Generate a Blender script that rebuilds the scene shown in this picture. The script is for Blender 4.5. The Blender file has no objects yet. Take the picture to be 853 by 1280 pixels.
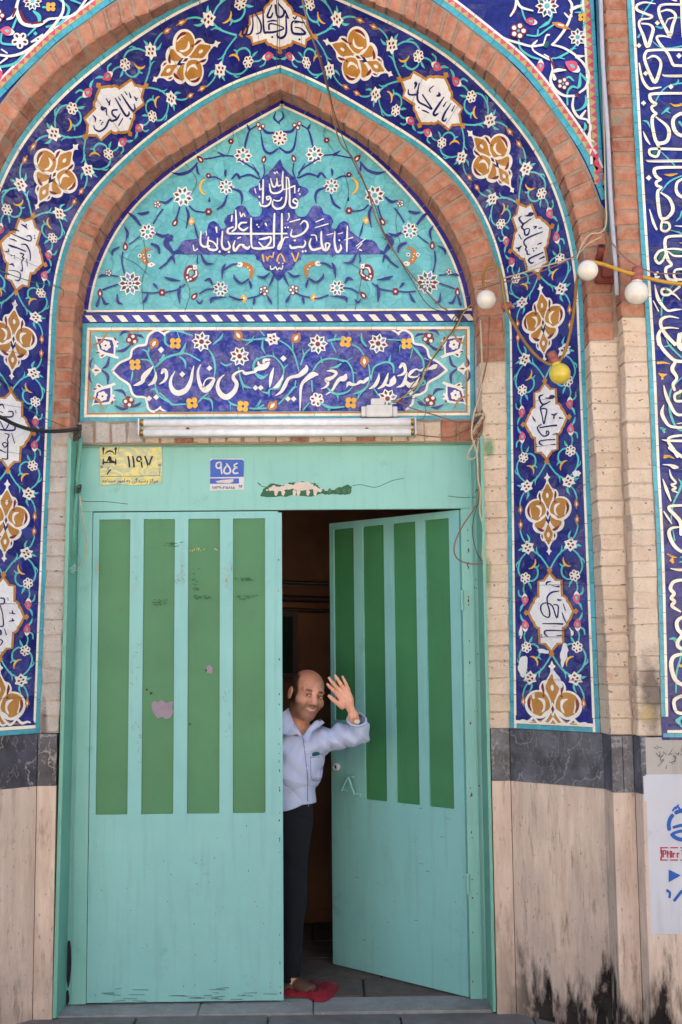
import bpy, bmesh, math, random
import numpy as np
from mathutils import Vector
from mathutils.geometry import tessellate_polygon
random.seed(7); rng = np.random.default_rng(7)
SC = bpy.context.scene
C = SC.collection

# ------------------------------------------------------------------ camera
FPX, YAW, PITCH, ROLL, CH = 1476.0, .0146, .1108, -.0094, 1.737
CAMP = np.array([0, -6.0, CH])
def _rot():
    a = -YAW; b = math.pi/2+PITCH; c = ROLL
    A = np.array([[math.cos(a), -math.sin(a), 0], [math.sin(a), math.cos(a), 0], [0, 0, 1]])
    B = np.array([[1, 0, 0], [0, math.cos(b), -math.sin(b)], [0, math.sin(b), math.cos(b)]])
    D = np.array([[math.cos(c), -math.sin(c), 0], [math.sin(c), math.cos(c), 0], [0, 0, 1]])
    return A@B@D
RM = _rot()
cam = bpy.data.cameras.new('camera'); cam_o = bpy.data.objects.new('camera', cam); C.objects.link(cam_o)
cam.sensor_fit = 'VERTICAL'; cam.sensor_height = 36; cam.lens = FPX/1280*36
cam.shift_x = 0
from mathutils import Matrix
M4 = Matrix([[*RM[0], 0], [*RM[1], -6.0], [*RM[2], CH], [0, 0, 0, 1]])
cam_o.matrix_world = M4
cam.clip_start = .05; cam.clip_end = 500
SC.camera = cam_o

# ------------------------------------------------------------------ light
SUN_EL, SUN_AZ = 50, 12
wd = bpy.data.worlds.new("World"); SC.world = wd; wd.use_nodes = True
nt = wd.node_tree; bg = nt.nodes['Background']
sky = nt.nodes.new('ShaderNodeTexSky'); sky.sky_type = 'NISHITA'; sky.sun_disc = False
sky.sun_elevation = math.radians(SUN_EL); sky.sun_rotation = math.radians(SUN_AZ)
sky.air_density = 1.0; sky.dust_density = 5.0; sky.ozone_density = 1.0
nt.links.new(sky.outputs[0], bg.inputs[0]); bg.inputs[1].default_value = .12
sl = bpy.data.lights.new('sun', 'SUN'); so = bpy.data.objects.new('sun', sl); C.objects.link(so)
sl.energy = 5.0; sl.angle = math.radians(.5); sl.color = (1, .92, .80)
d_ = Vector((math.sin(math.radians(SUN_AZ))*math.cos(math.radians(SUN_EL)), math.cos(math.radians(SUN_AZ))*math.cos(math.radians(SUN_EL)), math.sin(math.radians(SUN_EL))))
so.rotation_euler = d_.to_track_quat('Z', 'Y').to_euler()
SC.view_settings.view_transform = 'Standard'; SC.view_settings.look = 'None'
SC.view_settings.exposure = 1.98; SC.view_settings.gamma = 1

# ------------------------------------------------------------------ projection helpers
def onplane(pts, Y):
    """photo pixels -> points on the vertical plane y=Y"""
    p = np.atleast_2d(np.array(pts, float))[:, :2]
    d = np.stack([(p[:, 0]-426.5)/FPX, (640-p[:, 1])/FPX, -np.ones(len(p))], 1)@RM.T
    t = (Y-CAMP[1])/d[:, 1]
    return d*t[:, None]+CAMP
def W(px, py, Y): return onplane([(px, py)], Y)[0]
def project(P):
    q = (np.asarray(P)-CAMP)@RM
    return np.stack([426.5+FPX*q[..., 0]/-q[..., 2], 640-FPX*q[..., 1]/-q[..., 2]], -1)
def flat(Y):
    def f(p, lift):
        P = onplane(p, Y); P[:, 1] -= lift; return P
    return f

# ------------------------------------------------------------------ materials
YR_ = -.19
MT = {}
def lin(r, g, b):
    f = lambda c: ((c/255+.055)/1.055)**2.4 if c > 10 else c/255/12.92
    return (f(r), f(g), f(b), 1)
def newmat(name):
    m = bpy.data.materials.new(name); m.use_nodes = True; MT[name] = m
    n = m.node_tree.nodes; l = m.node_tree.links; b = n['Principled BSDF']
    return m, n, l, b
def mixc(n, l, fac, a, b, mode='MIX'):
    x = n.new('ShaderNodeMix'); x.data_type = 'RGBA'; x.blend_type = mode
    for s, v in ((0, fac), (6, a), (7, b)):
        if isinstance(v, (tuple, float, int)): x.inputs[s].default_value = v
        else: l.new(v, x.inputs[s])
    return x.outputs[2]
def mth(n, l, op, a, b=0., c=0.):
    x = n.new('ShaderNodeMath'); x.operation = op
    for s, v in ((0, a), (1, b), (2, c)):
        if isinstance(v, (float, int)): x.inputs[s].default_value = v
        else: l.new(v, x.inputs[s])
    return x.outputs[0]
def ramp(n, l, v, a, b):
    x = n.new('ShaderNodeMapRange'); l.new(v, x.inputs[0]); x.inputs[1].default_value = a; x.inputs[2].default_value = b
    return x.outputs[0]
def coord(n, l, scale=(1, 1, 1)):
    g = n.new('ShaderNodeNewGeometry')
    m = n.new('ShaderNodeVectorMath'); m.operation = 'MULTIPLY'; l.new(g.outputs['Position'], m.inputs[0]); m.inputs[1].default_value = scale
    return m.outputs[0]
def noise(n, l, vec, scale, detail=4, rough=.55):
    x = n.new('ShaderNodeTexNoise'); l.new(vec, x.inputs[0]); x.inputs['Scale'].default_value = scale
    x.inputs['Detail'].default_value = detail; x.inputs['Roughness'].default_value = rough
    return x.outputs[0]
def bump(n, l, b, h, st, dist):
    x = n.new('ShaderNodeBump'); l.new(h, x.inputs['Height']); x.inputs['Strength'].default_value = st; x.inputs['Distance'].default_value = dist
    l.new(x.outputs[0], b.inputs['Normal']); return x
def orand(n):
    return n.new('ShaderNodeObjectInfo').outputs['Random']

def glaze(name, col, col2=None, rough=.16, cell=0, tilt=.05, vary=.25, wear=.0):
    """glazed faience: colour drift from piece to piece, wavy gloss"""
    m, n, l, b = newmat(name)
    P = coord(n, l)
    f = noise(n, l, P, 9, 3)
    c = mixc(n, l, ramp(n, l, f, .35, .7), col, col2 or tuple(min(1, x*1.35) for x in col[:3])+(1,))
    c = mixc(n, l, mth(n, l, 'MULTIPLY', orand(n), vary), c, tuple(x*.62 for x in col[:3])+(1,))
    g = n.new('ShaderNodeNewGeometry')
    if cell:
        w = n.new('ShaderNodeTexNoise'); l.new(P, w.inputs[0]); w.inputs['Scale'].default_value = cell*.5
        wv = n.new('ShaderNodeVectorMath'); wv.operation = 'MULTIPLY_ADD'; l.new(w.outputs['Color'], wv.inputs[0]); wv.inputs[1].default_value = (.05,)*3; l.new(P, wv.inputs[2])
        v = n.new('ShaderNodeTexVoronoi'); l.new(wv.outputs[0], v.inputs[0]); v.inputs['Scale'].default_value = cell
        e = n.new('ShaderNodeTexVoronoi'); e.feature = 'DISTANCE_TO_EDGE'; l.new(wv.outputs[0], e.inputs[0]); e.inputs['Scale'].default_value = cell
        line = ramp(n, l, e.outputs['Distance'], .004, .02)
        sep = n.new('ShaderNodeSeparateColor'); l.new(v.outputs['Color'], sep.inputs[0])
        c = mixc(n, l, mth(n, l, 'MULTIPLY', sep.outputs[0], .12 if name == 'cart' else .4), c, tuple(x*.45 for x in col[:3])+(1,))
        c = mixc(n, l, mth(n, l, 'MULTIPLY', mth(n, l, 'SUBTRACT', 1., line), .35 if name == 'cart' else .6), c, tuple(x*.3+.02 for x in col[:3])+(1,))
        s = n.new('ShaderNodeVectorMath'); s.operation = 'SUBTRACT'; l.new(v.outputs['Color'], s.inputs[0]); s.inputs[1].default_value = (.5,)*3
        k = n.new('ShaderNodeVectorMath'); k.operation = 'MULTIPLY_ADD'; l.new(s.outputs[0], k.inputs[0]); k.inputs[1].default_value = (tilt,)*3; l.new(g.outputs['Normal'], k.inputs[2])
        nm = n.new('ShaderNodeVectorMath'); nm.operation = 'NORMALIZE'; l.new(k.outputs[0], nm.inputs[0])
        bp = bump(n, l, b, noise(n, l, P, 26, 3), .16 if name == 'turq' else .5 if name == 'blue2' else .34, .012); l.new(nm.outputs[0], bp.inputs['Normal'])
    else:
        bump(n, l, b, noise(n, l, P, 40, 3), .3, .006)
    if wear:
        wn = ramp(n, l, noise(n, l, P, 30, 6, .7), .62, .72)
        c = mixc(n, l, mth(n, l, 'MULTIPLY', wn, wear), c, lin(190, 178, 160))
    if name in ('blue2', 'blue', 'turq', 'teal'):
        mo = ramp(n, l, noise(n, l, P, 42, 4, .7), .45, .68)  # pale mottling: uneven glaze colour, with sky reflections painted in
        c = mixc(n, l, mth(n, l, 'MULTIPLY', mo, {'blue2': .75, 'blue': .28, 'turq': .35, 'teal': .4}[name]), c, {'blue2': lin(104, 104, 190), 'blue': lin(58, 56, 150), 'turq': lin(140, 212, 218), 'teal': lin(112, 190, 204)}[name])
    l.new(c, b.inputs['Base Color'])
    r = ramp(n, l, noise(n, l, P, 14, 4), .3, .8)
    l.new(mth(n, l, 'MULTIPLY_ADD', r, .18, rough), b.inputs['Roughness'])
    return m
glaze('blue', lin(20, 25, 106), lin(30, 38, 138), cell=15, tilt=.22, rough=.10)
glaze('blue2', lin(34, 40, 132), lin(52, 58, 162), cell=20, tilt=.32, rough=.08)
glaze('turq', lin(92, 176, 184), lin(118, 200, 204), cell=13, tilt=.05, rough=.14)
glaze('vine', lin(84, 180, 178), vary=.3)
glaze('teal', lin(58, 152, 170), lin(74, 172, 190), vary=.5, wear=.35)
glaze('white', lin(226, 220, 210), lin(240, 236, 228), rough=.22, vary=.12)
glaze('cream', lin(228, 216, 196), rough=.22, vary=.12)
glaze('cart', lin(228, 226, 228), lin(238, 236, 236), cell=24, tilt=.03, rough=.25)
glaze('gold', lin(176, 118, 40), lin(196, 140, 66), vary=.35)
glaze('yellow', lin(226, 168, 44), vary=.3)
glaze('ochre', lin(176, 112, 38), vary=.3)
glaze('maroon', lin(112, 26, 44), vary=.3)
glaze('pink', lin(206, 70, 104), lin(220, 100, 124), vary=.35)
glaze('green', lin(24, 92, 74), vary=.3)
glaze('navy', lin(24, 18, 84), lin(36, 28, 110), vary=.2)
glaze('indigo', lin(40, 34, 124), lin(64, 58, 156), vary=.5)
glaze('khaki', lin(178, 160, 96), vary=.3, rough=.3)
glaze('lilac', lin(120, 108, 176), vary=.3)

def spot(n, l, c, P, x, y, Y, rx, rz, k=1.):
    """a stain with a place of its own, centred on a photo pixel"""
    w = W(x, y, Y); s = n.new('ShaderNodeVectorMath'); s.operation = 'SUBTRACT'; l.new(P, s.inputs[0]); s.inputs[1].default_value = tuple(w)
    q = n.new('ShaderNodeVectorMath'); q.operation = 'MULTIPLY'; l.new(s.outputs[0], q.inputs[0]); q.inputs[1].default_value = (1/rx, .5/rx, 1/rz)
    L = n.new('ShaderNodeVectorMath'); L.operation = 'LENGTH'; l.new(q.outputs[0], L.inputs[0])
    d = mth(n, l, 'ADD', L.outputs['Value'], mth(n, l, 'MULTIPLY', mth(n, l, 'SUBTRACT', noise(n, l, P, 14, 5, .65), .5), 1.6))
    return mth(n, l, 'MULTIPLY', mth(n, l, 'SUBTRACT', 1., ramp(n, l, d, .35, 1.)), k)
def brickmat(name, base, alt, pale, vary=.75):
    m, n, l, b = newmat(name); P = coord(n, l)
    oi = n.new('ShaderNodeObjectInfo')
    c = mixc(n, l, oi.outputs['Random'], base, alt)
    f1 = ramp(n, l, noise(n, l, P, 22, 5, .6), .35, .7)
    c = mixc(n, l, mth(n, l, 'MULTIPLY', f1, .55), c, pale)
    f2 = ramp(n, l, noise(n, l, P, 95, 3, .6), .55, .75)
    c = mixc(n, l, mth(n, l, 'MULTIPLY', f2, .35), c, tuple(x*.5 for x in base[:3])+(1,))
    f3 = ramp(n, l, noise(n, l, P, 6, 3), .5, .75)
    c = mixc(n, l, mth(n, l, 'MULTIPLY', f3, .4), c, tuple(x*.72 for x in alt[:3])+(1,))
    if 'paint' in name or 'grey' in name:
        pit = ramp(n, l, noise(n, l, coord(n, l, (1, 1, 1.6)), 46, 3, .5), .66, .69)
        c = mixc(n, l, mth(n, l, 'MULTIPLY', pit, .75), c, lin(84, 62, 52))
        bare = ramp(n, l, noise(n, l, P, 9, 5, .6), .66, .72); c = mixc(n, l, mth(n, l, 'MULTIPLY', bare, .6), c, lin(208, 150, 124))
        for a_ in ((612, 562, YR_, .035, .07, .8), (611, 720, YR_, .022, .12, .6), (84, 790, YR_, .02, .06, .6)): c = mixc(n, l, spot(n, l, c, P, *a_), c, lin(86, 150, 100))
        c = mixc(n, l, spot(n, l, c, P, 814, 868, -.76, .075, .22, .8), c, lin(92, 80, 74)); c = mixc(n, l, spot(n, l, c, P, 808, 892, -.76, .05, .06, .7), c, lin(206, 178, 120))
        c = mixc(n, l, spot(n, l, c, P, 55, 900, YR_, .02, .12, .7), c, lin(92, 72, 62))
    l.new(c, b.inputs['Base Color']); b.inputs['Roughness'].default_value = .9
    bump(n, l, b, noise(n, l, P, 48, 6, .72), .95, .016)
    return m
brickmat('brick', lin(194, 124, 92), lin(160, 94, 70), lin(218, 178, 154))
brickmat('brick_paint', lin(234, 210, 184), lin(222, 192, 164), lin(238, 220, 200))
brickmat('brick_grey', lin(206, 196, 186), lin(192, 178, 166), lin(220, 212, 204))
brickmat('mortar', lin(170, 146, 126), lin(156, 132, 112), lin(184, 166, 148))
brickmat('mortar_paint', lin(206, 184, 166), lin(196, 174, 158), lin(214, 198, 184))

def paint(name, col, col2, rough=.42, grime=(.09, .07, .05, 1), gk=.35, chips=0.):
    m, n, l, b = newmat(name); P = coord(n, l)
    f = ramp(n, l, noise(n, l, P, 2.2, 4), .3, .7)
    c = mixc(n, l, f, col, col2)
    st = noise(n, l, coord(n, l, (9, 9, .8)), 3, 5)
    c = mixc(n, l, mth(n, l, 'MULTIPLY', ramp(n, l, st, .52, .8), gk*.5), c, grime)
    sm = noise(n, l, P, 7, 7, .72)
    c = mixc(n, l, mth(n, l, 'MULTIPLY', ramp(n, l, sm, .6, .78), gk), c, grime)
    if chips:
        ch = ramp(n, l, noise(n, l, P, 34, 5, .65), .69, .715)
        c = mixc(n, l, mth(n, l, 'MULTIPLY', ch, chips), c, lin(120, 82, 66))
    l.new(c, b.inputs['Base Color'])
    l.new(mth(n, l, 'MULTIPLY_ADD', sm, .25, rough-.1), b.inputs['Roughness'])
    bb = bump(n, l, b, noise(n, l, P, 18, 5, .6), .12, .01); b2 = n.new('ShaderNodeBump'); l.new(noise(n, l, P, 2.6, 2), b2.inputs['Height']); b2.inputs['Strength'].default_value = .5; b2.inputs['Distance'].default_value = .03; l.new(b2.outputs[0], bb.inputs['Normal'])
    return m
paint('door_paint', lin(140, 198, 193), lin(130, 189, 186), gk=.34, chips=.5)
paint('door_green', lin(68, 134, 88), lin(60, 120, 78), gk=.35)
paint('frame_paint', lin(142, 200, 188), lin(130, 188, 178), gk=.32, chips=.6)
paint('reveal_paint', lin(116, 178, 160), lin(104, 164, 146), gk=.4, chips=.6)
paint('pipe_paint', lin(110, 172, 152), lin(96, 158, 138), gk=.4, chips=.6)

def plain(name, col, rough=.6, metal=0., nz=0., spec=None, sub=None):
    m, n, l, b = newmat(name)
    P = coord(n, l)
    c = mixc(n, l, ramp(n, l, noise(n, l, P, 25, 5), .3, .75), col, tuple(x*.8 for x in col[:3])+(1,))
    l.new(c, b.inputs['Base Color'])
    b.inputs['Roughness'].default_value = rough; b.inputs['Metallic'].default_value = metal
    if nz: bump(n, l, b, noise(n, l, P, 60, 5), nz, .006)
    if sub: b.inputs['Subsurface Weight'].default_value = sub; b.inputs['Subsurface Radius'].default_value = (.02, .01, .006)
    return m

def travertine():
    m, n, l, b = newmat('travertine')
    P = coord(n, l); S = coord(n, l, (11, 11, 1.5))
    f = ramp(n, l, noise(n, l, S, 1.8, 7, .72), .36, .64)
    c = mixc(n, l, f, lin(230, 206, 186), lin(200, 172, 152))
    f = ramp(n, l, noise(n, l, coord(n, l, (40, 40, 1.6)), 1.6, 5), .5, .75)
    c = mixc(n, l, mth(n, l, 'MULTIPLY', f, .6), c, lin(226, 204, 188))
    f = ramp(n, l, noise(n, l, coord(n, l, (13, 13, 2)), 2.0, 7, .74), .54, .68)
    c = mixc(n, l, mth(n, l, 'MULTIPLY', f, .75), c, lin(112, 88, 74))
    g = ramp(n, l, noise(n, l, coord(n, l, (3, 3, 1.4)), 1.7, 4), .42, .68)
    c = mixc(n, l, mth(n, l, 'MULTIPLY', g, .5), c, lin(166, 150, 140))
    cl_ = ramp(n, l, noise(n, l, coord(n, l, (1, 1, .7)), 5, 6, .65), .4, .66); c = mixc(n, l, mth(n, l, 'MULTIPLY', cl_, .45), c, lin(206, 186, 172))
    pit = ramp(n, l, noise(n, l, coord(n, l, (40, 40, 14)), 2.2, 3), .66, .7)
    c = mixc(n, l, mth(n, l, 'MULTIPLY', pit, .5), c, lin(96, 66, 50))
    # soot burnt on by small fires at the foot of the right-hand wall
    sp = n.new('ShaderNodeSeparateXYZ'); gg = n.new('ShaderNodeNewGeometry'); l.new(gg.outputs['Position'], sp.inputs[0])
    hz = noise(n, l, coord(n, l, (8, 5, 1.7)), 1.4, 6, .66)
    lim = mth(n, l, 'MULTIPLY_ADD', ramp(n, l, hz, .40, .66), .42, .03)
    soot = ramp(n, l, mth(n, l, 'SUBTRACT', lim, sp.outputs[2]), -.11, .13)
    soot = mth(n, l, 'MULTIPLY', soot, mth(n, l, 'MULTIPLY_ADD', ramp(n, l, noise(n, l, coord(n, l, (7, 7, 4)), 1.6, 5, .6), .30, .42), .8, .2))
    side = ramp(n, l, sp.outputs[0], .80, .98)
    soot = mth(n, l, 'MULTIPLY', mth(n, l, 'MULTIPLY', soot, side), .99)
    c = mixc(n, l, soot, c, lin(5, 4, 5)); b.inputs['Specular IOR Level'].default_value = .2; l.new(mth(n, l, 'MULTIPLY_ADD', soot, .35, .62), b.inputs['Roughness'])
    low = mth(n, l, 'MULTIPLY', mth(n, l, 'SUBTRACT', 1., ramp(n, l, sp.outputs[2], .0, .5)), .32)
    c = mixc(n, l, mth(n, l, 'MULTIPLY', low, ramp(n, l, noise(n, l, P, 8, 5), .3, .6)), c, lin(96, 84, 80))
    l.new(c, b.inputs['Base Color'])
    bump(n, l, b, noise(n, l, S, 6, 6, .7), .35, .006)
travertine()
def marble(name, dark, mid, vein):
    m, n, l, b = newmat(name); P = coord(n, l)
    c = mixc(n, l, ramp(n, l, noise(n, l, P, 7, 6, .65), .35, .7), dark, mid)
    w = n.new('ShaderNodeTexNoise'); l.new(P, w.inputs[0]); w.inputs['Scale'].default_value = 5; w.inputs['Detail'].default_value = 5
    v = mth(n, l, 'ABSOLUTE', mth(n, l, 'SUBTRACT', w.outputs[0], .5))
    c = mixc(n, l, mth(n, l, 'MULTIPLY', mth(n, l, 'SUBTRACT', 1., ramp(n, l, v, .0, .012)), .7), c, vein)
    w2 = noise(n, l, coord(n, l, (1, 1, .5)), 17, 4)
    v = mth(n, l, 'ABSOLUTE', mth(n, l, 'SUBTRACT', w2, .47))
    c = mixc(n, l, mth(n, l, 'MULTIPLY', mth(n, l, 'SUBTRACT', 1., ramp(n, l, v, .0, .014)), .4), c, vein)
    l.new(c, b.inputs['Base Color']); b.inputs['Roughness'].default_value = .38
    bump(n, l, b, noise(n, l, P, 30, 5), .15, .005)
marble('marble_black', lin(38, 36, 46), lin(78, 76, 90), lin(170, 164, 160))
marble('marble_grey', lin(54, 53, 60), lin(108, 107, 116), lin(150, 148, 152))
paint('white_wall', lin(208, 208, 214), lin(196, 194, 200), rough=.8, grime=lin(120, 112, 108), gk=.35)
paint('room_wall', lin(146, 100, 74), lin(116, 78, 58), rough=.9, gk=.5)
paint('room_ceiling', lin(190, 130, 98), lin(170, 112, 84), rough=.9, gk=.4)

def ground_mat(name, a, bcol, s=6.):
    m, n, l, b = newmat(name); P = coord(n, l)
    c = mixc(n, l, ramp(n, l, noise(n, l, P, s, 6, .65), .3, .7), a, bcol)
    c = mixc(n, l, mth(n, l, 'MULTIPLY', ramp(n, l, noise(n, l, P, 90, 3), .6, .72), .5), c, tuple(x*1.7 for x in bcol[:3])+(1,))
    c = mixc(n, l, mth(n, l, 'MULTIPLY', ramp(n, l, noise(n, l, P, 2.1, 5, .7), .5, .7), .5), c, tuple(x*.5 for x in a[:3])+(1,))
    l.new(c, b.inputs['Base Color']); b.inputs['Roughness'].default_value = .85
    bump(n, l, b, noise(n, l, P, 120, 5), .5, .006)
ground_mat('pavement_stone', lin(104, 98, 94), lin(128, 120, 114))
ground_mat('threshold_stone', lin(142, 136, 130), lin(166, 160, 154), 9)
ground_mat('room_floor', lin(84, 70, 64), lin(112, 94, 84), 9)
ground_mat('asphalt', lin(62, 61, 64), lin(76, 75, 77))
ground_mat('street_paving', lin(176, 170, 160), lin(190, 184, 174))
plain('facade_render', lin(206, 196, 180), .9)
plain('core', lin(120, 100, 84), .95, nz=.3)
plain('seam', lin(70, 60, 52), .95)
plain('ink', lin(24, 18, 40), .6)
plain('black_rubber', lin(28, 26, 28), .45)
plain('cable_beige', lin(196, 176, 148), .5)
plain('cable_brown', lin(138, 96, 76), .5)
plain('cable_yellow', lin(196, 146, 40), .45)
plain('cable_ochre', lin(150, 108, 40), .5)
plain('cable_green', lin(60, 110, 76), .5)
plain('cable_dark', lin(66, 60, 50), .4)
plain('conduit', lin(176, 176, 190), .4)
plain('teal_pipe', lin(36, 104, 118), .5)
plain('socket', lin(158, 88, 76), .55, nz=.3)
plain('rust', lin(128, 58, 46), .8, nz=.5)
plain('bulb_white', lin(230, 222, 208), .12, sub=.3)
plain('bulb_yellow', lin(220, 196, 70), .12, sub=.2)
plain('tube_white', lin(250, 250, 252), .5)
plain('fixture', lin(222, 221, 222), .4)
plain('plastic_white', lin(214, 210, 206), .45)
plain('brass', lin(168, 130, 60), .35, .8)
plain('steel', lin(150, 150, 150), .35, .9)
plain('plate_blue', lin(28, 88, 186), .35)
plain('plate_white', lin(216, 212, 214), .4)
def brassy():
    m, n, l, b = newmat('plate_yellow'); P = coord(n, l, (1, 1, 2.2)); w = n.new('ShaderNodeTexNoise'); l.new(P, w.inputs[0]); w.inputs['Scale'].default_value = 9; w.inputs['Distortion'].default_value = 3.; w.inputs['Detail'].default_value = 2
    l.new(mixc(n, l, ramp(n, l, w.outputs[0], .4, .6), lin(214, 200, 120), lin(172, 176, 150)), b.inputs['Base Color']); b.inputs['Roughness'].default_value = .35; b.inputs['Metallic'].default_value = .2; bump(n, l, b, w.outputs[0], .4, .01)
brassy()
plain('plate_yellow_old', lin(206, 192, 132), .28, .35, nz=.5)
paint('limewash', lin(190, 182, 172), lin(170, 162, 154), rough=.85, gk=.6)
plain('stencil_blue', lin(44, 96, 176), .8)
plain('stencil_red', lin(186, 60, 80), .8)
plain('primer', lin(222, 204, 190), .8, nz=.4)
plain('flake_green', lin(34, 96, 60), .6, nz=.4)
plain('grey_smudge', lin(156, 138, 152), .7)
plain('cloth_red', lin(150, 22, 38), .8, nz=1.)
plain('trouser', lin(9, 13, 24), .95, nz=.2)
plain('sandal', lin(90, 62, 48), .6)
plain('room_window', lin(8, 34, 20), .85)
plain('room_wood', lin(64, 34, 24), .6)
plain('pen', lin(20, 96, 110), .4)
plain('button', lin(220, 224, 236), .3)
plain('eye_white', lin(216, 210, 204), .2)
plain('eye_dark', lin(30, 20, 16), .2)
plain('teeth', lin(226, 214, 198), .3)

def attrmat(name, rough, sub=0., nzs=300, nz=.1, mul=None):
    m, n, l, b = newmat(name); a = n.new('ShaderNodeAttribute'); a.attribute_name = 'Col'
    P = coord(n, l)
    c = mixc(n, l, mth(n, l, 'MULTIPLY', ramp(n, l, noise(n, l, P, 90, 4), .35, .7), .25 if sub else .1), a.outputs['Color'], lin(130, 78, 62) if sub else lin(166, 172, 204))
    l.new(c, b.inputs['Base Color']); b.inputs['Roughness'].default_value = rough
    if sub: b.inputs['Subsurface Weight'].default_value = sub; b.inputs['Subsurface Radius'].default_value = (.012, .005, .003)
    bump(n, l, b, noise(n, l, P, nzs, 3), nz, .002)
attrmat('skin', .46, .12)
attrmat('shirt', .85, 0., 700, .35)
_n = MT['shirt'].node_tree.nodes; _l = MT['shirt'].node_tree.links
_P = coord(_n, _l, (1.2, 1, .8)); _b = _n.new('ShaderNodeBump'); _w = noise(_n, _l, _P, 7, 1.5, .5); _l.new(mth(_n, _l, 'POWER', mth(_n, _l, 'ABSOLUTE', mth(_n, _l, 'SUBTRACT', _w, .5)), .6), _b.inputs['Height']); _b.inputs['Strength'].default_value = .55; _b.inputs['Distance'].default_value = .03
_l.new(_b.outputs[0], _n['Bump'].inputs['Normal'])

# ------------------------------------------------------------------ objects
def uniq(n): return n
def link_mesh(name, verts, faces, mats, fmat=None, parent=None, smooth=False):
    me = bpy.data.meshes.new(name); me.from_pydata([tuple(v) for v in verts], [], faces)
    for m in mats: me.materials.append(MT[m])
    if fmat is not None: me.polygons.foreach_set('material_index', fmat)
    if smooth: me.polygons.foreach_set('use_smooth', [True]*len(faces))
    me.update(); o = bpy.data.objects.new(name, me); C.objects.link(o)
    if parent is not None: o.parent = parent
    return o
def tag(o, label=None, cat=None, group=None, kind=None):
    for k, v in (('label', label), ('category', cat), ('group', group), ('kind', kind)):
        if v: o[k] = v
    return o
def thing(name, label, cat, group=None):
    o = bpy.data.objects.new(name, None); C.objects.link(o); o.empty_display_size = .1
    return tag(o, label, cat, group)
class MB:
    """collects shapes for one mesh"""
    def __init__(s): s.v = []; s.f = []; s.m = []
    def add(s, v, f, m=0):
        k = len(s.v); s.v += [tuple(x) for x in v]; s.f += [tuple(i+k for i in q) for q in f]; s.m += [m]*len(f); return s
    def box(s, a, b, m=0, c=0.0):
        a = np.array(a, float); b = np.array(b, float); lo = np.minimum(a, b); hi = np.maximum(a, b)
        if c <= 0:
            v = [(x, y, z) for x in (lo[0], hi[0]) for y in (lo[1], hi[1]) for z in (lo[2], hi[2])]
            return s.add(v, [(0, 1, 3, 2), (4, 6, 7, 5), (0, 4, 5, 1), (2, 3, 7, 6), (0, 2, 6, 4), (1, 5, 7, 3)], m)
        bm = bmesh.new(); bmesh.ops.create_cube(bm, size=1)
        for v in bm.verts: v.co = Vector(((lo[0]+hi[0])/2+v.co.x*(hi[0]-lo[0]), (lo[1]+hi[1])/2+v.co.y*(hi[1]-lo[1]), (lo[2]+hi[2])/2+v.co.z*(hi[2]-lo[2])))
        bmesh.ops.bevel(bm, geom=bm.edges[:], offset=c, segments=2, affect='EDGES')
        s.add([v.co for v in bm.verts], [[v.index for v in f.verts] for f in bm.faces], m); bm.free(); return s
    def tube(s, pts, r, m=0, seg=8, smooth=True):
        P = [Vector(p) for p in pts]; R = r if hasattr(r, '__len__') else [r]*len(P)
        rings = []; up = Vector((.13, .2, 1))
        prev = None
        for i, p in enumerate(P):
            t = (P[min(i+1, len(P)-1)]-P[max(i-1, 0)]).normalized()
            if prev is None:
                a = t.cross(up).normalized()
                if a.length < .1: a = t.cross(Vector((1, 0, 0))).normalized()
            else:
                a = (prev-t*prev.dot(t)).normalized()
            prev = a; b = t.cross(a)
            rings.append([p+(a*math.cos(2*math.pi*k/seg)+b*math.sin(2*math.pi*k/seg))*R[i] for k in range(seg)])
        v = [q for r_ in rings for q in r_]; f = []
        for i in range(len(P)-1):
            for k in range(seg):
                f.append((i*seg+k, i*seg+(k+1) % seg, (i+1)*seg+(k+1) % seg, (i+1)*seg+k))
        f.append(tuple(range(seg))[::-1]); f.append(tuple((len(P)-1)*seg+k for k in range(seg)))
        return s.add(v, f, m)
    def lathe(s, base, axis, prof, m=0, seg=20):
        base = Vector(base); ax = Vector(axis).normalized(); a = ax.cross(Vector((.3, .9, .2))).normalized(); b = ax.cross(a)
        v = []
        for (h, r) in prof:
            v += [base+ax*h+(a*math.cos(2*math.pi*k/seg)+b*math.sin(2*math.pi*k/seg))*max(r, 1e-5) for k in range(seg)]
        f = []
        for i in range(len(prof)-1):
            for k in range(seg): f.append((i*seg+k, i*seg+(k+1) % seg, (i+1)*seg+(k+1) % seg, (i+1)*seg+k))
        return s.add(v, f, m)
    def build(s, name, mats, parent=None, smooth=False):
        if isinstance(mats, str): mats = [mats]
        return link_mesh(name, s.v, s.f, mats, s.m, parent, smooth)
def catmull(P, sub=8, closed=False):
    P = np.array(P, float); n = len(P)
    if n < 3 and not closed:
        t = np.linspace(0, 1, sub+1)[:, None]; return P[0]*(1-t)+P[-1]*t
    out = []; rngi = range(n if closed else n-1)
    for i in rngi:
        if closed: a, b, c, d = P[(i-1) % n], P[i], P[(i+1) % n], P[(i+2) % n]
        else: a, b, c, d = (P[i-1] if i > 0 else 2*P[0]-P[1]), P[i], P[i+1], (P[i+2] if i+2 < n else 2*P[-1]-P[-2])
        for k in range(sub):
            t = k/sub; out.append(.5*((2*b)+(c-a)*t+(2*a-5*b+4*c-d)*t*t+(3*b-a-3*c+d)*t**3))
    if not closed: out.append(P[-1])
    return np.array(out)

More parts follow.
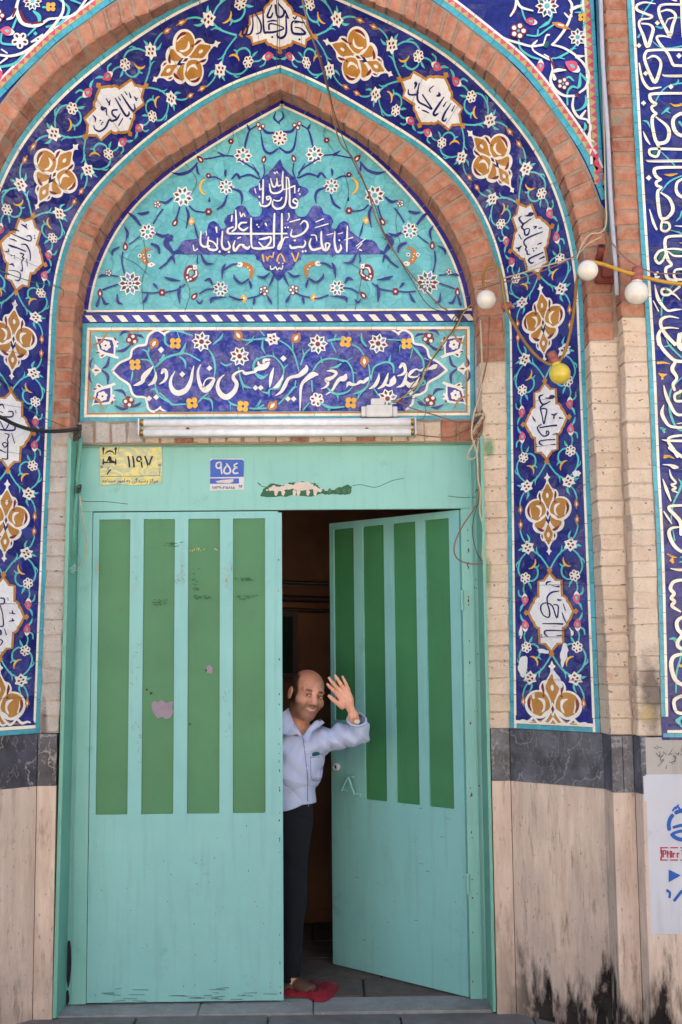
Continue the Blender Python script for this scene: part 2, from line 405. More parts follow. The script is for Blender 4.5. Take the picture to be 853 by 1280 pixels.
class Art:
    """2-D inlay drawing, laid on a surface through a mapper (points, lift)->xyz"""
    def __init__(s, mapper, lift=.002, mats=None):
        s.map = mapper; s.l = lift; s.pts = []; s.lf = []; s.f = []; s.m = []; s.mats = []; s.k = 0
        s.T = None; s.curved = getattr(mapper, 'curved', 0)
    def place(s, cx=0, cy=0, rot=0, sc=1, fx=1, fy=1, shear=0):
        c, n = math.cos(rot), math.sin(rot)
        def T(p):
            x = p[:, 0]*fx*sc; y = p[:, 1]*fy*sc
            X = x*c-y*n; Yy = x*n+y*c
            return np.stack([cx+X, cy+Yy+shear*X], 1)
        s.T = T; return s
    def _put(s, pts, faces, mat, dl=0):
        pts = np.array(pts, float)[:, :2]
        if s.curved and len(faces[0]) != 4:
            P = [tuple(p) for p in pts]; ix = {}; out = []
            def midp(a, b):
                k = (min(a, b), max(a, b))
                if k not in ix: ix[k] = len(P); P.append(((P[a][0]+P[b][0])/2, (P[a][1]+P[b][1])/2))
                return ix[k]
            st = []
            for f in faces: st += [(f[0], f[i], f[i+1]) for i in range(1, len(f)-1)]
            while st:
                t = st.pop(); e = [math.dist(P[t[i]], P[t[(i+1) % 3]]) for i in range(3)]; i = e.index(max(e))
                if e[i] < 6.5: out.append(t); continue
                a_, b_, c_ = t[i], t[(i+1) % 3], t[(i+2) % 3]; m = midp(a_, b_); st += [(a_, m, c_), (m, b_, c_)]
            pts = np.array(P); faces = out
        if s.T is not None: pts = s.T(pts)
        if mat not in s.mats: s.mats.append(mat)
        mi = s.mats.index(mat); k = sum(len(q) for q in s.pts)
        s.k += 1
        s.pts.append(pts); s.lf.append(np.full(len(pts), s.l+dl+s.k*.00010))
        s.f += [tuple(i+k for i in q) for q in faces]; s.m += [mi]*len(faces)
        return s
    def fill(s, pts, mat, smooth=0, dl=0):
        P = catmull(pts, smooth, True) if smooth else np.array(pts, float)
        tr = tessellate_polygon([[Vector((p[0], p[1], 0)) for p in P]])
        return s._put(P, [tuple(t) for t in tr], mat, dl)
    def grid(s, x0, y0, x1, y1, nx, ny, mat):
        X, Y = np.meshgrid(np.linspace(x0, x1, nx+1), np.linspace(y0, y1, ny+1))
        f = [(j*(nx+1)+i, j*(nx+1)+i+1, (j+1)*(nx+1)+i+1, (j+1)*(nx+1)+i) for j in range(ny) for i in range(nx)]
        return s._put(np.stack([X.ravel(), Y.ravel()], 1), f, mat)
    def stroke(s, path, mat, w=1., sub=6, dl=0, smooth=True, cap=True):
        """path of (x,y[,w]); ribbon with round-ish ends"""
        P = np.array([(q[0], q[1], q[2] if len(q) > 2 else w) for q in path], float)
        if smooth and len(P) > 2: P = catmull(P, sub)
        elif len(P) == 2: P = catmull(P, max(2, sub//2))
        d = np.gradient(P[:, :2], axis=0); L = np.hypot(d[:, 0], d[:, 1])+1e-9; nrm = np.stack([-d[:, 1]/L, d[:, 0]/L], 1)
        hw = np.maximum(P[:, 2], 1e-4)[:, None]/2*getattr(s, 'wk', 1)
        a = P[:, :2]+nrm*hw; b = P[:, :2]-nrm*hw; n = len(P)
        if cap:
            t0 = -d[0]/L[0]; t1 = d[-1]/L[-1]
            a0 = P[0, :2]+(nrm[0]*.6+t0*.7)*hw[0]; b0 = P[0, :2]+(-nrm[0]*.6+t0*.7)*hw[0]
            a1 = P[-1, :2]+(nrm[-1]*.6+t1*.7)*hw[-1]; b1 = P[-1, :2]+(-nrm[-1]*.6+t1*.7)*hw[-1]
            a = np.vstack([a0, a, a1]); b = np.vstack([b0, b, b1]); n += 2
        return s._put(np.vstack([a, b]), [(i, i+1, n+i+1, n+i) for i in range(n-1)], mat, dl)
    def circle(s, x, y, r, mat, n=14, ry=None, rot=0):
        t = np.arange(n)/n*2*math.pi; ry = ry or r
        X = r*np.cos(t); Y = ry*np.sin(t)
        return s._put(np.stack([x+X*math.cos(rot)-Y*math.sin(rot), y+X*math.sin(rot)+Y*math.cos(rot)], 1), [tuple(range(n))], mat)
    def diamond(s, x, y, r, mat, k=1.):
        return s._put([(x-r, y), (x, y-r*k), (x+r, y), (x, y+r*k)], [(0, 1, 2, 3)], mat)
    def drop(s, x, y, L, wd, ang, mat):
        """pointed leaf of length L from (x,y) in direction ang"""
        c, n = math.cos(ang), math.sin(ang)
        q = [(0, 0), (.25, .5), (.55, .42), (1, 0), (.55, -.42), (.25, -.5)]
        return s.fill([(x+a*L*c-b*wd*n, y+a*L*n+b*wd*c) for a, b in q], mat)
    def build(s, name, parent=None, label=None):
        P = s.map(np.vstack(s.pts), np.concatenate(s.lf))
        v0 = np.vstack([P[list(q)[:3]] for q in s.f[:1]])
        o = link_mesh(name, P, s.f, s.mats, s.m, parent)
        if label: o['label'] = label
        return o
def letters(o, txt, sx, ox, oy, mat, art):
    """strokes traced as 'x,y,w x,y,w;...' in a local frame of scale sx and origin (ox,oy)"""
    for st in txt.split(';'):
        st = st.strip()
        if not st: continue
        P = [tuple(float(a) for a in q.split(',')) for q in st.split()]
        P = [(ox+q[0]/sx, oy+q[1]/sx, (q[2] if len(q) > 2 else 10)/sx) for q in P]
        if len(P) == 1: art.diamond(P[0][0], P[0][1], P[0][2]/2, mat)
        else: art.stroke(P, mat, sub=5)
# ------------------------------------------------------------------ planes of the portal
YR, YO, YF, YP, YT = -.19, -.54, -.68, -.76, -.03   # inner ring, splay front, outer ring, pilaster, tympanum
def half(px, Y, apex, bottom_x, zs=3.3, zb=1.32, nA=140, nS=60, sm=9):
    """px: photo trace from the crown down to the springing; returns (nA+nS,2) x,z"""
    P = onplane(px, Y)[:, [0, 2]]
    P = np.vstack([[apex], P[np.argsort(-P[:, 1])] if True else P])
    P = P[P[:, 1] >= zs-.02] if (P[:, 1] < zs-.02).any() else P
    P = np.vstack([P, [[np.interp(zs, [zb, zs], [bottom_x, P[-1, 0]]) if P[-1, 1] > zs+.05 else P[-1, 0], zs]]]) if P[-1, 1] > zs+.02 else P
    D = catmull(P, 10)
    L = np.r_[0, np.cumsum(np.hypot(*np.diff(D, axis=0).T))]
    q = np.linspace(0, L[-1], nA); A = np.stack([np.interp(q, L, D[:, 0]), np.interp(q, L, D[:, 1])], 1)
    for _ in range(3):
        B = A.copy()
        for i in range(1, nA-1):
            k = min(sm, i, nA-1-i); B[i] = A[i-k:i+k+1].mean(0)
        A = B
    zz = np.linspace(A[-1, 1], zb, nS+1)[1:]
    S_ = np.stack([A[-1, 0]+(bottom_x-A[-1, 0])*np.linspace(0, 1, nS+1)[1:], zz], 1)
    return np.vstack([A, S_])
APX = -.206
rp = {
 'RO': [(397, 109), (446, 138), (500, 171), (524, 183), (574, 229), (601, 270), (619, 318), (629, 362), (633, 412), (634, 453)],
 'RI': [(397, 132), (423, 150), (473, 181), (522, 222), (557, 272), (576, 302), (591, 345), (599, 390), (601, 450)],
 'TY': [(393, 143), (452, 176), (510, 231), (545, 272), (569, 313), (585, 354), (592, 392), (593, 450)],
 'BO': [(446, 0), (524, 36), (574, 68), (600, 92), (640, 137), (668, 167), (687, 199), (702, 234), (713, 270), (723, 309), (728, 353), (732, 412), (734, 460)],
 'OI': [(474, 4), (512, 20), (543, 39), (572, 60), (606, 84), (640, 111), (659, 132), (677, 160), (696, 191), (709, 222), (718, 250), (726, 290), (733, 340), (738, 400), (740, 460)],
 'OO': [(544, 0), (600, 42), (640, 75), (659, 94), (677, 116), (696, 142), (715, 169), (730, 193), (741, 216), (749, 236), (757, 262), (768, 320), (777, 390), (782, 460)]}
lp = {
 'RO': [(305, 104), (270, 121), (235, 144), (207, 163), (185, 180), (161, 202), (138, 223), (120, 243), (101, 267), (85, 306), (74.5, 346), (69.7, 386), (66.5, 426), (65, 453)],
 'RI': [(327, 120), (305, 133), (284, 146), (266, 158), (243, 173), (220, 189), (191, 206), (173, 221), (158, 237), (146, 250), (135, 264), (123, 284), (115, 299), (101, 344), (94, 373), (92, 400), (90, 426), (89, 460)],
 'TY': [(311, 147), (281, 164), (250, 184), (220, 203), (207, 212), (176, 240), (150, 267), (132, 298), (111, 346), (105, 376), (103, 402), (101, 460)],
 'BO': [(225, 0), (200, 18), (164, 42), (131, 63), (103, 84), (77, 110), (47, 136), (30, 159), (16, 180)],
 'OI': [(200, 5), (162, 21), (131, 40), (101, 61), (73, 82), (47, 108), (26, 131), (7, 157)],
 'OO': [(141, 0), (110, 22), (75, 47), (47, 73), (21, 98), (0, 120)]}
# the left side beyond the frame mirrors the right
for k, Y in (('BO', YO), ('OI', YF), ('OO', YF)):
    R = onplane(rp[k], Y); zmin = onplane(lp[k], Y)[:, 2].min()
    ex = R[R[:, 2] < zmin-.06]; ex[:, 0] = -.425-ex[:, 0]
    lp[k] = lp[k]+[tuple(q) for q in project(ex)]
YY = dict(RO=YR, RI=YR, TY=YT, BO=YO, OI=YF, OO=YF)
AP = dict(RO=4.668, RI=4.580, TY=4.597, BO=5.03, OI=4.955, OO=5.21)
BX = dict(RO=(-1.384, .897), RI=(-1.289, .791), TY=(-1.284, .786), BO=(-1.70, 1.256), OI=(-1.71, 1.268), OO=(-1.79, 1.366))
CV = {k: (half(lp[k], YY[k], (APX, AP[k]), BX[k][0]), half(rp[k], YY[k], (APX, AP[k]), BX[k][1])) for k in rp}
NC = len(CV['RO'][0])

# ------------------------------------------------------------------ splayed band surface
def v3(A, Y): return np.stack([A[:, 0], np.full(len(A), Y), A[:, 1]], 1)
Sin = np.vstack([v3(CV['RO'][0], YR)[::-1], v3(CV['RO'][1], YR)[1:]])
Sout = np.vstack([v3(CV['BO'][0], YO)[::-1], v3(CV['BO'][1], YO)[1:]])
mid = (Sin+Sout)/2
sl_ = np.r_[0, np.cumsum(np.linalg.norm(np.diff(mid, axis=0), axis=1))]; sl_ -= sl_[NC-1]
def Sband(s, t):
    s = np.asarray(s, float); t = np.asarray(t, float)[:, None]
    a = np.stack([np.interp(s, sl_, Sin[:, k]) for k in range(3)], 1); b = np.stack([np.interp(s, sl_, Sout[:, k]) for k in range(3)], 1)
    return a*(1-t)+b*t
def band_st(st, lift):
    s, t = st[:, 0], st[:, 1]
    P = Sband(s, t); du = Sband(s+.012, t)-Sband(s-.012, t); dv = Sband(s, t+.02)-Sband(s, t-.02)
    n = np.cross(du, dv); n /= np.linalg.norm(n, axis=1)[:, None]; n[n[:, 1] > 0] *= -1
    return P+n*np.asarray(lift)[:, None]
_gs, _gt = np.meshgrid(np.linspace(sl_[0], sl_[-1], 900), np.linspace(0, 1, 21), indexing='ij')
_gp = project(Sband(_gs.ravel(), _gt.ravel()))
def px2st(p):
    p = np.atleast_2d(np.array(p, float)); out = []
    for q in p:
        i = np.argmin(((_gp-q)**2).sum(1)); out.append((_gs.ravel()[i], _gt.ravel()[i]))
    st = np.array(out)
    for _ in range(5):
        f = project(Sband(st[:, 0], st[:, 1])); e = 1e-3
        fs = (project(Sband(st[:, 0]+e, st[:, 1]))-f)/e; ft = (project(Sband(st[:, 0], st[:, 1]+e))-f)/e
        det = fs[:, 0]*ft[:, 1]-fs[:, 1]*ft[:, 0]; r = p-f
        st[:, 0] += np.clip((r[:, 0]*ft[:, 1]-r[:, 1]*ft[:, 0])/det, -.05, .05)
        st[:, 1] += np.clip((fs[:, 0]*r[:, 1]-fs[:, 1]*r[:, 0])/det, -.1, .1)
    return st
def band_px(p, lift): return band_st(px2st(p), lift)

# ------------------------------------------------------------------ bricks
def brick_mesh(front, yf, yb, ch=.0055, back=None):
    """front: 4 (x,z) corners; a block from yf (front) to yb with worn chamfered front arrises"""
    F4 = np.array(front, float); c = F4.mean(0); F4 = F4+rng.normal(0, .0028, F4.shape)
    B4 = np.array(back, float) if back is not None else F4.copy()
    d = c-F4; d /= np.linalg.norm(d, axis=1)[:, None]; I4 = F4+d*ch*1.4
    dy = rng.normal(0, .0014, 4)
    V = [(p[0], yf+dy[i], p[1]) for i, p in enumerate(I4)]+[(p[0], yf+ch+dy[i], p[1]) for i, p in enumerate(F4)]+[(p[0], yb, p[1]) for p in B4]
    f = [(0, 1, 2, 3)]
    for i in range(4):
        j = (i+1) % 4; f += [(i, i+4, j+4, j), (i+4, i+8, j+8, j+4)]
    return V, f
def ring(parent, A, B, A2, yf, yb, pitch, paint_z, paint_mat='brick_paint', zlo=0, skip=None, cut=None):
    """A inner curve, B outer curve (x,z samples, same parameter); A2 the inner curve at the back plane"""
    M_ = (A+B)/2; L = np.r_[0, np.cumsum(np.hypot(*np.diff(M_, axis=0).T))]
    n = int(L[-1]/pitch); e = np.linspace(0, L[-1], n+1)+np.r_[0, rng.normal(0, .003, n-1), 0]
    g = .0062
    at = lambda X, q: np.array([np.interp(q, L, X[:, 0]), np.interp(q, L, X[:, 1])])
    for i in range(n):
        a, b = e[i]+g, e[i+1]-g
        zz = at(M_, (a+b)/2)
        if zz[1] < zlo or (skip and skip(zz)): continue
        pnt = zz[1] < paint_z(zz); ch_ = .0035 if pnt else .006
        if pnt: a -= .0035; b += .0035
        q = [at(A, a), at(A, b), at(B, b), at(B, a)]
        q[2] = q[2]+(q[1]-q[2])*.02; q[3] = q[3]+(q[0]-q[3])*.02
        if not pnt: u_ = (q[2]-q[1])/np.linalg.norm(q[2]-q[1])*.008; q[2] = q[2]-u_; q[3] = q[3]-u_
        bk = [at(A2, a), at(A2, b), q[2], q[3]]
        V, f = brick_mesh(q, yf-abs(rng.normal(0, .002)), yb, ch_, back=bk)
        link_mesh('brick', V, f, [paint_mat if zz[1] < paint_z(zz) else 'brick'], None, parent)
def mortar_ring(parent, A, B, A2, yf, yb, paint_z, pm='mortar_paint', rec=.0035):
    V = []; f = []; m = []
    d = B-A; d /= np.linalg.norm(d, axis=1)[:, None]
    Ai = A+d*rec; A2i = A2+d*rec
    n = len(A)
    for i in range(n): V += [(Ai[i, 0], yf+rec, Ai[i, 1]), (B[i, 0], yf+rec, B[i, 1]), (A2i[i, 0], yb, A2i[i, 1])]
    for i in range(n-1):
        k = 3*i; f += [(k, k+1, k+4, k+3), (k, k+3, k+5, k+2)]
        mm = 1 if A[i, 1] < paint_z(A[i]) else 0; m += [mm, mm]
    link_mesh('mortar', V, f, ['mortar', pm], m, parent)

def wob(z0, a=.03): return lambda q: z0+a*math.sin(q[0]*60+z0*9)
t = thing('brick_arch', 'inner pointed brick arch framing the turquoise tympanum, its jambs painted cream', 'arch')
inner_arch = t
for sd, pz, pm in ((0, wob(2.80), 'brick_grey'), (1, wob(3.16, .0), 'brick_paint')):
    ring(t, CV['RI'][sd], CV['RO'][sd], CV['TY'][sd], YR, YT+.03, .0775, pz, pm, 1.30)
    mortar_ring(t, CV['RI'][sd], CV['RO'][sd], CV['TY'][sd], YR, YT+.03, pz)
t = thing('brick_arch', 'outer brick arch ringing the blue band, continuing down as a painted pier beside the pilaster', 'arch')
outer_arch = t
for sd in (0, 1):
    pz = wob(3.12, .02) if sd else wob(-5)
    sk = (lambda q: q[1] < 3.9) if sd == 0 else None
    ring(t, CV['OI'][sd], CV['OO'][sd], CV['BO'][sd]+(CV['OI'][sd]-CV['BO'][sd])*.15, YF, YO+.0, .0745, pz, 'brick_paint', 1.34, sk)
    mortar_ring(t, CV['OI'][sd], CV['OO'][sd], CV['BO'][sd], YF, YO, pz)

# right-hand pilaster
_xl = onplane([(798, 925), (791, 700), (786, 600), (780.5, 440), (768, 240), (756, 0), (754, -40)], YP)
XL = lambda z: float(np.interp(z, _xl[:, 2], _xl[:, 0]))
XP0 = 1.372
_xe = onplane([(827.6, 925), (822, 700), (816, 580), (810, 440), (797.5, 240), (784.2, 0), (783.5, -40)], YP)
XT = lambda z: float(np.interp(z, _xe[:, 2], _xe[:, 0]))+.004
t = thing('brick_pilaster', 'straight brick pilaster left of the tall calligraphy panel, its lower half painted cream', 'pilaster')
z = 1.325; k = 0
while z < 5.5:
    h = .0700+rng.normal(0, .0015); x1 = XT(z)-.004; x0 = XL(z)+.002+rng.normal(0, .0015)
    g_ = .0018 if z < 3.18 else .0055; V, f = brick_mesh([(x0, z+g_), (x1, z+g_), (x1, z+h-g_), (x0, z+h-g_)], YP+.002+abs(rng.normal(0, .0015)), YF+.005, .0035 if z < 3.18 else .006)
    link_mesh('brick', V, f, ['brick_paint' if z < 3.18 else 'brick'], None, t); z += h
mb = MB()
for z0_, z1_ in [(1.32+.187*i, 1.32+.187*(i+1)) for i in range(10)]+[(3.19+.231*i, 3.19+.231*(i+1)) for i in range(10)]:
    mb.add([(XL(z0_)+.006, YP+.0075, z0_), (XT(z0_)+.01, YP+.0075, z0_), (XT(z1_)+.01, YP+.0075, z1_), (XL(z1_)+.006, YP+.0075, z1_), (XL(z0_)+.006, YF+.02, z0_), (XL(z1_)+.006, YF+.02, z1_)], [(0, 1, 2, 3), (0, 3, 5, 4)], 1 if z0_ < 3.1 else 0)
mb.build('mortar', ['mortar', 'mortar_paint'], t)

mb = MB(); mb.box((1.29, YF+.006, 1.32), (1.40, YF+.03, 3.15), 1); mb.box((1.25, YF+.006, 3.151), (1.40, YF+.03, 5.3), 0); mb.build('mortar_fillet', ['mortar', 'mortar_paint'], t)
# ------------------------------------------------------------------ setting
def struct(mb, name, mats, **k): return tag(mb.build(name, mats), kind='structure')
X0, X1, ZD = -1.179, .6945, 2.418       # clear opening of the gate
mb = MB()
mb.box((-14, .03, -.05), (X0-.10, .55, 8)); mb.box((X1+.10, .03, -.05), (14, .55, 8)); mb.box((X0-.099, .03, ZD+.30), (X1+.099, .55, 8))
mb.box((-3.2, YF+.01, 5.35), (3.4, .029, 8)); mb.box((-3.2, -.5, -.05), (-2.1, .029, 5.349)); mb.box((1.6, -.66, -.05), (3.4, .029, 5.349))
struct(mb, 'wall_core', 'core')
# passage behind the gate
mb = MB(); mb.box((-2.6, 1.66, -.02), (2.4, 1.8, 2.72)); mb.box((-2.7, .551, -.02), (-2.6, 1.8, 2.72)); mb.box((2.3, .551, -.02), (2.4, 1.659, 2.72))
struct(mb, 'room_wall', 'room_wall')
mb = MB(); mb.box((-2.7, .551, 2.73), (2.4, 1.8, 2.82)); struct(mb, 'room_ceiling', 'room_ceiling')
# passage floor of stone flags
fl = MB(); fl.box((-2.7, .07, -.09), (2.4, 1.66, -.012)); fo = struct(fl, 'room_floor', 'seam')
y = .075; r_ = 0
while y < 1.63:
    d = [.33, .40, .38, .46][r_ % 4]; x = -1.5+[0, .22, .1, .3][r_ % 4]
    while x < 1.4:
        w = .46+.12*rng.random(); mb = MB(); mb.box((x+.006, y+.005, -.03), (x+w-.006, min(y+d, 1.655)-.005, 0+rng.normal(0, .0012)), 0, .004)
        mb.build('flagstone', 'room_floor', fo); x += w
    y += d; r_ += 1
# threshold slabs, pavement, street
def gz(x): return .006+.008*(x+1.29)
th = MB(); th.box((-1.285, -.10, -.2), (.79, .066, -.02)); to = struct(th, 'threshold', 'seam')
for a, b in ((-1.284, -.62), (-.617, -.07), (-.067, .788)):
    mb = MB(); mb.box((a, -.17, -.19), (b, .068, -.004+.003*(a > -.1)), 0, .005); mb.build('threshold_slab', 'threshold_stone', to)
pv = MB(); pv.box((-4, -2.4, -.3), (4, -.18, -.03)); po = struct(pv, 'pavement', 'seam')
y = -.174; r_ = 0
while y > -2.35:
    d = .42; x = -4+.3*(r_ % 2)
    while x < 4:
        w = .62; mb = MB(); z_ = rng.normal(-.008, .0015)
        mb.box((x+.004, y-d+.004, -.028), (min(x+w, 4)-.004, y-.004, z_), 0, .004); mb.build('paving_stone', 'pavement_stone', po); x += w
    y -= d; r_ += 1
mb = MB(); mb.box((-4, -2.56, -.3), (4, -2.4, .0), 0, .01); struct(mb, 'kerb', 'threshold_stone')
mb = MB(); N_ = 60; mb.add([(-N_, -N_, -.14), (N_, -N_, -.14), (N_, .02, -.14), (-N_, .02, -.14)], [(0, 1, 2, 3)]); struct(mb, 'street', 'street_paving')

mb = MB(); mb.box((-16, -19, -.14), (14, -18.4, 7.6))
for i in range(9):
    for z_ in (.9, 4.1):
        mb.box((-15+i*3.2, -18.4, z_), (-13.2+i*3.2, -18.33, z_+2.1), 1)
struct(mb, 'opposite_building', ['facade_render', 'room_window'])
# ------------------------------------------------------------------ stone dado
def slabs(path, z0, z1, thick, mat, parent, name, cuts=(), ztop=None, out=.0):
    """vertical slabs following a plan path [(x,y)...]; front face on the path"""
    for i in range(len(path)-1):
        a, b = np.array(path[i]), np.array(path[i+1]); d = b-a; L = np.hypot(*d); d /= L; n = np.array([d[1], -d[0]])
        if n[1] > 0 and abs(n[1]) > .2: n = -n
        cs = [0]+[c for j, c in cuts if j == i]+[L]
        for p, q in zip(cs[:-1], cs[1:]):
            g = .0007; A = a+d*(p+g); B = a+d*(q-g); A2 = A-n*thick; B2 = B-n*thick; ch = .0016
            Ai = A+d*ch; Bi = B-d*ch; Af = A-n*ch; Bf = B-n*ch
            V = [(*Ai, z0), (*Bi, z0), (*Bi, z1-ch), (*Ai, z1-ch), (*Af, z0), (*Bf, z0), (*Bf, z1), (*Af, z1), (*A2, z0), (*B2, z0), (*B2, z1), (*A2, z1)]
            f = [(0, 1, 2, 3), (0, 3, 7, 4), (1, 5, 6, 2), (3, 2, 6, 7), (4, 7, 11, 8), (5, 9, 10, 6), (7, 6, 10, 11)]
            link_mesh(name, V, f, [mat], None, parent)
ZM0, ZM1 = 1.070, 1.318
PR = [(.80, YR-.012), (.892, YR-.012), (1.262, YO-.016), (1.268, YF-.012), (1.366, YF-.012), (1.380, YP-.004)]
PL = [(-2.2, -.96), (-1.388, YR-.012), (-1.295, YR-.012)]
t = thing('stone_dado', 'beige travertine and grey marble wall cladding right of the gate, burnt black at its foot', 'wall cladding')
slabs(PR, -.14, ZM0, .03, 'travertine', t, 'travertine_slab')
slabs(PR, ZM0+.001, ZM1, .032, 'marble_grey', t, 'marble_slab', cuts=[(4-1, .0001)] if 0 else [(3, .05)])
mb = MB()
mb.add([(.80, YR-.012, ZM1-.002), (.892, YR-.012, ZM1-.002), (1.262, YO-.016, ZM1-.002), (1.268, YF-.012, ZM1-.002), (1.366, YF-.012, ZM1-.002), (1.38, YP, ZM1-.002), (1.38, 0, ZM1-.002), (.80, 0, ZM1-.002)], [(0, 1, 2, 3, 4, 5, 6, 7)]); mb.build('ledge', 'mortar_paint', t)
t = thing('stone_dado', 'beige travertine and black veined marble wall cladding left of the gate', 'wall cladding')
slabs(PL, -.14, ZM0, .03, 'travertine', t, 'travertine_slab')
slabs(PL, ZM0+.001, ZM1, .032, 'marble_black', t, 'marble_slab')
mb = MB(); mb.add([(-1.295, YR-.012, ZM1-.002), (-1.388, YR-.012, ZM1-.002), (-2.2, -.96, ZM1-.002), (-2.2, .0, ZM1-.002), (-1.295, 0, ZM1-.002)], [(0, 1, 2, 3, 4)]); mb.build('ledge', 'mortar_paint', t)
# whitewashed stretch with stencils
t = thing('whitewashed_wall', 'whitewashed lower wall at the right edge under the calligraphy panel, with blue and red stencils', 'wall')
mb = MB(); zs = float(W(830, 1168, YP)[2])
zq = float(W(830, 968, YP)[2]); mb.box((1.383, YP, zs), (2.6, YP+.1, zq), 0); mb.box((1.383, YP+.001, zq+.0005), (2.6, YP+.1, ZM1-.004), 2); mb.box((1.383, YP-.001, -.14), (2.6, YP+.1, zs-.0005), 1)
mb.build('plaster', ['white_wall', 'travertine', 'limewash'], t)
# ------------------------------------------------------------------ inlay motifs (units: photo pixels)
def m_square(a):
    a.fill([(0, -9), (3, -5.2), (8.4, -5.6), (6.6, -1), (9, 3), (4.4, 4.6), (1, 9), (-3, 5.6), (-8, 6), (-6.6, 1), (-9, -2.6), (-4.4, -4.8)], 'white')
    for x, y, c in ((-2.9, 0, 'maroon'), (2.9, .2, 'maroon'), (0, -3.6, 'maroon'), (.2, 3.8, 'maroon')): a.fill([(x-2.2, y), (x, y-1.7), (x+2.2, y), (x, y+1.7)], c)
def m_round(a, n=6, r=4.3, pr=2.9, white='white', dot='maroon', centre=None, dr=1.35):
    a.circle(0, 0, r*.8, white, 12)
    for k in range(n):
        t = 2*math.pi*(k+.25)/n; a.circle(r*math.cos(t), r*math.sin(t), pr, white, 12)
    for k in range(n):
        t = 2*math.pi*(k+.25)/n; a.circle(r*1.02*math.cos(t), r*1.02*math.sin(t), dr*1.25, dot, 8, dr*.8, t)
    if centre: a.circle(0, 0, dr*1.1, centre, 8)
def m_bud(a):
    a.fill([(-1, -7.5), (2.2, -7), (4.4, -2), (1, -1.4), (-3.4, -2.4)], 'white', 3)
    a.fill([(-4.6, -1.6), (0, -4.6), (4.8, -2), (4, 3), (1.2, 7.6), (-1, 6), (-4, 2.6)], 'pink', 2)
    a.fill([(-1.3, -1), (.4, -2.4), (1.8, 0), (.4, 3), (-1, 1.6)], 'vine')
def m_almond(a):
    a.fill([(0, -7.4), (1.6, -3), (3.2, -2.4), (2.4, 1.6), (0, 7.6), (-2.4, 2.2), (-3.2, -2), (-1.6, -3.2)], 'ochre')
    a.fill([(0, -3.4), (1.1, -.6), (0, 2.8), (-1.1, -.6)], 'white')
def m_crescent(a):
    t = np.linspace(-1.15, 1.15, 9)
    o = [(8.2*math.sin(q), 8.2*math.cos(q)-5) for q in t]; i = [(8.6*math.sin(q*.86), 7.2*math.cos(q*.86)-6.6) for q in t[::-1]]
    a.stroke([(1, 3.6, 3), (-1, 6.4, 2.2), (-4.6, 6.6, 1.2)], 'vine')
    a.fill(o+i, 'yellow')
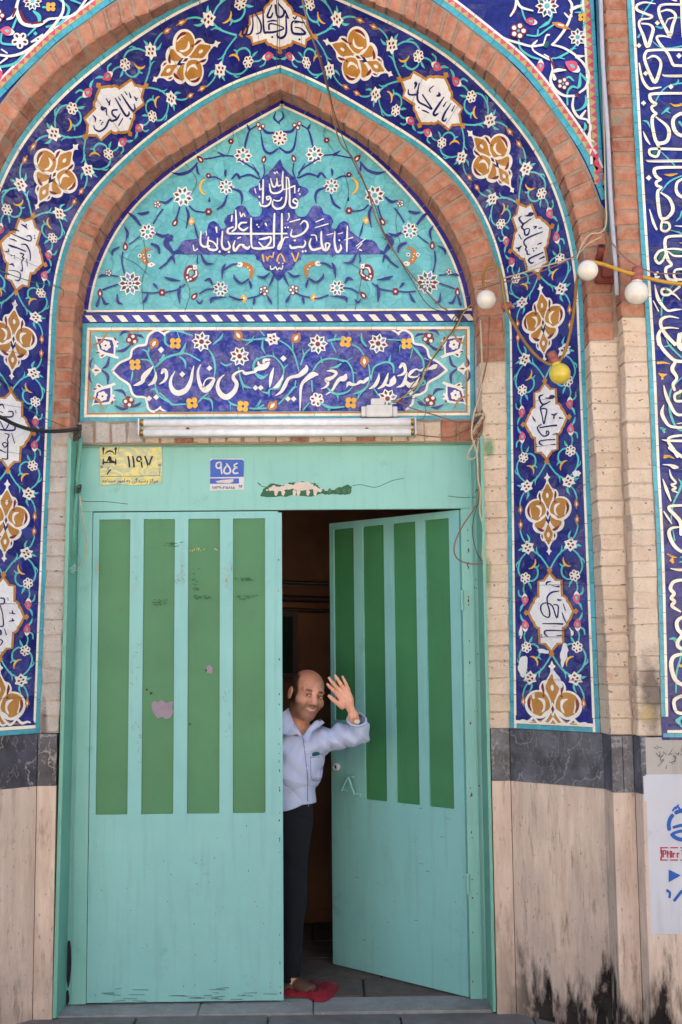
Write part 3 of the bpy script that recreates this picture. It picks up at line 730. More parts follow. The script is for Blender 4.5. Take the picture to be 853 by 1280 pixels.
def m_medallion(a, cut=None):
    # u points down towards the ground, top lobe at -u
    def both(f):
        for s in (-1, 1): f(s)
    W_ = 'white'
    if cut is None:
        a.fill([(0, 51), (1.6, 48), (3.6, 46.5), (1.6, 44.5), (1.4, 41), (5, 35), (9.5, 32), (11.5, 26), (8.5, 21), (-8.5, 21), (-11.5, 26), (-9.5, 32), (-5, 35), (-1.4, 41), (-1.6, 44.5), (-3.6, 46.5), (-1.6, 48)], W_, 3)
        both(lambda s: a.circle(s*11, 13.5, 11, W_, 20, 9.6, s*-.4))
    a.fill([(0, -53), (1.7, -49), (4.2, -47), (1.8, -44.6), (1.8, -41), (6.5, -33), (12, -30.5), (15, -24), (12.5, -16), (6, -12), (-6, -12), (-12.5, -16), (-15, -24), (-12, -30.5), (-6.5, -33), (-1.8, -41), (-1.8, -44.6), (-4.2, -47), (-1.7, -49)], W_, 3)
    both(lambda s: a.circle(s*16.6, -6, 15.4, W_, 26, 15.4))
    # gold areas
    a.fill([(0, -39), (5.2, -31), (7.8, -24), (4.5, -16), (0, -8), (-4.5, -16), (-7.8, -24), (-5.2, -31)], 'gold', 3)
    both(lambda s: a.fill([(s*3.5, -9), (s*8, -17), (s*16, -19.5), (s*25, -16), (s*29, -8), (s*26, -1), (s*22, 4), (s*14, 6.5), (s*10, 2.5), (s*3.5, -2)], 'gold', 3))
    both(lambda s: a.fill([(s*8.5, -9.5), (s*12, -12.5), (s*17, -12.5), (s*12.5, -9), (s*10.6, -4), (s*13, 2.5), (s*9, -.5)], W_, 3))
    both(lambda s: a.fill([(s*25.5, -13), (s*28.8, -9), (s*28, -2.5), (s*24.4, 2), (s*25.6, -5)], 'maroon', 3))
    both(lambda s: a.fill([(s*24.2, -12), (s*25.4, -5), (s*23.2, 2.6), (s*22, 1.6), (s*23.8, -5)], W_))
    both(lambda s: a.fill([(s*10.8, -29), (s*12.6, -24), (s*9.6, -16.8), (s*9.2, -23)], 'maroon', 3))
    both(lambda s: a.circle(s*10, -15.2, 1.4, 'maroon', 7))
    if cut is None:
        both(lambda s: a.fill([(s*3, 3), (s*10, 7), (s*18, 10), (s*17, 15), (s*10, 18), (s*4, 11)], 'gold', 3))
        both(lambda s: a.fill([(s*5.5, 19.5), (s*11, 16.6), (s*15.8, 15.6), (s*12, 20), (s*8, 21.4)], 'maroon', 3))
        a.fill([(0, 12), (3.4, 19), (6, 25), (3, 33), (0, 38), (-3, 33), (-6, 25), (-3.4, 19)], 'gold', 3)
        both(lambda s: a.fill([(s*8.6, 23.4), (s*9.8, 27), (s*7.8, 31), (s*7.4, 27)], 'maroon'))
        a.circle(0, 25.5, 2, W_, 10, 3.4)
    else:
        both(lambda s: a.fill([(s*0, 2), (s*6, 6), (s*14, 11), (s*24, 13), (s*33, cut), (0, cut)], 'gold', 0))
        both(lambda s: a.stroke([(s*2, 0, 2), (s*7, 8, 2.6), (s*14, 14, 2.6), (s*20, 10, 2.4), (s*25, 4, 1.6)], W_))
        both(lambda s: a.stroke([(s*0, 8, 2), (s*5, 14, 2.4), (s*10, cut-1, 2)], W_))
        both(lambda s: a.stroke([(s*22, 8, 2.6), (s*28, 13, 3), (s*34, cut-2, 2.4), (s*38, cut-1, 1.4)], W_))
    a.circle(0, -24, 1.9, W_, 10, 3.4)
    a.fill([(0, -9), (4, -1.5), (0, 7), (-4, -1.5)], W_); a.fill([(0, -5.5), (1.9, -1.4), (0, 3.6), (-1.9, -1.4)], 'maroon')
CQ = [(0, -47), (1.6, -44.5), (5.6, -40), (6.8, -38.2), (13.8, -38), (14.2, -18.5), (17, -18.2), (20, -15.6), (20.8, -12), (23.4, -9.2), (25.4, -5), (28, 0)]
def outline(q, g=0.):
    q = np.array(q); 
    full = np.vstack([q, (q*[1, -1])[::-1][1:], (q*[-1, -1])[1:], (q*[-1, 1])[::-1][1:-1]])
    if g:
        n = len(full); d = np.roll(full, -1, 0)-np.roll(full, 1, 0); d /= np.hypot(*d.T)[:, None]; full = full+np.stack([d[:, 1], -d[:, 0]], 1)*g
    return full
def m_cart(a, inner=True):
    for s in (-1, 1):
        a.fill([(s*29, -2.6), (s*31, -2.2), (s*33, -4), (s*36.5, 0), (s*33, 4), (s*31, 2.2), (s*29, 2.6)], 'gold')
        a.fill([(-2.4, s*48), (-2.2, s*50), (-4, s*52), (0, s*56.5), (4, s*52), (2.2, s*50), (2.4, s*48)], 'gold')
    a.fill(outline(CQ, 3.2), 'gold'); a.fill(outline(CQ), 'cart')

# ------------------------------------------------------------------ the splayed calligraphy band
band = thing('tile_band', 'dark blue mosaic band curving over the doorway with white name cartouches and gold palmettes', 'tile panel')
def on_screen(s, t=.5, m=60):
    q = project(Sband([s], [t]))[0]; return -m < q[0] < 853+m and -m < q[1] < 1280
S0, S1 = sl_[0], sl_[-1]
band_st.curved = 1; band_px.curved = 1
# blue ground of mosaic
a = Art(band_st, 0.); zb = S1-.062
for (p, q) in ((S0+.06, 0.), (0., zb)): a.grid(p, .07, q, .93, 200, 10, 'blue'); a.k = 0
a.build('tile_field', band)
def strips(t0, t1, mat, step, ph, gap=.0012, lift=.0015):
    s = S0+ph
    while s < S1:
        e = min(s+step*(1+.1*rng.random()), S1)
        if s < 0 < e: e = 0
        if on_screen(s) or on_screen(e):
            k = max(1, int((e-s)/.03)); a = Art(band_st, lift); a.grid(s+gap, t0, e-gap if e else -.0002, t1, k, 1, mat); a.build('border_tile', band)
        s = e if e != 0 else 1e-6
strips(0, .050, 'teal', .16, .0); strips(.051, .078, 'cream', .14, .05); strips(.951, 1., 'teal', .15, .03); strips(.923, .950, 'cream', .17, .08)
a = Art(band_st, .0014)
for e in (S0, S1-.055): a.grid(e, 0, e+.026 if e == S0 else S1, 1, 1, 8, 'teal') if 0 else None
a.grid(S1-.022, 0, S1, 1, 1, 8, 'teal'); a.grid(S1-.062, .05, S1-.024, .95, 1, 8, 'cream') if 0 else a.grid(S1-.040, .05, S1-.024, .95, 1, 8, 'cream')
a.grid(S0, 0, S0+.022, 1, 1, 8, 'teal'); a.grid(S0+.024, .05, S0+.040, .95, 1, 8, 'cream')
a.grid(S0+.040, .07, S0+.061, .93, 1, 8, 'blue'); a.grid(S1-.063, .07, S1-.040, .93, 1, 8, 'blue')
a.build('end_border', band)
def uvmap(s0, k):
    def f(p, l): return band_st(np.stack([s0+k*p[:, 1]*.00383, .5+p[:, 0]/114], 1), l)
    f.curved = 1; return f
meds_px = [(450, 68), (615, 203), (679, 405), (687, 643), (692, 888)], [(231, 75), (68, 220), (19, 426), (10, 652), (4, 890)]
cart_px = [(345, 26), (540, 128), (665, 298), (683.5, 526), (690, 765)], [(345, 26), (145, 140), (24, 315), (8, 537), (5, 771)]
texts = {
 (0, 1): ((490, 80, 8.53), "255,200,26 262,215,22 245,260,8;295,200,8 275,330,16 290,400,16 360,440,16 430,480,14 400,430,14 330,325,12;180,270,8 185,320,14 260,325,16 290,305,8;450,230,8 405,270,10 415,300,8;480,340,10 510,330,24 505,300,8;560,350,8 500,440,18 450,520,18 465,545,20 500,525,10;585,400,6 555,450,14;635,420,6 570,520,16 545,590,18 570,605,14 585,580,8;675,440,6 645,500,12;530,645,20;555,662,20;325,490,8 360,500,14 400,520,8;293,463,20"),
 (0, 2): ((625, 240, 10.66), "445,290,30 415,297,44 380,315,20 340,320,8;300,320,6 265,350,18 290,400,20 330,420,16 420,355,8;330,415,16 300,470,20 330,510,16 345,570,20 385,560,18 400,490,8 350,495,12 335,520,10;450,465,8 495,460,14 470,490,12;530,485,14 570,475,8;260,565,10 295,630,10;580,530,10 450,580,16 345,635,16 330,690,14 360,730,18 350,770,14 370,790,16 375,830,16 410,830,10;510,700,8 560,680,16;220,745,8 260,750,20 295,720,10;262,750,16 262,790,14;450,755,26;495,748,26;460,785,26;585,805,12 420,880,18 395,920,18 430,950,18 460,935,10;535,895,8 600,865,18;360,960,26;370,992,26"),
 (0, 3): ((645, 470, 10.66), "510,275,30 480,282,44 450,298,18 400,292,6;370,250,10 320,280,20 340,350,18 380,380,18 465,340,10;375,380,16 335,430,16 355,520,12 380,640,12 400,560,14 420,460,14 390,435,14 345,440,14;480,510,8 520,520,22 560,495,8;520,520,16 512,570,12;590,560,20 640,565,6;230,540,8 250,580,16 270,610,8;550,660,20 480,665,16 330,690,14;350,645,10 300,680,14 310,730,14 370,800,14 430,790,16 450,750,14 420,735,12 415,770,14;500,780,8 560,770,14;530,848,12 400,855,12 330,870,14 325,900,16 360,925,10;470,915,6 530,912,14;280,912,24;288,940,24"),
 (0, 4): ((650, 705, 10.66), "420,235,10 370,245,20 360,275,14;530,300,20 480,300,8 400,270,5;530,360,10 430,380,18 375,440,16 375,520,14 405,640,16 390,710,14 320,680,12 285,600,16 300,540,14 360,520,12 440,560,14 500,720,14 520,600,14 510,550,14 460,540,12;510,465,10 525,480,20 565,478,8;585,530,8 615,620,12;570,650,10 600,730,14 630,790,8;310,795,10 480,795,14 580,800,20;600,890,10 450,885,14 350,890,16 340,930,18 380,970,10;500,955,10 570,950,10;297,945,24;303,975,24"),
 (1, 1): ((100, 90, 8.53), "235,375,26 240,395,26 275,385,14 285,460,8;275,280,8 310,330,12;320,300,8 310,350,14;430,440,6 390,500,18 340,520,18 310,510,16 270,590,16 210,630,16 160,610,12 145,570,8;395,400,14 345,410,14 345,450,16 380,480,16;375,275,8 440,390,16 490,465,18 520,450,16 520,420,8;440,235,8 500,330,16 560,410,18 585,390,14 575,340,8;475,205,6 500,240,10;525,220,8 540,270,14;405,260,6 430,300,10;580,260,10 600,300,14;615,275,8 590,285,10;618,408,20;606,415,20;535,495,26;455,490,8 410,570,10;215,515,22;240,535,22;228,552,22;135,460,6 160,490,14 160,530,6"),
 (1, 2): ((0, 260, 10.66), "280,220,10 330,245,20 360,275,10;350,215,10 340,250,12;160,290,8 205,290,20 250,310,8;145,340,8 270,395,14 390,440,14 415,410,12 395,370,14 350,375,10;455,370,24;458,405,24;120,410,6 180,425,14 220,445,6;105,490,10 150,510,22 230,535,16 340,580,12;280,485,10 340,490,16 385,560,14 400,640,12 395,705,8;70,580,8 110,580,12 105,545,8;145,635,22;185,635,22;190,670,22;120,755,8 160,750,20 180,780,8;265,605,14 310,620,14 290,660,12 315,670,12 285,710,12 290,770,10 290,840,14 265,830,8;350,680,8 360,780,6;110,830,6 200,840,8 260,870,10 265,930,12 240,970,14 195,960,8;70,870,22 110,885,18"),
 (1, 3): ((0, 480, 10.66), "0,280,20 30,275,16 55,330,8;0,370,10 35,380,8;0,435,14 130,440,16 170,420,14 160,370,14 110,370,10;205,360,22;210,385,22;0,500,10 60,610,12 120,520,12;0,610,16 100,620,16 190,610,18 190,540,12;60,660,8 115,680,14 95,740,12 100,800,14 60,845,12 30,800,12 60,780,10 95,800,10;100,800,12 95,950,14 90,1000,14 20,995,10;0,880,14 70,920,6;150,660,8 190,790,10"),
 (1, 4): ((0, 710, 10.66), "0,400,12 50,410,16 50,470,16 0,480,14;100,400,22;105,425,22;120,600,8 195,610,12;160,570,12 165,600,16;115,710,8 180,700,16;160,675,12 165,705,12;0,500,12 30,620,10 40,760,14 0,780,14;55,810,8 80,890,10;0,830,20 10,870,20 0,890,14;0,950,12 30,980,12 0,1030,12"),
 (0, 0): ((285, 0, 7.108), "155,150,10 165,190,14 170,240,12;140,230,10 130,300,14 160,300,14 180,230,10;215,120,6 222,220,10 205,290,14 170,310,8;240,110,8 290,200,12 290,280,12 250,300,8;310,80,8 320,270,14 350,285,16 420,280,14 500,250,10 440,220,8 370,210,12 365,260,12;393,327,24;520,140,10 520,290,14 480,335,18 440,320,14 440,290,10;685,200,10 580,190,12 575,280,14 620,300,18 690,295,16 650,250,10 600,240,8;640,348,24;390,40,8 350,140,14 380,150,14 400,110,8;420,40,12 440,140,16 490,140,16 500,90,12 450,30,12;510,90,12 540,160,12;350,190,8 400,180,12 440,185,8;600,200,8 640,190,12;585,150,8 600,165,10 615,140,8")}
used = set()
segs = []
for sd in (0, 1):
    Ms = px2st(meds_px[sd])[:, 0]; Cs = px2st([(max(8, p[0]), p[1]) for p in cart_px[sd]])[:, 0]
    if sd == 1:
        for j, i in ((2, 2), (3, 3), (4, 4)):   # centres near or beyond the frame edge: take them at the mirrored height
            pass
    Cs[0] = 0.
    sg = 1 if sd == 0 else -1
    for i in range(5):
        if not (sd == 1 and i == 0):
            a = Art(uvmap(Cs[i], sg), .0022); m_cart(a); co = a.build('cartouche', band)
            O, txt = texts[(sd, i)]
            a = Art(band_px, .0042); a.wk = 1.35; letters(co, txt, O[2], O[0], O[1], 'navy', a); a.build('lettering', co)
        a = Art(uvmap(Ms[i], sg), .0022)
        if i == 4: 
            a.place(0, 0, 0, 1.15); m_medallion(a, cut=14)
        else: m_medallion(a)
        a.build('medallion', band)
        segs += [(Ms[i], Cs[i], sg)]
        if i < 4: segs += [(Ms[i], Cs[i+1], sg)]
for sM, sC, sg in segs:
    L = sC-sM; k = L/.46                                   # signed: +u runs from the medallion towards the cartouche
    mp = uvmap(sM, k)
    for v in (-1, 1):
        a = Art(mp, .0012)
        F_ = lambda pts: [(v*p[0],)+tuple(p[1:]) for p in pts]
        a.stroke(F_([(1, 67, 2.2), (6, 59, 2), (13, 50, 2), (20, 45, 2), (28, 41, 1.8)]), 'vine')
        a.stroke(F_([(14, 50, 2.4), (17, 44, 1.6), (17, 39, .6)]), 'vine'); a.stroke(F_([(7, 58, 2), (10, 62, 1.6), (12, 68, .6)]), 'vine') if 0 else None
        a.stroke(F_([(30, 44, 1.8), (39, 53, 2), (43, 65, 2.2), (40, 74, 2), (35, 78, 1.8)]), 'vine')
        a.stroke(F_([(41, 56, 3), (45, 59, 1.6), (45.5, 63, .6)]), 'vine')
        a.stroke(F_([(31, 79, 1.8), (24, 81, 2), (17, 76, 2.2), (16, 68, 2.4), (19, 64, 1.4)]), 'vine')
        a.stroke(F_([(30, 35, 1.8), (36, 27, 2), (39, 18, 1.8), (38.5, 14, 1.4)]), 'vine')
        a.stroke(F_([(28, 34, 1.6), (27, 28, 3), (30, 22, .6)]), 'vine'); a.stroke(F_([(34, 41, 1), (38, 40.5, 3.2), (43, 42, .6)]), 'vine')
        a.stroke(F_([(34, 82, 1.8), (36, 91, 2), (34, 98, 1.8)]), 'vine'); a.stroke(F_([(30, 82, 1), (27, 86, 3), (25, 91, .6)]), 'vine')
        a.stroke(F_([(35, 108, 1.6), (39, 113, 3), (41, 119, .6)]), 'vine'); a.stroke(F_([(37, 101, 1.6), (42, 98, 2.2), (43, 92, 1.6)]), 'vine')
        mm = a.build('vine', band)
        for f, (x, y), r in ((m_square, (29, 39), .2), (m_round, (33, 77), .1), (m_bud, (34, 104), 0), (m_almond, (38.5, 10), 0), (m_crescent, (22, 61), .9)):
            q = project(mp(np.array([[v*x, y]]), np.zeros(1)))[0]
            if not (-20 < q[0] < 870 and -20 < q[1] < 1000): continue
            a = Art(mp, .0024); a.place(v*x, y, r*v, 1, v, 1); f(a)
            a.build({m_square: 'flower', m_round: 'flower', m_bud: 'bud', m_almond: 'almond_leaf', m_crescent: 'crescent_leaf'}[f], band)
# losses in the glaze, filled with plaster
a = Art(band_px, .0055)
for pts in ([(716, 590), (722, 587), (728, 590), (725, 596), (719, 597)], [(704, 805), (708, 801), (712, 812), (707, 830), (703, 838), (700, 822)], [(688, 838), (694, 836), (706, 858), (700, 861)], [(650, 823), (655, 818), (662, 822), (660, 840), (655, 850), (648, 838)], [(672, 811), (684, 812), (689, 817), (676, 817)], [(652, 780), (655, 790), (652, 800), (650, 790)], [(712, 784), (718, 790), (716, 796)], [(665, 868), (670, 866), (668, 874)]):
    a = Art(band_px, .0055); B_ = catmull(pts, 4, True); B_ = B_.mean(0)+(B_-B_.mean(0))*.85+rng.normal(0, .5, B_.shape); a.fill(B_, 'cart'); a.build('plaster_patch', band)
a = Art(band_st, .0066)
s = S0+.17
while s < S1-.1:
    if abs(s) > .08:
        a.stroke([(s+rng.normal(0, .002), .055, .0018), (s+rng.normal(0, .003), .5, .0016), (s+rng.normal(0, .002), .945, .0018)], 'seam')
    s += .225+rng.normal(0, .02)
tag(a.build('section_joint', band), kind='stuff')
a = Art(band_st, .0068); a.stroke([(0, 0, .003), (.0005, .5, .004), (0, 1, .003)], 'seam'); a.build('crown_joint', band)
# soffit between the band and the outer arch is brick; a lime line closes the inner edge

# ------------------------------------------------------------------ tympanum
tym = thing('tympanum_panel', 'turquoise mosaic tympanum under the pointed arch with white verse and date on blue', 'tile panel')
ft = flat(YT)
tl = project(v3(CV['TY'][0], YT)); tr = project(v3(CV['TY'][1], YT))
tl = tl[tl[:, 1] < 388]; tr = tr[tr[:, 1] < 388]
bl = [tuple(q) for q in tl[::-1]]+[tuple(q) for q in tr[1:]]
def offs(P, d):
    P = np.array(P, float); g = np.gradient(P, axis=0); g /= np.hypot(*g.T)[:, None]+1e-9
    return P+np.stack([-g[:, 1], g[:, 0]], 1)*d
poly = [(103, 402)]+[(tl[-1][0]-1, 388)]+bl+[(593.5, 388), (594.5, 402)]
a = Art(ft, 0.); a.fill([(102, 388.5)]+bl+[(595, 388.5)], 'turq'); a.build('tile_field', tym)
def run_pieces(path, d0, d1, mat, step, parent, mapper, lift, name='border_tile'):
    P = np.array(path, float); L = np.r_[0, np.cumsum(np.hypot(*np.diff(P, axis=0).T))]
    A = offs(P, d0); B = offs(P, d1); s = 0
    while s < L[-1]-1:
        e = min(s+step*(1+.15*rng.random()), L[-1]); k = max(2, int((e-s)/4)+1); q = np.linspace(s+.25, e-.25, k)
        X = [np.stack([np.interp(q, L, Z[:, 0]), np.interp(q, L, Z[:, 1])], 1) for Z in (A, B)]
        a = Art(mapper, lift); a._put(np.vstack(X), [(i, i+1, k+i+1, k+i) for i in range(k-1)], mat); a.build(name, parent); s = e
for path, sg in ((tl, -1), (tr, 1)):
    run_pieces(path, 0*sg, 5.2*sg, 'indigo', 30, tym, ft, .0015); run_pieces(path, 5.4*sg, 8.2*sg, 'cream', 34, tym, ft, .0016)
run_pieces([(108, 390.3), (590, 388.3)], -2.6, 0, 'cream', 60, tym, ft, .0017)
a = Art(flat(YT-.006), 0); a.fill([(103.5, 391.3), (592.5, 389.3), (594, 401.3), (103, 403)], 'indigo'); a.build('rope_border', tym)
x = 106
while x < 588:
    yb = 403-(x-103)*.0035
    a = Art(flat(YT-.0075), 0); a.fill([(x, yb-8.6), (x+8.6, yb-8.8), (x+15.6, yb-.8), (x+7, yb-.6)], 'cream'); a.build('rope_tile', tym); x += 19.7
# blue cloud shape carrying the verse
half_l = [(350.5, 199), (343, 208.5), (335, 217), (330, 221), (325, 226), (322.5, 232), (314, 235), (311, 240), (316, 245), (322, 248), (324.5, 254), (328, 262), (325, 270), (316, 271), (311, 266), (307, 259), (301, 257), (294.5, 260), (292, 267), (285, 269), (280, 277), (283, 284), (277, 286), (273, 280), (267, 276.5), (261, 280), (259, 288), (251, 295), (243, 299.5), (232, 300), (226, 305), (223, 311), (218, 318)]
half_b = [(277, 318.5), (280, 322), (285, 318.5), (318, 318.5), (320, 324), (326.5, 328), (331.5, 337), (338, 339), (342.5, 345)]
mir = lambda P, c=348.5: [(2*c-x, y-(c-x)*.004*2*-1 if 0 else y) for x, y in P][::-1]
co = half_l+half_b+[(348, 352)]+mir(half_b)+mir(half_l)[:-1]
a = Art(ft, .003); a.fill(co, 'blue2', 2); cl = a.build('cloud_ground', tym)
a = Art(ft, .005)
A_, B_, C_ = (230, 200), (340, 200), (290, 200)
def T(o, txt, mat='white'): letters(None, txt, 7.108, o[0], o[1], mat, a)
T(B_, "672,590,10 668,700,18 666,815,12;640,715,6 720,690,10;560,640,10 558,740,18 580,820,22 615,790,18 610,755,10;600,715,20;590,660,8 630,650,10;440,640,14 440,720,18 455,790,24 490,800,22 515,750,14 480,745,16 480,790,14;350,700,8 335,750,18 360,800,22 420,790,18 450,780,14;385,605,10 500,570,12;390,555,8 460,525,12;490,670,8 545,655,10;350,670,10 390,675,12 400,720,10;160,760,14 180,785,22 240,775,18 280,775,18 300,740,14 290,720,10;205,718,24;275,815,24;300,812,22;145,690,10 110,700,14 70,790,22 60,770,18 95,700,10;255,575,10 285,545,16 315,565,18 315,610,20 270,660,18 200,685,18 170,670,16 180,620,8;160,555,10 250,530,12;90,480,12 90,600,18 90,720,16;25,480,14 20,600,20 20,770,16;120,605,18;145,603,18;150,480,16 155,510,8 140,540,8;760,790,8 800,745,10;780,800,14 800,810,8;750,770,8 830,705,10")
T(C_, "-35,655,14 0,658,18 240,660,18 490,658,14;172,520,12 172,650,20 178,770,14 215,790,20 290,790,20 370,780,16;245,710,12 300,700,22 345,690,16 340,740,18 290,780,14 240,735,12;100,770,20 140,790,26 160,770,14;30,720,8 15,770,18 30,810,24 70,760,18 110,760,14;55,700,14 80,690,10;225,580,20;240,600,16;300,570,18 310,590,10")
T(A_, "560,560,12 510,565,18 490,600,18 530,630,20 570,605,10;462,450,12 465,600,18 430,640,14;440,600,14 395,620,18 390,650,20;500,470,10 510,510,12 530,480,10 545,505,10;430,500,14 425,550,12;155,640,12 150,740,18 180,775,20 230,770,14;220,690,12 215,780,18 260,805,22 300,790,16 270,740,14 225,720,12;300,700,10 300,760,12;345,640,12 340,760,18 370,800,22 410,780,18 395,730,12;290,605,20 295,650,10;320,820,26;402,822,26;200,640,10 205,675,8;85,760,8 95,810,12 125,795,10")
T(C_, "590,370,12 560,350,14 545,375,14 580,395,16 590,370,12;585,390,14 575,425,18 540,430,18 515,400,18 515,330,16 505,180,12 480,160,10;460,270,10 510,255,12 560,235,14;455,110,12 450,200,18 450,270,16 400,300,18 350,290,16 335,220,12;485,170,10 485,340,16 460,420,20 400,440,20 365,410,16 365,370,10;370,360,12 400,370,12 430,365,12 445,340,10;340,330,12 310,335,14 320,360,14 345,340,12 345,380,16 310,415,18 260,410,16 245,380,10;280,180,12 278,300,18 275,390,14;345,170,10 365,240,16 390,240,14 400,200,10;400,170,10 410,235,14 435,230,12;375,115,8 385,130,8 400,110,8 410,125,8;245,215,10 250,270,12 270,260,8;245,335,22;205,260,8 215,300,10;600,260,10 590,285,10;603,310,20;560,240,10 560,300,12")
a.build('lettering', cl)
a = Art(ft, .005)
T((230, 310), "700,60,14 705,90,14 712,125,10;735,80,10 745,120,12 750,90,10 770,75,10 790,85,10 800,40,12;860,50,6 838,80,12 830,122,14;860,50,6 880,80,12 895,122,14;960,50,14 975,85,12 990,120,12 1010,80,12 1020,45,12", 'yellow'); a.build('date_numerals', cl); a = Art(ft, .005)
T((230, 310), "770,160,10 775,190,12 800,185,12 815,170,10 830,195,12 850,180,12 870,190,12 880,160,10;845,135,16;880,140,14", 'white')
a.build('date_word', cl)
# flowers: (kind, x, y, scale) drawn for the left half and mirrored
def m_lotus(a, r=10, n=8, centre='turq'):
    P = []
    for k in range(2*n):
        t = math.pi*k/n; rr = r if k % 2 == 0 else r*.72; P.append((rr*math.cos(t), rr*math.sin(t)))
    a.fill(P, 'white')
    for k in range(n):
        t = 2*math.pi*k/n; c = ['maroon', 'green', 'lilac', 'green', 'maroon'][k % 5]
        a.fill([(r*.34*math.cos(t), r*.34*math.sin(t)), (r*.6*math.cos(t-.26), r*.6*math.sin(t-.26)), (r*.86*math.cos(t), r*.86*math.sin(t)), (r*.6*math.cos(t+.26), r*.6*math.sin(t+.26))], c)
    a.circle(0, 0, r*.24, centre, 10)
def m_lotusbig(a):
    m_lotus(a, 15, 10, 'white')
    for k in range(8):
        t = 2*math.pi*k/8; a.circle(4.2*math.cos(t), 4.2*math.sin(t), 1.3, ['indigo', 'turq'][k % 2], 7)
    a.circle(0, 0, 1.7, 'maroon', 8)
def m_small(a, c='maroon', n=6):
    for k in range(n): t = 2*math.pi*k/n; a.circle(2.8*math.cos(t), 2.8*math.sin(t), 2.2, c, 9)
    a.circle(0, 0, 3, c, 10); a.circle(0, 0, 1.4, 'white', 8)
def m_ros(a, c='maroon'):
    for k in range(5):
        t = 2*math.pi*k/5; a.circle(3.6*math.cos(t), 3.6*math.sin(t), 2.9, c, 10)
    for k in range(5):
        t = 2*math.pi*k/5; a.circle(3.8*math.cos(t), 3.8*math.sin(t), 1.7, 'white', 8)
    a.circle(0, 0, 1.2, 'turq', 7)
def m_ros8(a): m_round(a, 8, 6.6, 3.2, dr=1.6, centre='maroon')
def m_tref(a):
    for x, y in ((-3, -2), (3.2, 0), (-1, 3.4)): a.circle(x, y, 3, 'maroon', 10)
    for x, y in ((-3, -2), (3.2, 0), (-1, 3.4)): a.circle(x, y, 1.7, 'white', 8)
def m_drop(a, c='maroon'):
    a.fill([(0, -6), (3, -1.5), (2.6, 2.5), (0, 4.4), (-2.6, 2.5), (-3, -1.5)], c, 2); a.fill([(0, -2.5), (1.2, .3), (0, 2.4), (-1.2, .3)], 'white', 2)
def m_diam(a): a.diamond(0, 0, 5, 'yellow', 1.1); a.diamond(0, 0, 2, 'white')
def m_cres(a):
    t = np.linspace(-1.3, 1.3, 11)
    a.fill([(-11*math.cos(q)+6, 11*math.sin(q)) for q in t]+[(-8.4*math.cos(q)+6.4, 9.6*math.sin(q)) for q in t[::-1]], 'yellow')
def m_paisley(a):
    a.stroke([(8, -10, 1), (3, -10.5, 3), (-1.5, -7, 5), (-2.5, -1, 7), (0, 5, 7), (6, 9, 3)], 'ochre'); 
    for y in (-3.5, .5, 4): a.circle(-1.6+.25*y, y, .9, 'white', 7)
    a.fill([(3, 8), (8, 6), (13, 9), (8, 12), (4, 12)], 'white', 2); a.circle(8, 9, .9, 'maroon', 6)
    for x in (-7, 5): a.circle(x, -2, 2.6, 'white', 9); a.circle(x, -2, 1.2, 'indigo', 7)
def m_horse(a):
    a.stroke([(4, -6, 5), (-2, -7, 6.5), (-6, -1, 6.5), (-5, 6, 7), (1, 7, 7), (6, 1, 6), (5, -4, 5)], 'maroon')
    a.stroke([(1, -6, 1), (-3, -5, 2.4), (-5, 0, 2)], 'white'); a.stroke([(2, 5, 1), (6, 2, 2.4), (6, -3, 2)], 'white')
    for x, y in ((-5.5, 5), (-1, 7), (-4, 8.6)): a.circle(x, y, 1.5, 'white', 8)
    a.fill([(2, -11), (7, -10), (7, -5), (2.5, -4.6)], 'white'); a.circle(4.6, -7.6, .9, 'maroon', 6)
def m_fish(a):
    a.stroke([(-10, -9, 4), (-4, -9, 6), (3, -6, 6.5), (6, 0, 5.5), (4, 8, 3)], 'ochre'); a.fill([(-14, -9), (-9, -12.5), (-5, -10), (-7, -6), (-11, -6)], 'white', 2); a.circle(-9.6, -9, .9, 'maroon', 6)
    a.circle(1, -5.5, 1, 'white', 7); a.circle(3.2, -2, 1, 'white', 7)
K = [(m_lotus, 304, 195, 1.2, 0), (m_lotus, 229, 246, 1.35, .3), (m_lotus, 283, 234, 1.05, 0), (m_lotus, 185, 290, 1.1, .2), (m_lotusbig, 163, 354.5, 1.05, 0), (m_lotus, 276, 361.5, 1.05, .4),
     (m_tref, 326, 158, 1, 0), (m_drop, 330, 200, 1, .3), (m_small, 289, 177, .8, 0), (m_drop, 251, 200, 1.1, -.7), (m_small, 261, 220, .75, 0), (m_cres, 254, 234, 1, 0),
     (m_small, 261, 265, 1, 0), (m_diam, 239.5, 277, 1, 0), (m_ros, 197, 256, .75, 0), (m_drop, 219, 279, 1.1, .5), (m_drop, 157, 309, 1.1, 0), (m_paisley, 182, 322, 1, 0),
     (m_horse, 239.5, 342, 1, 0), (m_fish, 309, 340, 1, 0), (m_ros, 136, 341.5, .7, 0), (m_drop, 125.5, 367, 1.1, 0), (m_small, 203, 366, 1, 0), (m_drop, 243, 371, 1.1, .7), (m_diam, 305, 373.5, 1, 0), (m_ros, 330, 364, 1.05, 0)]
nm = {m_cres: 'crescent_leaf', m_drop: 'bud', m_paisley: 'curled_leaf', m_fish: 'curled_leaf', m_horse: 'curled_leaf', m_diam: 'diamond_flower'}
for f, x, y, s, r in K:
    for fx in (1, -1):
        X = x if fx == 1 else 697.5-x; Y_ = y-(1.3 if fx == -1 else 0)
        a = Art(ft, .0035); a.place(X, Y_, r*fx, s, fx); f(a); a.build(nm.get(f, 'flower'), tym)
a = Art(ft, .0035); a.place(350, 173); m_ros8(a); a.build('flower', tym)
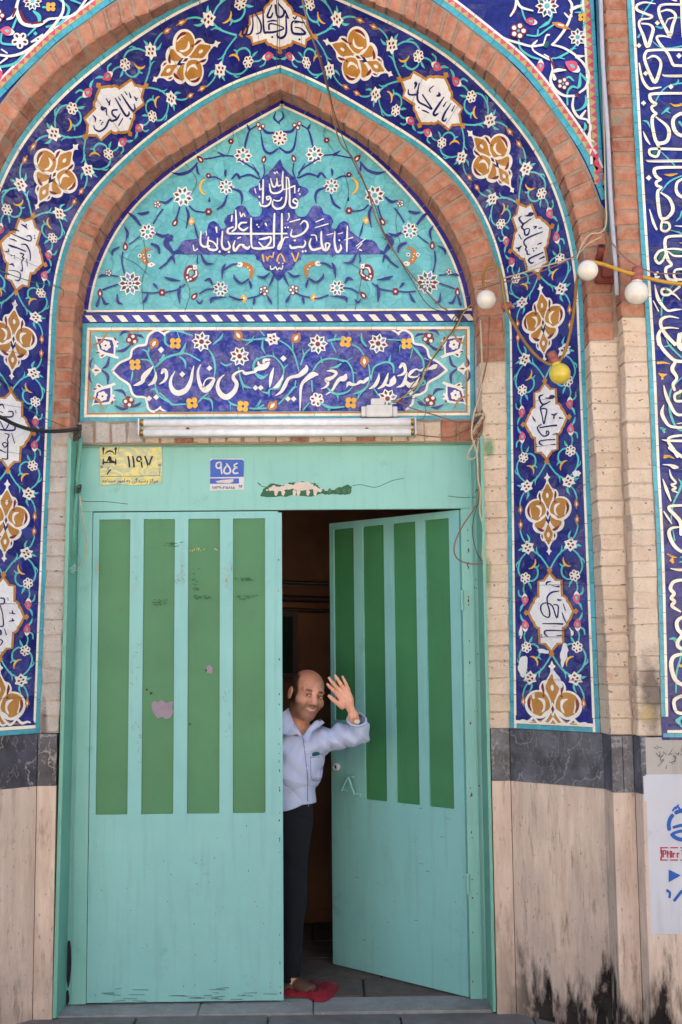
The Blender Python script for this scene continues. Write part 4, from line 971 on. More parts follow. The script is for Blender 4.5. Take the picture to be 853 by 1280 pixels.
V_ = ["350,155,2 343,148,3 345,140,1", "345,166,2 334,166,4 328,160,2", "348,186,2 338,192,3.5 330,186,3 326,164,1", "320,158,2 312,164,2 308,176,3 306,186,2", "312,162,4 309,156,1", "296,196,2 280,195,2 264,198,2 256,199,2", "280,195,4 272,190,1",
      "247,204,2 238,214,3.5 226,218,4 215,216,1", "246,205,1.5 247,214,3 250,219,1", "299,200,2 318,212,2 326,224,1", "330,206,1.6 331,216,1.6 328,224,1.2", "316,206,1 324,218,2", "300,223,3.5 296,218,3 290,224,2", "324,224,2 312,219,3 300,222,2", "282,222,1 282,216,3.4 283,212,1", "290,236,2 300,240,3.6 303,248,3 302,256,1",
      "284,245,2 280,256,3.4 272,262,2", "262,222,2 270,222,2 278,226,1.4", "262,247,1 262,252,3", "237,258,2 244,264,2 256,266,2", "233,260,2 236,270,3.5 233,286,1", "243,280,1 246,292,2.4 248,298,1", "225,259,2 222,270,2 220,274,2", "216,248,2 208,254,4 200,252,1", "204,262,2 198,270,2 192,280,2", "186,266,3 178,268,4 172,267,1", "176,282,3 168,272,4 160,266,1",
      "194,293,1 204,296,4 212,293,1", "196,292,1.6 208,297,2 216,301,2", "215,296,5 208,304,7 214,313,5 218,320,1.4", "218,318,1.5 210,328,2.4 200,336,2", "219,330,1 216,322,4 210,326,1", "175,296,1.6 168,302,1.6 162,306,1.6", "158,302,1 160,292,3.5 156,284,1", "150,309,1 142,314,3.6 141,320,1", "154,316,2 153,328,2 156,342,2", "148,346,2 140,345,2", "136,345,1 128,345,3.6 124,347,1", "148,356,2 136,360,2 129,363,2", "125,372,2 122,382,3.6 121,384,1", "128,372,2 132,380,3.6 137,380,1", "147,368,1 148,378,3.6 154,381,1",
      "178,366,2 190,367,2 199,366,2", "186,367,1 182,376,3.6 178,380,1", "198,362,1 194,357,3.6 192,355,1", "208,366,2 222,363,2 232,356,1.6", "226,352,1 214,350,4 206,347,1", "226,358,2 224,368,4 225,380,1", "250,368,2 258,363,2 268,362,2", "256,352,1 262,350,4 266,356,2", "246,376,1 250,380,2.6 254,376,1", "284,372,1 266,374,4 264,380,1", "287,371,2 298,375,2.4 304,375,2", "310,374,2 322,371,2 328,367,1.6", "319,372,1 318,378,3.4 317,382,1", "334,370,1 338,377,3.6 340,381,1",
      "336,360,1 341,350,3 344,340,1", "278,350,1 279,338,3.6 282,331,2", "281,338,2 290,332,2.4 297,331,2", "311,350,2 302,355,3 294,349,3 293,344,1", "312,352,2 314,358,3.4 314,362,1", "252,320,2 258,330,4 268,331,1", "322,346,1 330,348,3.6 338,342,1", "248,320,1 247,328,2 248,331,1", "190,306,3 198,310,4 200,318,2"]
a = Art(ft, .0068)
for p in ([(347.6, 352), (347.8, 388)], [(430, 214), (436, 240), (431, 262)], [(286, 148), (292, 170), (284, 196)], [(180, 300), (184, 330), (178, 352), (180, 388)], [(500, 250), (495, 280), (502, 310)], [(412, 150), (405, 170), (418, 190)], [(232, 205), (246, 226), (238, 246)], [(150, 320), (170, 330), (186, 344)], [(440, 330), (452, 344), (444, 388)], [(232, 388), (238, 366), (232, 350)]):
    a.stroke([(x, y, .6) for x, y in p], 'seam')
tag(a.build('section_joint', tym), kind='stuff')
a = Art(ft, .0022)
for st in V_:
    P = [tuple(map(float, q.split(','))) for q in st.split()]
    a.stroke(P, 'indigo'); a.stroke([(697.5-x, y-1.2, w) for x, y, w in P], 'indigo')
a.build('vine', tym)

# ------------------------------------------------------------------ inscription panel over the door
ins = thing('inscription_panel', 'long rectangular mosaic panel above the door, white flowing script on violet blue with turquoise ends', 'tile panel')
fi = flat(YT)
a = Art(fi, 0.); a.fill([(103.5, 404), (593, 402.4), (594, 525), (99.5, 527.6)], 'turq'); a.build('tile_field', ins)
def frame_run(d, w, mat, step, lift):
    c = [(103.8+d*1., 404.2+d), (592.8-d, 402.8+d), (593.4-d, 524.6-d), (99.8+d*1., 527-d)]
    for i in range(4):
        p, q = np.array(c[i]), np.array(c[(i+1) % 4]); L = np.hypot(*(q-p)); e = (q-p)/L
        run_pieces([tuple(p+e*(w*(i % 2))), tuple(p+e*L/2), tuple(q-e*(w*(i % 2)))], 0, w, mat, step, ins, fi, lift)
frame_run(0, 5.2, 'teal', 38, .0015); frame_run(5.4, 3.2, 'cream', 30, .0016); frame_run(8.7, 2.0, 'ochre', 60, .0017)
S6 = 6.5615
def cv(o, pts, s=S6): return [(o[0]+p[0]/s, o[1]+p[1]/s)+tuple(w/s for w in p[2:]) for p in pts]
Lp = [(265, 420), (330, 350), (412, 312), (428, 250), (480, 212), (542, 202), (560, 135), (620, 88), (700, 74)]
Lq = [(610, 770), (560, 720), (540, 640), (470, 632), (428, 600), (405, 532), (330, 480)]
Rp = [(180, 74), (240, 85), (295, 125), (312, 192), (375, 205), (420, 240), (440, 305), (510, 345), (582, 412)]
Rq = [(510, 470), (432, 515), (410, 580), (360, 612), (312, 625), (298, 690), (240, 745)]
lob = [catmull(cv((100, 400), Lp), 4), catmull(cv((470, 400), Rp), 4), catmull(cv((470, 400), [Rp[-1]]+Rq), 4), catmull(cv((100, 400), Lq+[Lp[0]]), 4)]
pl = np.vstack(lob)
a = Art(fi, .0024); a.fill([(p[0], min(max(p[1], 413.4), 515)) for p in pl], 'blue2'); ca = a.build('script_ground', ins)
a = Art(fi, .0040)
for qi, q in enumerate(lob):
    if qi: a.build('outline', ca); a = Art(fi, .0040+.0001*qi)
    a.stroke([(p[0], min(max(p[1], 413), 515), 3.) for p in q[::2]]+[(q[-1][0], min(max(q[-1][1], 413), 515), 3.)], 'white', sub=2)
a.build('outline', ca)
# script
a = Art(fi, .0055)
def N_(o, txt): letters(None, txt, S6, o, 400, 'white', a)
N_(100, "600,385,10 560,428,38 525,470,42 515,505,30 480,527,26 445,538,8;625,430,8 622,475,28 605,512,30 565,537,8;672,440,16 690,415,34 710,430,28 712,470,26 690,505,20 655,528,6;668,247,54;570,645,48;628,635,48")
N_(200, "125,425,6 95,480,20 90,540,30 120,590,42 165,600,46 220,570,40 255,500,30 268,430,20 280,380,8;185,447,50;335,370,8 315,420,18 318,480,26 335,540,32 370,575,48 400,560,46 430,520,32 445,485,20 400,480,12 370,505,10 355,550,14;408,398,48;530,450,6 490,490,20 475,550,30 500,610,42 550,635,46 600,600,40 625,560,34 630,520,32 605,480,30 610,450,22 650,425,16 680,420,14 700,440,26 740,435,20 780,425,24 800,410,22 850,385,34;785,558,46;828,558,46")
N_(300, "128,408,26 170,395,44 210,380,46 238,352,22;150,345,12 160,370,24 190,385,30;245,328,16 205,330,24 195,352,20;278,395,6 262,450,28 252,510,24 245,555,6;355,455,6 340,500,28 305,545,30 260,572,6;358,318,54;545,375,10 545,402,38 520,432,42 480,460,32 430,470,24 395,490,26 370,540,32 340,590,24 295,622,6;395,650,46;442,650,46;640,450,14 600,450,46 555,480,36 515,520,26 500,570,22 497,640,17 495,700,11 493,745,6")
N_(400, "60,420,8 100,420,22 135,437,24 110,470,24 65,490,36 50,498,24 68,520,22 50,550,18 10,568,6;215,450,16 200,480,48 160,490,32 130,530,24 100,580,17 50,615,6;220,555,6 235,522,28 265,532,26 300,530,14 318,518,24 335,508,26 360,512,24 385,490,28 415,470,17 430,445,6;485,445,8 478,490,26 450,540,28 405,568,6;610,465,14 600,505,52 570,540,22 535,530,16;560,440,8 545,490,24 520,540,28 475,568,6;655,392,20 680,365,28 695,385,28 700,420,24 680,447,20 635,462,6;715,430,8 700,490,26 680,535,28 630,555,6")
N_(470, "500,372,12 480,385,38 440,402,20 428,396,12 418,410,18 408,400,10 396,412,20 384,402,10 372,416,18 350,414,13 330,406,12 290,430,26 272,462,18 310,472,16 355,462,8;235,500,22 275,538,42 318,524,36 345,484,18 356,450,10;285,597,52")
a.build('lettering', ca)
a = Art(fi, .0033)
for o, sts in ((100, "435,410,4 430,460,16 420,500,4;500,325,8 560,330,12 600,370,14 620,440,12 620,540,12 650,620,12 760,690,14;620,385,10 660,350,14 730,300,14 800,280,12 853,260,12;640,380,6 690,290,22;510,245,6 550,260,16 570,310,12 600,360,10;570,225,8 565,260,12;700,115,12 705,190,14 740,220,10;700,120,6 760,90,12 853,95,12;580,575,6 620,570,22 650,620,10;800,95,4 815,150,10"),
               (200, "90,90,10 160,95,12 270,130,10;40,130,10 45,190,14 85,220,10;0,330,12 80,300,16 160,280,16 230,280,12 330,335,12;215,185,4 200,230,22 170,270,10;165,300,8 205,340,20 215,400,4;0,600,12 80,670,12 110,695,14 225,690,12;310,680,8 350,640,14 400,600,8;350,640,8 420,660,18 435,740,4;520,110,4 500,150,20 440,200,12;400,240,8 440,310,18 455,400,14 445,470,8;500,350,6 540,375,14 590,360,8;645,390,10 660,470,12 690,540,22 750,560,10;680,540,8 685,580,6;800,310,10 770,360,14 775,430,12 853,470,12;560,660,6 590,690,16 640,705,12;580,690,8 580,740,4;735,725,10 790,730,12 853,700,10;800,725,6 830,660,10;690,165,10 853,160,12;700,210,6 760,170,14"),
               (300, "165,90,6 200,130,12;130,160,10 220,150,10;190,170,8 185,230,18 210,280,4;20,160,10 90,170,14 120,130,4;325,170,10 390,210,12 440,270,14 470,360,12 485,420,8;435,190,8 435,270,10;575,240,10 530,290,14 500,370,12;515,240,4 525,290,14;110,420,10 130,340,14 200,305,12 270,300,12 330,350,12 360,410,12 350,480,10;270,265,4 285,310,14;395,370,4 360,400,14;130,450,10 180,480,20 230,450,6;180,590,4 230,600,18 250,570,14 320,560,10 350,500,8;470,550,6 440,560,18 400,610,14 320,690,12;460,500,10 450,560,8;240,630,4 240,600,12;80,725,10 150,730,12 220,725,10;130,720,6 170,660,6;600,420,10 640,360,14 700,325,12 780,320,12 853,345,10;665,300,4 675,350,16;740,400,6 780,390,16 830,360,6;590,500,10 595,590,10;570,680,10 520,740,12;670,690,10 730,720,16 853,715,10;730,720,8 720,760,4;720,560,8 790,610,14 853,610,10;790,610,8 810,660,4;720,170,10 780,160,12 853,150,10;750,180,6 790,270,6;800,120,4 770,160,10"),
               (400, "0,340,10 80,320,14 160,330,12 230,350,14 270,430,12 275,520,10;210,345,6 270,310,4;260,430,6 300,440,8;100,395,6 140,390,14 180,360,4;60,560,8 100,600,12 160,610,18 230,590,12 270,550,6;150,620,8 150,665,4;270,610,6 340,590,20 390,540,14 410,460,12 400,370,10;320,590,8 310,650,4;0,680,10 90,720,18 200,715,12;90,720,8 70,765,4;300,660,8 340,600,10;265,205,10 320,235,16 360,290,10;340,110,4 345,170,18 380,220,12;420,500,10 440,400,12 500,360,16 560,350,16 600,380,18 605,440,8;580,290,4 570,340,16;440,560,8 480,620,12;555,165,10 670,170,10;650,230,4 640,270,14 660,210,10;760,240,10 740,320,6;760,225,12 800,260,14 840,330,10;65,180,10 130,165,14 170,165,10;130,120,4 120,160,12;90,190,6 130,260,10"),
               (470, "300,220,14 340,270,16 385,330,14 390,420,14 380,500,12 330,580,14;400,320,10 440,335,4;375,480,8 405,520,16 375,540,6;390,500,6 310,600,10;110,690,6 200,650,10 300,620,8")):
    letters(None, sts, S6, o, 400, 'vine', a)
a.build('vine', ca)
def m_gold4(a):
    for x, y in ((-3.6, -3.2), (3.6, -3.4), (3.4, 3.4), (-3.6, 3.4)): a.circle(x, y, 3.7, 'yellow', 12)
    a.circle(0, 0, 3.6, 'yellow', 10); a.circle(0, 0, 1.9, 'indigo', 10)
for x, y in ((169.3, 456), (219.6, 429.4), (240.4, 504), (304, 508), (432.3, 427.4), (508.5, 429.7), (438.9, 503.6)):
    a = Art(fi, .0045); a.place(x, y, rng.uniform(-.15, .15), .95); m_gold4(a); a.build('flower', ca)
for x, y, r in ((252.3, 427.4, .1), (299.8, 445.7, .4), (397.5, 430.5, .7), (472.8, 429.7, .2), (484.6, 498.5, .5)):
    a = Art(fi, .0045); a.place(x, y, r, 1.28); m_lotus(a, 10, 8, 'maroon'); a.build('flower', ca)
a = Art(fi, .0045); a.place(340.8, 424, .5, 1); m_square(a); a.build('flower', ca)
a = Art(fi, .0045); a.place(396.3, 499.8, 0, 1.25); m_round(a); a.build('flower', ca)
for x, y, r in ((193, 429.7, -2.6), (298.3, 419.8, -.6), (370.4, 422.9, .6), (340.8, 507.4, .7), (455.6, 451.8, 3.1)):
    a = Art(fi, .0045); a.place(x, y, r, 1.25); a.fill([(0, -7), (3, -3), (4.6, -2), (3.6, 3), (0, 5.4), (-3.8, 3), (-4.6, -1.6), (-2.4, -3)], 'ochre', 2); a.fill([(0, -3.4), (1.7, 0), (0, 3), (-1.7, 0)], 'white', 2); a.build('bud', ca)
for x, y, fx, fy in ((132, 432, 1, 1), (128, 495.5, 1, -1), (568, 431, -1, 1), (570, 494, -1, -1)):
    a = Art(fi, .003); a.place(x, y, 0, .95, fx, fy)
    a.fill([(-14, -13), (-9, -10.5), (2, -11), (9, -10.5), (13, -9), (18, -4), (16, 3), (13.6, 2), (13, 13), (18.6, 15.4), (16, 18), (12, 16.5), (2, 13), (-5, 17), (-8, 16), (-7.5, 13), (-12.6, 8), (-9.5, 6), (-11, 0), (-11.5, -6)], 'white')
    a.fill([(-11, -9), (0, -8.6), (9, -7), (11, 0), (11, 11.4), (0, 9), (-7, 5), (-9, -3)], 'indigo')
    for k in range(6): t = k*math.pi/3+.3; a.circle(.5+4.2*math.cos(t), 4.2*math.sin(t), 2.7, 'white', 9)
    a.circle(.5, 0, 3, 'white', 9); a.circle(.5, 0, 1.5, 'maroon', 8)
    a.drop(12, -10.5, 6, 2.8, 1.1, 'maroon'); a.drop(15, -1, 4.6, 2.6, -.7, 'lilac'); a.drop(-12, 8.6, 6, 2.4, .3, 'maroon'); a.drop(-6, 14.6, 6, 2.6, -.5, 'maroon')
    a.stroke([(2, -17, 1.2), (-1, -11, 2.4), (-6, -5, 2.6), (-12, -2, 2.6), (-17, 0, 1.)], 'ochre'); a.build('palmette', ins)
for x, y, s in ((165.5, 424, 1), (161, 503, 1), (535.5, 423, 1), (538, 501, 1)):
    a = Art(fi, .003); a.place(x, y, 0, 1.1, 1, 1 if y < 460 else -1)
    for k in range(5): t = 2*math.pi*k/5+.4; a.circle(4.2*math.cos(t), 4.2*math.sin(t), 3.2, 'maroon', 10)
    a.circle(0, 0, 4, 'maroon', 10)
    for p in ((-3.4, 1), (1, -3), (3, 3)): a.circle(*p, 2, 'white', 9)
    a.build('flower', ins)
for x, y, fx in ((120, 463, 1), (579, 461, -1)):
    a = Art(fi, .003); a.place(x, y, 0, 1, fx)
    a.fill([(-6, 0), (-2, -3), (-1, -8), (3, -4), (7, -1), (7, 2), (3, 4), (-1, 8), (-2, 4)], 'white'); a.drop(-2, 0, 7, 2.6, 0, 'maroon'); a.build('bud', ins)
a = Art(fi, .0022)
for st in ("116,448,1 113,455,3 114,460,1", "113,464,1 112,472,3.4 115,479,1", "128,461,1 134,457,4 137,447,2", "128,463,2 135,470,4 135,480,2", "145,439,1 155,438,4 164,431,1.6", "143,488,1 153,489,4 158,496,1", "150,420,1 155,415,4 163,415,1", "170,419,2 176,420,3.6 180,423,1", "144,507,1 152,511,4 160,511,1", "165,509,2 173,506,4 177,503,1"):
    P = [tuple(map(float, q.split(','))) for q in st.split()]; a.stroke(P, 'indigo'); a.stroke([(699-x, y-1.5, w) for x, y, w in P], 'indigo')
a.build('vine', ins)
for x, y, s in ((205, 413.6, 1), (200, 514.4, -1), (497.6, 412.8, 1)):
    a = Art(fi, .0046); a.place(x, y, 0, 1, 1, s); a.fill([(-9, 0), (9, 0), (3, 3.4), (1, 7), (-2, 4)], 'white'); a.fill([(-4, .2), (4, .2), (0, 2.4)], 'maroon'); a.build('bud', ca)
# ------------------------------------------------------------------ spandrels
fs = flat(YF)
OOr = [(478, -34)]+rp['OO']; OOl = [(210, -38)]+lp['OO'][:6]+[(-24, 148)]
sp = thing('spandrel_panel', 'blue mosaic spandrel at the upper right with white scrolls and pink zigzag edge', 'tile panel')
er = [q for q in OOr if q[1] < 245]; side = [(739, -40), (742, 0), (746, 70), (751, 160), (755, 232)]
a = Art(flat(YF+.0045), 0.); a.fill([(462, -44)]+[tuple(q) for q in offs(catmull(er, 3), 9)]+[(757, 262)]+[(x_+4, y_) for x_, y_ in side[::-1]], 'blue'); a.build('tile_field', sp)
run_pieces(catmull(er+[(754, 250)], 5), 2.0, -5, 'teal', 26, sp, fs, .0015)
def zig(path, d0, d1, flip, parent, skip_end=0):
    P = np.array(path, float); L = np.r_[0, np.cumsum(np.hypot(*np.diff(P, axis=0).T))]
    A = offs(P, d0); B = offs(P, d1); at = lambda Z, s: (np.interp(s, L, Z[:, 0]), np.interp(s, L, Z[:, 1]))
    a = Art(fs, .0016); q = np.arange(0, L[-1], 3.)
    X = [at(A, s) for s in q]+[at(B, s) for s in q]; k = len(q); a._put(X, [(i, i+1, k+i+1, k+i) for i in range(k-1)], 'khaki')
    s = 2.
    while s < L[-1]-8:
        p = [at(A, s), at(A, s+9.6), at(B, s+4.8)] if not flip else [at(B, s), at(B, s+9.6), at(A, s+4.8)]
        a._put(p, [(0, 1, 2)], 'pink'); s += 10.4
    tag(a.build('zigzag_border', parent), kind='stuff')
zig(catmull(er, 5), -5.3, -12, True, sp); run_pieces(catmull(er[:-1], 5), -12.2, -15.2, 'white', 30, sp, fs, .0018)
run_pieces(catmull(side, 6), 0, 4.6, 'teal', 30, sp, fs, .0017); zig(catmull(side, 6), 4.8, 11.6, False, sp); run_pieces(catmull(side[:3]+[(748, 110), (750.5, 160), (753, 205)], 6), 11.8, 14.8, 'white', 30, sp, fs, .002)
S5 = 5.333
def tr_(a, o, s, sts, mat, ox=0):
    letters(None, sts, s, o[0], o[1], mat, a)
a = Art(fs, .0022)
tr_(a, (640, 0), S5, "60,40,10 80,110,12 100,150,10;100,235,10 170,240,12 230,200,12 280,165,10;170,240,10 175,200,12;260,60,10 265,110,14 240,160,12;180,190,6 230,160,22 250,140,4;465,0,8 460,50,12 480,90,10;485,150,12 475,190,12;430,300,10 390,340,14 310,385,12 270,390,10;390,330,8 430,325,4;45,270,12 60,330,12 130,380,14 200,400,10;340,540,6 380,515,14 410,540,10;440,590,10 400,580,16 370,620,12 370,700,12;455,490,10 450,570,22 430,590,6;455,490,10 515,555,22;490,640,6 495,690,22 460,730,12 420,740,8;485,820,6 490,850,20 475,880,6;420,85,6 460,85,14;310,385,10 350,395,6", 'vine')
a.build('vine', sp)
a = Art(fs, .0032)
tr_(a, (640, 0), S5, "-120,215,13 -40,262,14 50,290,16 130,310,15 210,300,15;130,310,8 150,345,12 210,380,14 250,400,12;130,310,10 150,290,16 170,270,6;380,0,14 400,40,18 385,130,16 345,210,18 290,280,16 265,300,12;265,300,12 340,320,15 410,360,16 430,380,14;430,380,26 490,375,6;430,380,14 480,430,18 512,500,18 495,580,18 450,620,14;430,640,14 350,640,18 290,600,18 258,540,18 270,470,14;210,300,10 230,240,12 250,235,10;410,650,12 405,720,18 440,780,18 500,800,12;500,800,14 525,850,16 510,920,16 545,945,10;270,470,10 260,400,12 215,365,8;390,70,16 430,50,22 480,35,10;350,90,10 380,120,14 400,110,10;30,0,16 20,60,16 -10,110,12;30,0,14 60,50,18 140,75,10;270,480,20 310,470,24 360,470,6;285,530,26 275,500,18;460,780,22 490,740,10;500,310,4", 'white')
for x, y in ((60, 650),): pass
a.build('scroll', sp)
a = Art(fs, .0042)
tr_(a, (640, 0), S5, "365,105,20 390,90,8;410,65,12 450,45,12;5,60,14 20,90,10;250,385,10 280,450,14;285,510,22;290,490,18;430,635,28 440,650,10;475,770,14 500,760,8;508,830,12 505,870,14;235,250,14;275,350,12", 'maroon'); tr_(a, (640, 0), S5, "235,290,26 225,310,30", 'green')
a.build('scroll_inlay', sp)
for f, x, y, s, r in ((lambda a: m_lotus(a, 10, 10), 684, 8, 1.5, 0), (m_ros, 648, 39, 1.7, 0), (lambda a: m_lotus(a), 722, 47, 1.15, 0), (m_bud, 664, 27, 1, 1.8), (m_bud, 675.5, 83, 1, 0), (m_gold4, 728, 22, .7, 0), (m_bud, 716, 83, 1.4, 2.2), (m_ros, 704, 105, 1.3, 0)):
    a = Art(fs, .0036); a.place(x, y, r, s); f(a); a.build('flower', sp)
a = Art(fs, .0036); a.stroke([(691, 29, 2), (700, 32, 7), (713, 37, 1)], 'ochre'); a.stroke([(698, 31, 2), (704, 32.5, 2)], 'white'); a.build('bud', sp)
sp = thing('spandrel_panel', 'blue mosaic spandrel in the upper left corner with white scrolls and pink zigzag edge', 'tile panel')
el = OOl
a = Art(flat(YF+.0045), 0.); a.fill([(-60, -60)]+[(218, -60)]+[tuple(q) for q in offs(catmull(el, 3), -9)]+[(-60, 200)], 'blue'); a.build('tile_field', sp)
run_pieces(catmull(el, 5), -2., 5.2, 'teal', 26, sp, fs, .0015); zig(catmull(el, 5), 5.4, 11.6, True, sp); run_pieces(catmull(el, 5), 11.8, 14.8, 'white', 30, sp, fs, .0018)
a = Art(fs, .0022); S4 = 4.265
tr_(a, (0, 0), S4, "90,100,10 70,150,12;10,180,10 10,230,12 80,240,12;180,60,10 210,90,22 210,140,6;150,190,8 190,150,12;190,180,24;230,40,10 280,40,12;320,0,10 370,50,14 330,120,14 250,145,12;380,0,12 430,20,10;0,360,14 80,340,14 130,290,12", 'vine'); a.build('vine', sp)
a = Art(fs, .0032)
tr_(a, (0, 0), S4, "0,295,12 60,300,14 130,280,15 200,230,15 260,170,14 330,80,15 340,20,12 330,0,12;100,0,14 90,50,18 110,110,22 150,135,22 210,135,18 260,105,14 300,100,12 370,90,12 410,70,14 460,0,12;40,105,10 70,90,16 90,40,16;10,0,14;170,225,10 210,205,20 230,185,8;0,340,8 40,310,12;10,265,8 40,285,8", 'white'); a.build('scroll', sp)
for q in "110,60,14 130,110,16 160,125,10;170,128,12 230,120,10;205,210,14;85,50,14 70,90,10".split(';'):
    a = Art(fs, .0042); tr_(a, (0, 0), S4, q, 'maroon'); a.build('scroll_inlay', sp)
for f, x, y, s, r in ((lambda a: m_lotus(a, 10, 10), 41, 2, 1.2, 0), (lambda a: m_round(a, 5), 25.5, 51, 1.5, 0), (m_bud, 9.5, 39, 1.2, 1.8), (m_gold4, 64, 9, .8, 0), (m_ros, -2, 20, 1.4, 0), (m_bud, -2, 93, 1.2, 0)):
    a = Art(fs, .0036); a.place(x, y, r, s); f(a); a.build('flower', sp)

# ------------------------------------------------------------------ tall calligraphy panel at the right
cp = thing('calligraphy_panel', 'tall dark blue tile panel with large cream calligraphy at the right edge beyond the pilaster', 'tile panel')
fc = flat(YP)
XE = [(783.5, -40), (784.2, 0), (797.5, 240), (810, 440), (816, 580), (822, 700), (827.6, 925)]
a = Art(fc, 0.); a.fill([(1010, -40)]+XE+[(1010, 925)], 'navy_field' if 0 else 'blue'); a.build('tile_field', cp)
P_ = catmull(XE, 8)[:, :2]; P_ = P_[P_[:, 1] < 922]
run_pieces(P_, .2, -5, 'teal', 30, cp, fc, .0015); run_pieces(P_, -5.2, -8.6, 'cream', 24, cp, fc, .0016)
run_pieces([(1000, 921.5), (900, 921.5), (829, 921.5)], 0, 5, 'teal', 30, cp, fc, .0018); run_pieces([(1000, 916), (900, 916), (834, 916)], 0, 3.4, 'cream', 30, cp, fc, .0019)
a = Art(fc, .0058)
y = 8.
while y < 915:
    x_ = np.interp(y, [q[1] for q in XE], [q[0] for q in XE])+9; a.stroke([(x_, y, .35), (1000, y-1, .35)], 'seam'); y += 17.6
tag(a.build('section_joint', cp), kind='stuff')
a = Art(fc, .0022); b_ = Art(fc, .004); g_ = Art(fc, .003)
S8 = 8.534
def R_(o, white, teal='', gold='', s=S8):
    letters(None, white, s, 780, o, 'cream', b_); letters(None, teal, s, 780, o, 'vine', a); letters(None, gold, s, 780, o, 'yellow', g_)
R_(0, "335,45,8 220,30,20 140,60,28 140,110,30 230,150,26 300,180,26 260,205,20 180,215,26 160,270,26 200,370,32 250,500,40 290,400,36 310,310,34 270,265,22 190,255,18;620,55,28 420,55,28 370,100,30 390,200,34 440,300,34 490,380,40 520,270,34 550,180,30 520,130,28 460,110,22 390,130,14;440,270,8 470,210,18 540,190,10;355,250,56;158,490,56;230,788,56;585,600,60;500,930,56;208,1105,56;500,410,8 420,390,20 350,400,26 380,470,28 470,580,30 520,690,32 570,705,28 700,705,28;700,535,28 300,540,26 230,570,30 220,640,32 270,780,34 330,880,40 380,760,34 390,670,30 350,615,26 300,605,22 250,630,12;160,680,14 195,850,30 260,945,30 330,945,22 395,935,10;410,800,8 450,815,24 700,815,28;700,1000,26 320,1005,30 275,1040,34 300,1090,32 345,1115,24 295,1145,28 310,1190,30 345,1215,20 310,1240,28 300,1290,32;540,1270,24 580,1220,24 700,1200,26;500,0,10 540,10,20 560,15,10;610,0,26 615,200,26 625,400,22",
   "310,0,16 220,120,16 190,190,14;290,430,6 380,500,14 500,515,16 640,490,14;700,880,16 500,910,14 400,980,16 340,1080,14;340,285,10 400,300,24 440,270,10;150,400,26 185,350,14;570,190,14 700,190,12;580,850,8 570,890,24 500,915,8;400,1220,8 460,1170,30 485,1150,6;440,1180,20 495,1210,8;200,100,10", "490,1105,6 550,1130,24 640,1110,26")
R_(140, "345,20,30 300,70,34 310,200,36 350,330,36 450,320,38 480,230,40 450,150,32 340,60,16;345,330,30 375,405,28 350,478,28 285,465,28 268,425,26 315,398,26 640,405,28;235,520,8 300,530,26 700,525,28;205,215,10 235,290,28 275,350,12;700,0,20 620,20,30 540,60,36 520,130,40 560,230,40 700,290,30;700,595,26 370,600,32 320,640,38 350,700,36 395,725,20 345,750,32 350,790,30 400,810,20 360,850,34 360,950,40 390,1130,36 470,1125,34 520,1040,40 480,930,32 390,865,14;262,708,62;700,690,20 620,720,24 560,770,30 570,880,34 700,950,30;385,1130,24 405,1165,24 395,1215,26 400,1265,26 450,1275,26 485,1240,26 470,1190,26 420,1180,22;270,1045,10 310,1180,28 345,1260,20;540,1220,6 623,1225,16 700,1225,16",
   "700,670,14 600,690,16 480,750,16 400,850,12;400,430,8 540,570,16;200,95,6 250,110,24 280,175,6;590,110,26 620,150,26;700,1040,12 620,1060,14 600,1120,20 560,1165,10;500,1265,10 600,1290,16", "430,670,8 500,675,26 570,660,8")
R_(280, "700,130,28 480,140,28 435,190,34 445,300,34 470,390,34 505,440,28 445,480,32 450,560,34 490,600,32 560,605,30;440,275,22 370,300,28 330,370,30 370,425,28 420,380,26 450,300,18;450,275,16 540,270,20 700,290,22;700,345,20 540,345,22 470,300,14;700,490,26 560,490,24 530,540,28 550,590,28 620,600,28;330,540,34 360,520,20;335,575,34 370,570,20;325,655,8 360,800,38 425,895,28 470,930,24 540,920,24 610,915,8;440,690,28 400,710,28 410,755,28 470,760,26 500,725,24 440,690,22;490,740,24 540,760,20 590,810,12;510,740,14 590,675,28;310,825,10 365,935,14;580,1010,8 480,990,22 400,1020,34 390,1090,36 440,1180,38 540,1290,36;580,1120,8 480,1110,20 400,1130,30 360,1200,36 370,1290,36;700,1170,40 600,1190,46 580,1290,46;310,0,10 345,60,20", "525,650,10 420,780,14 405,850,16 398,980,18;510,70,8 640,115,14", "590,200,6 660,215,14")
R_(420, "365,0,38 385,100,36 450,190,36 550,270,34 700,270,28;440,0,30 550,90,30 640,90,24;590,-10,50 590,120,50 700,180,40;540,290,34 510,360,42 560,450,32 520,520,34 535,580,30;600,600,28 540,630,30 545,690,28 600,700,28 700,690,28;640,590,26 590,590,22;420,530,8 440,620,32 480,720,36 560,840,30 700,830,20;420,740,8 400,820,38 430,900,36 500,970,28 700,985,26;560,940,8 700,920,16;700,1055,20 500,1080,28 470,1130,32 520,1210,36 570,1290,36;400,1110,6 480,1120,24 700,1125,28", "450,30,8 490,110,20 620,240,14;430,115,6 500,105,20;620,440,8 510,560,18 480,700,20 500,850,26 560,980,22 640,1020,16;390,985,24 440,995,20;415,1000,24 430,1030,24", "358,290,26 420,285,22 490,300,6;370,400,10 410,420,34 455,410,8;410,420,20 408,460,24;430,1280,20 490,1285,12")
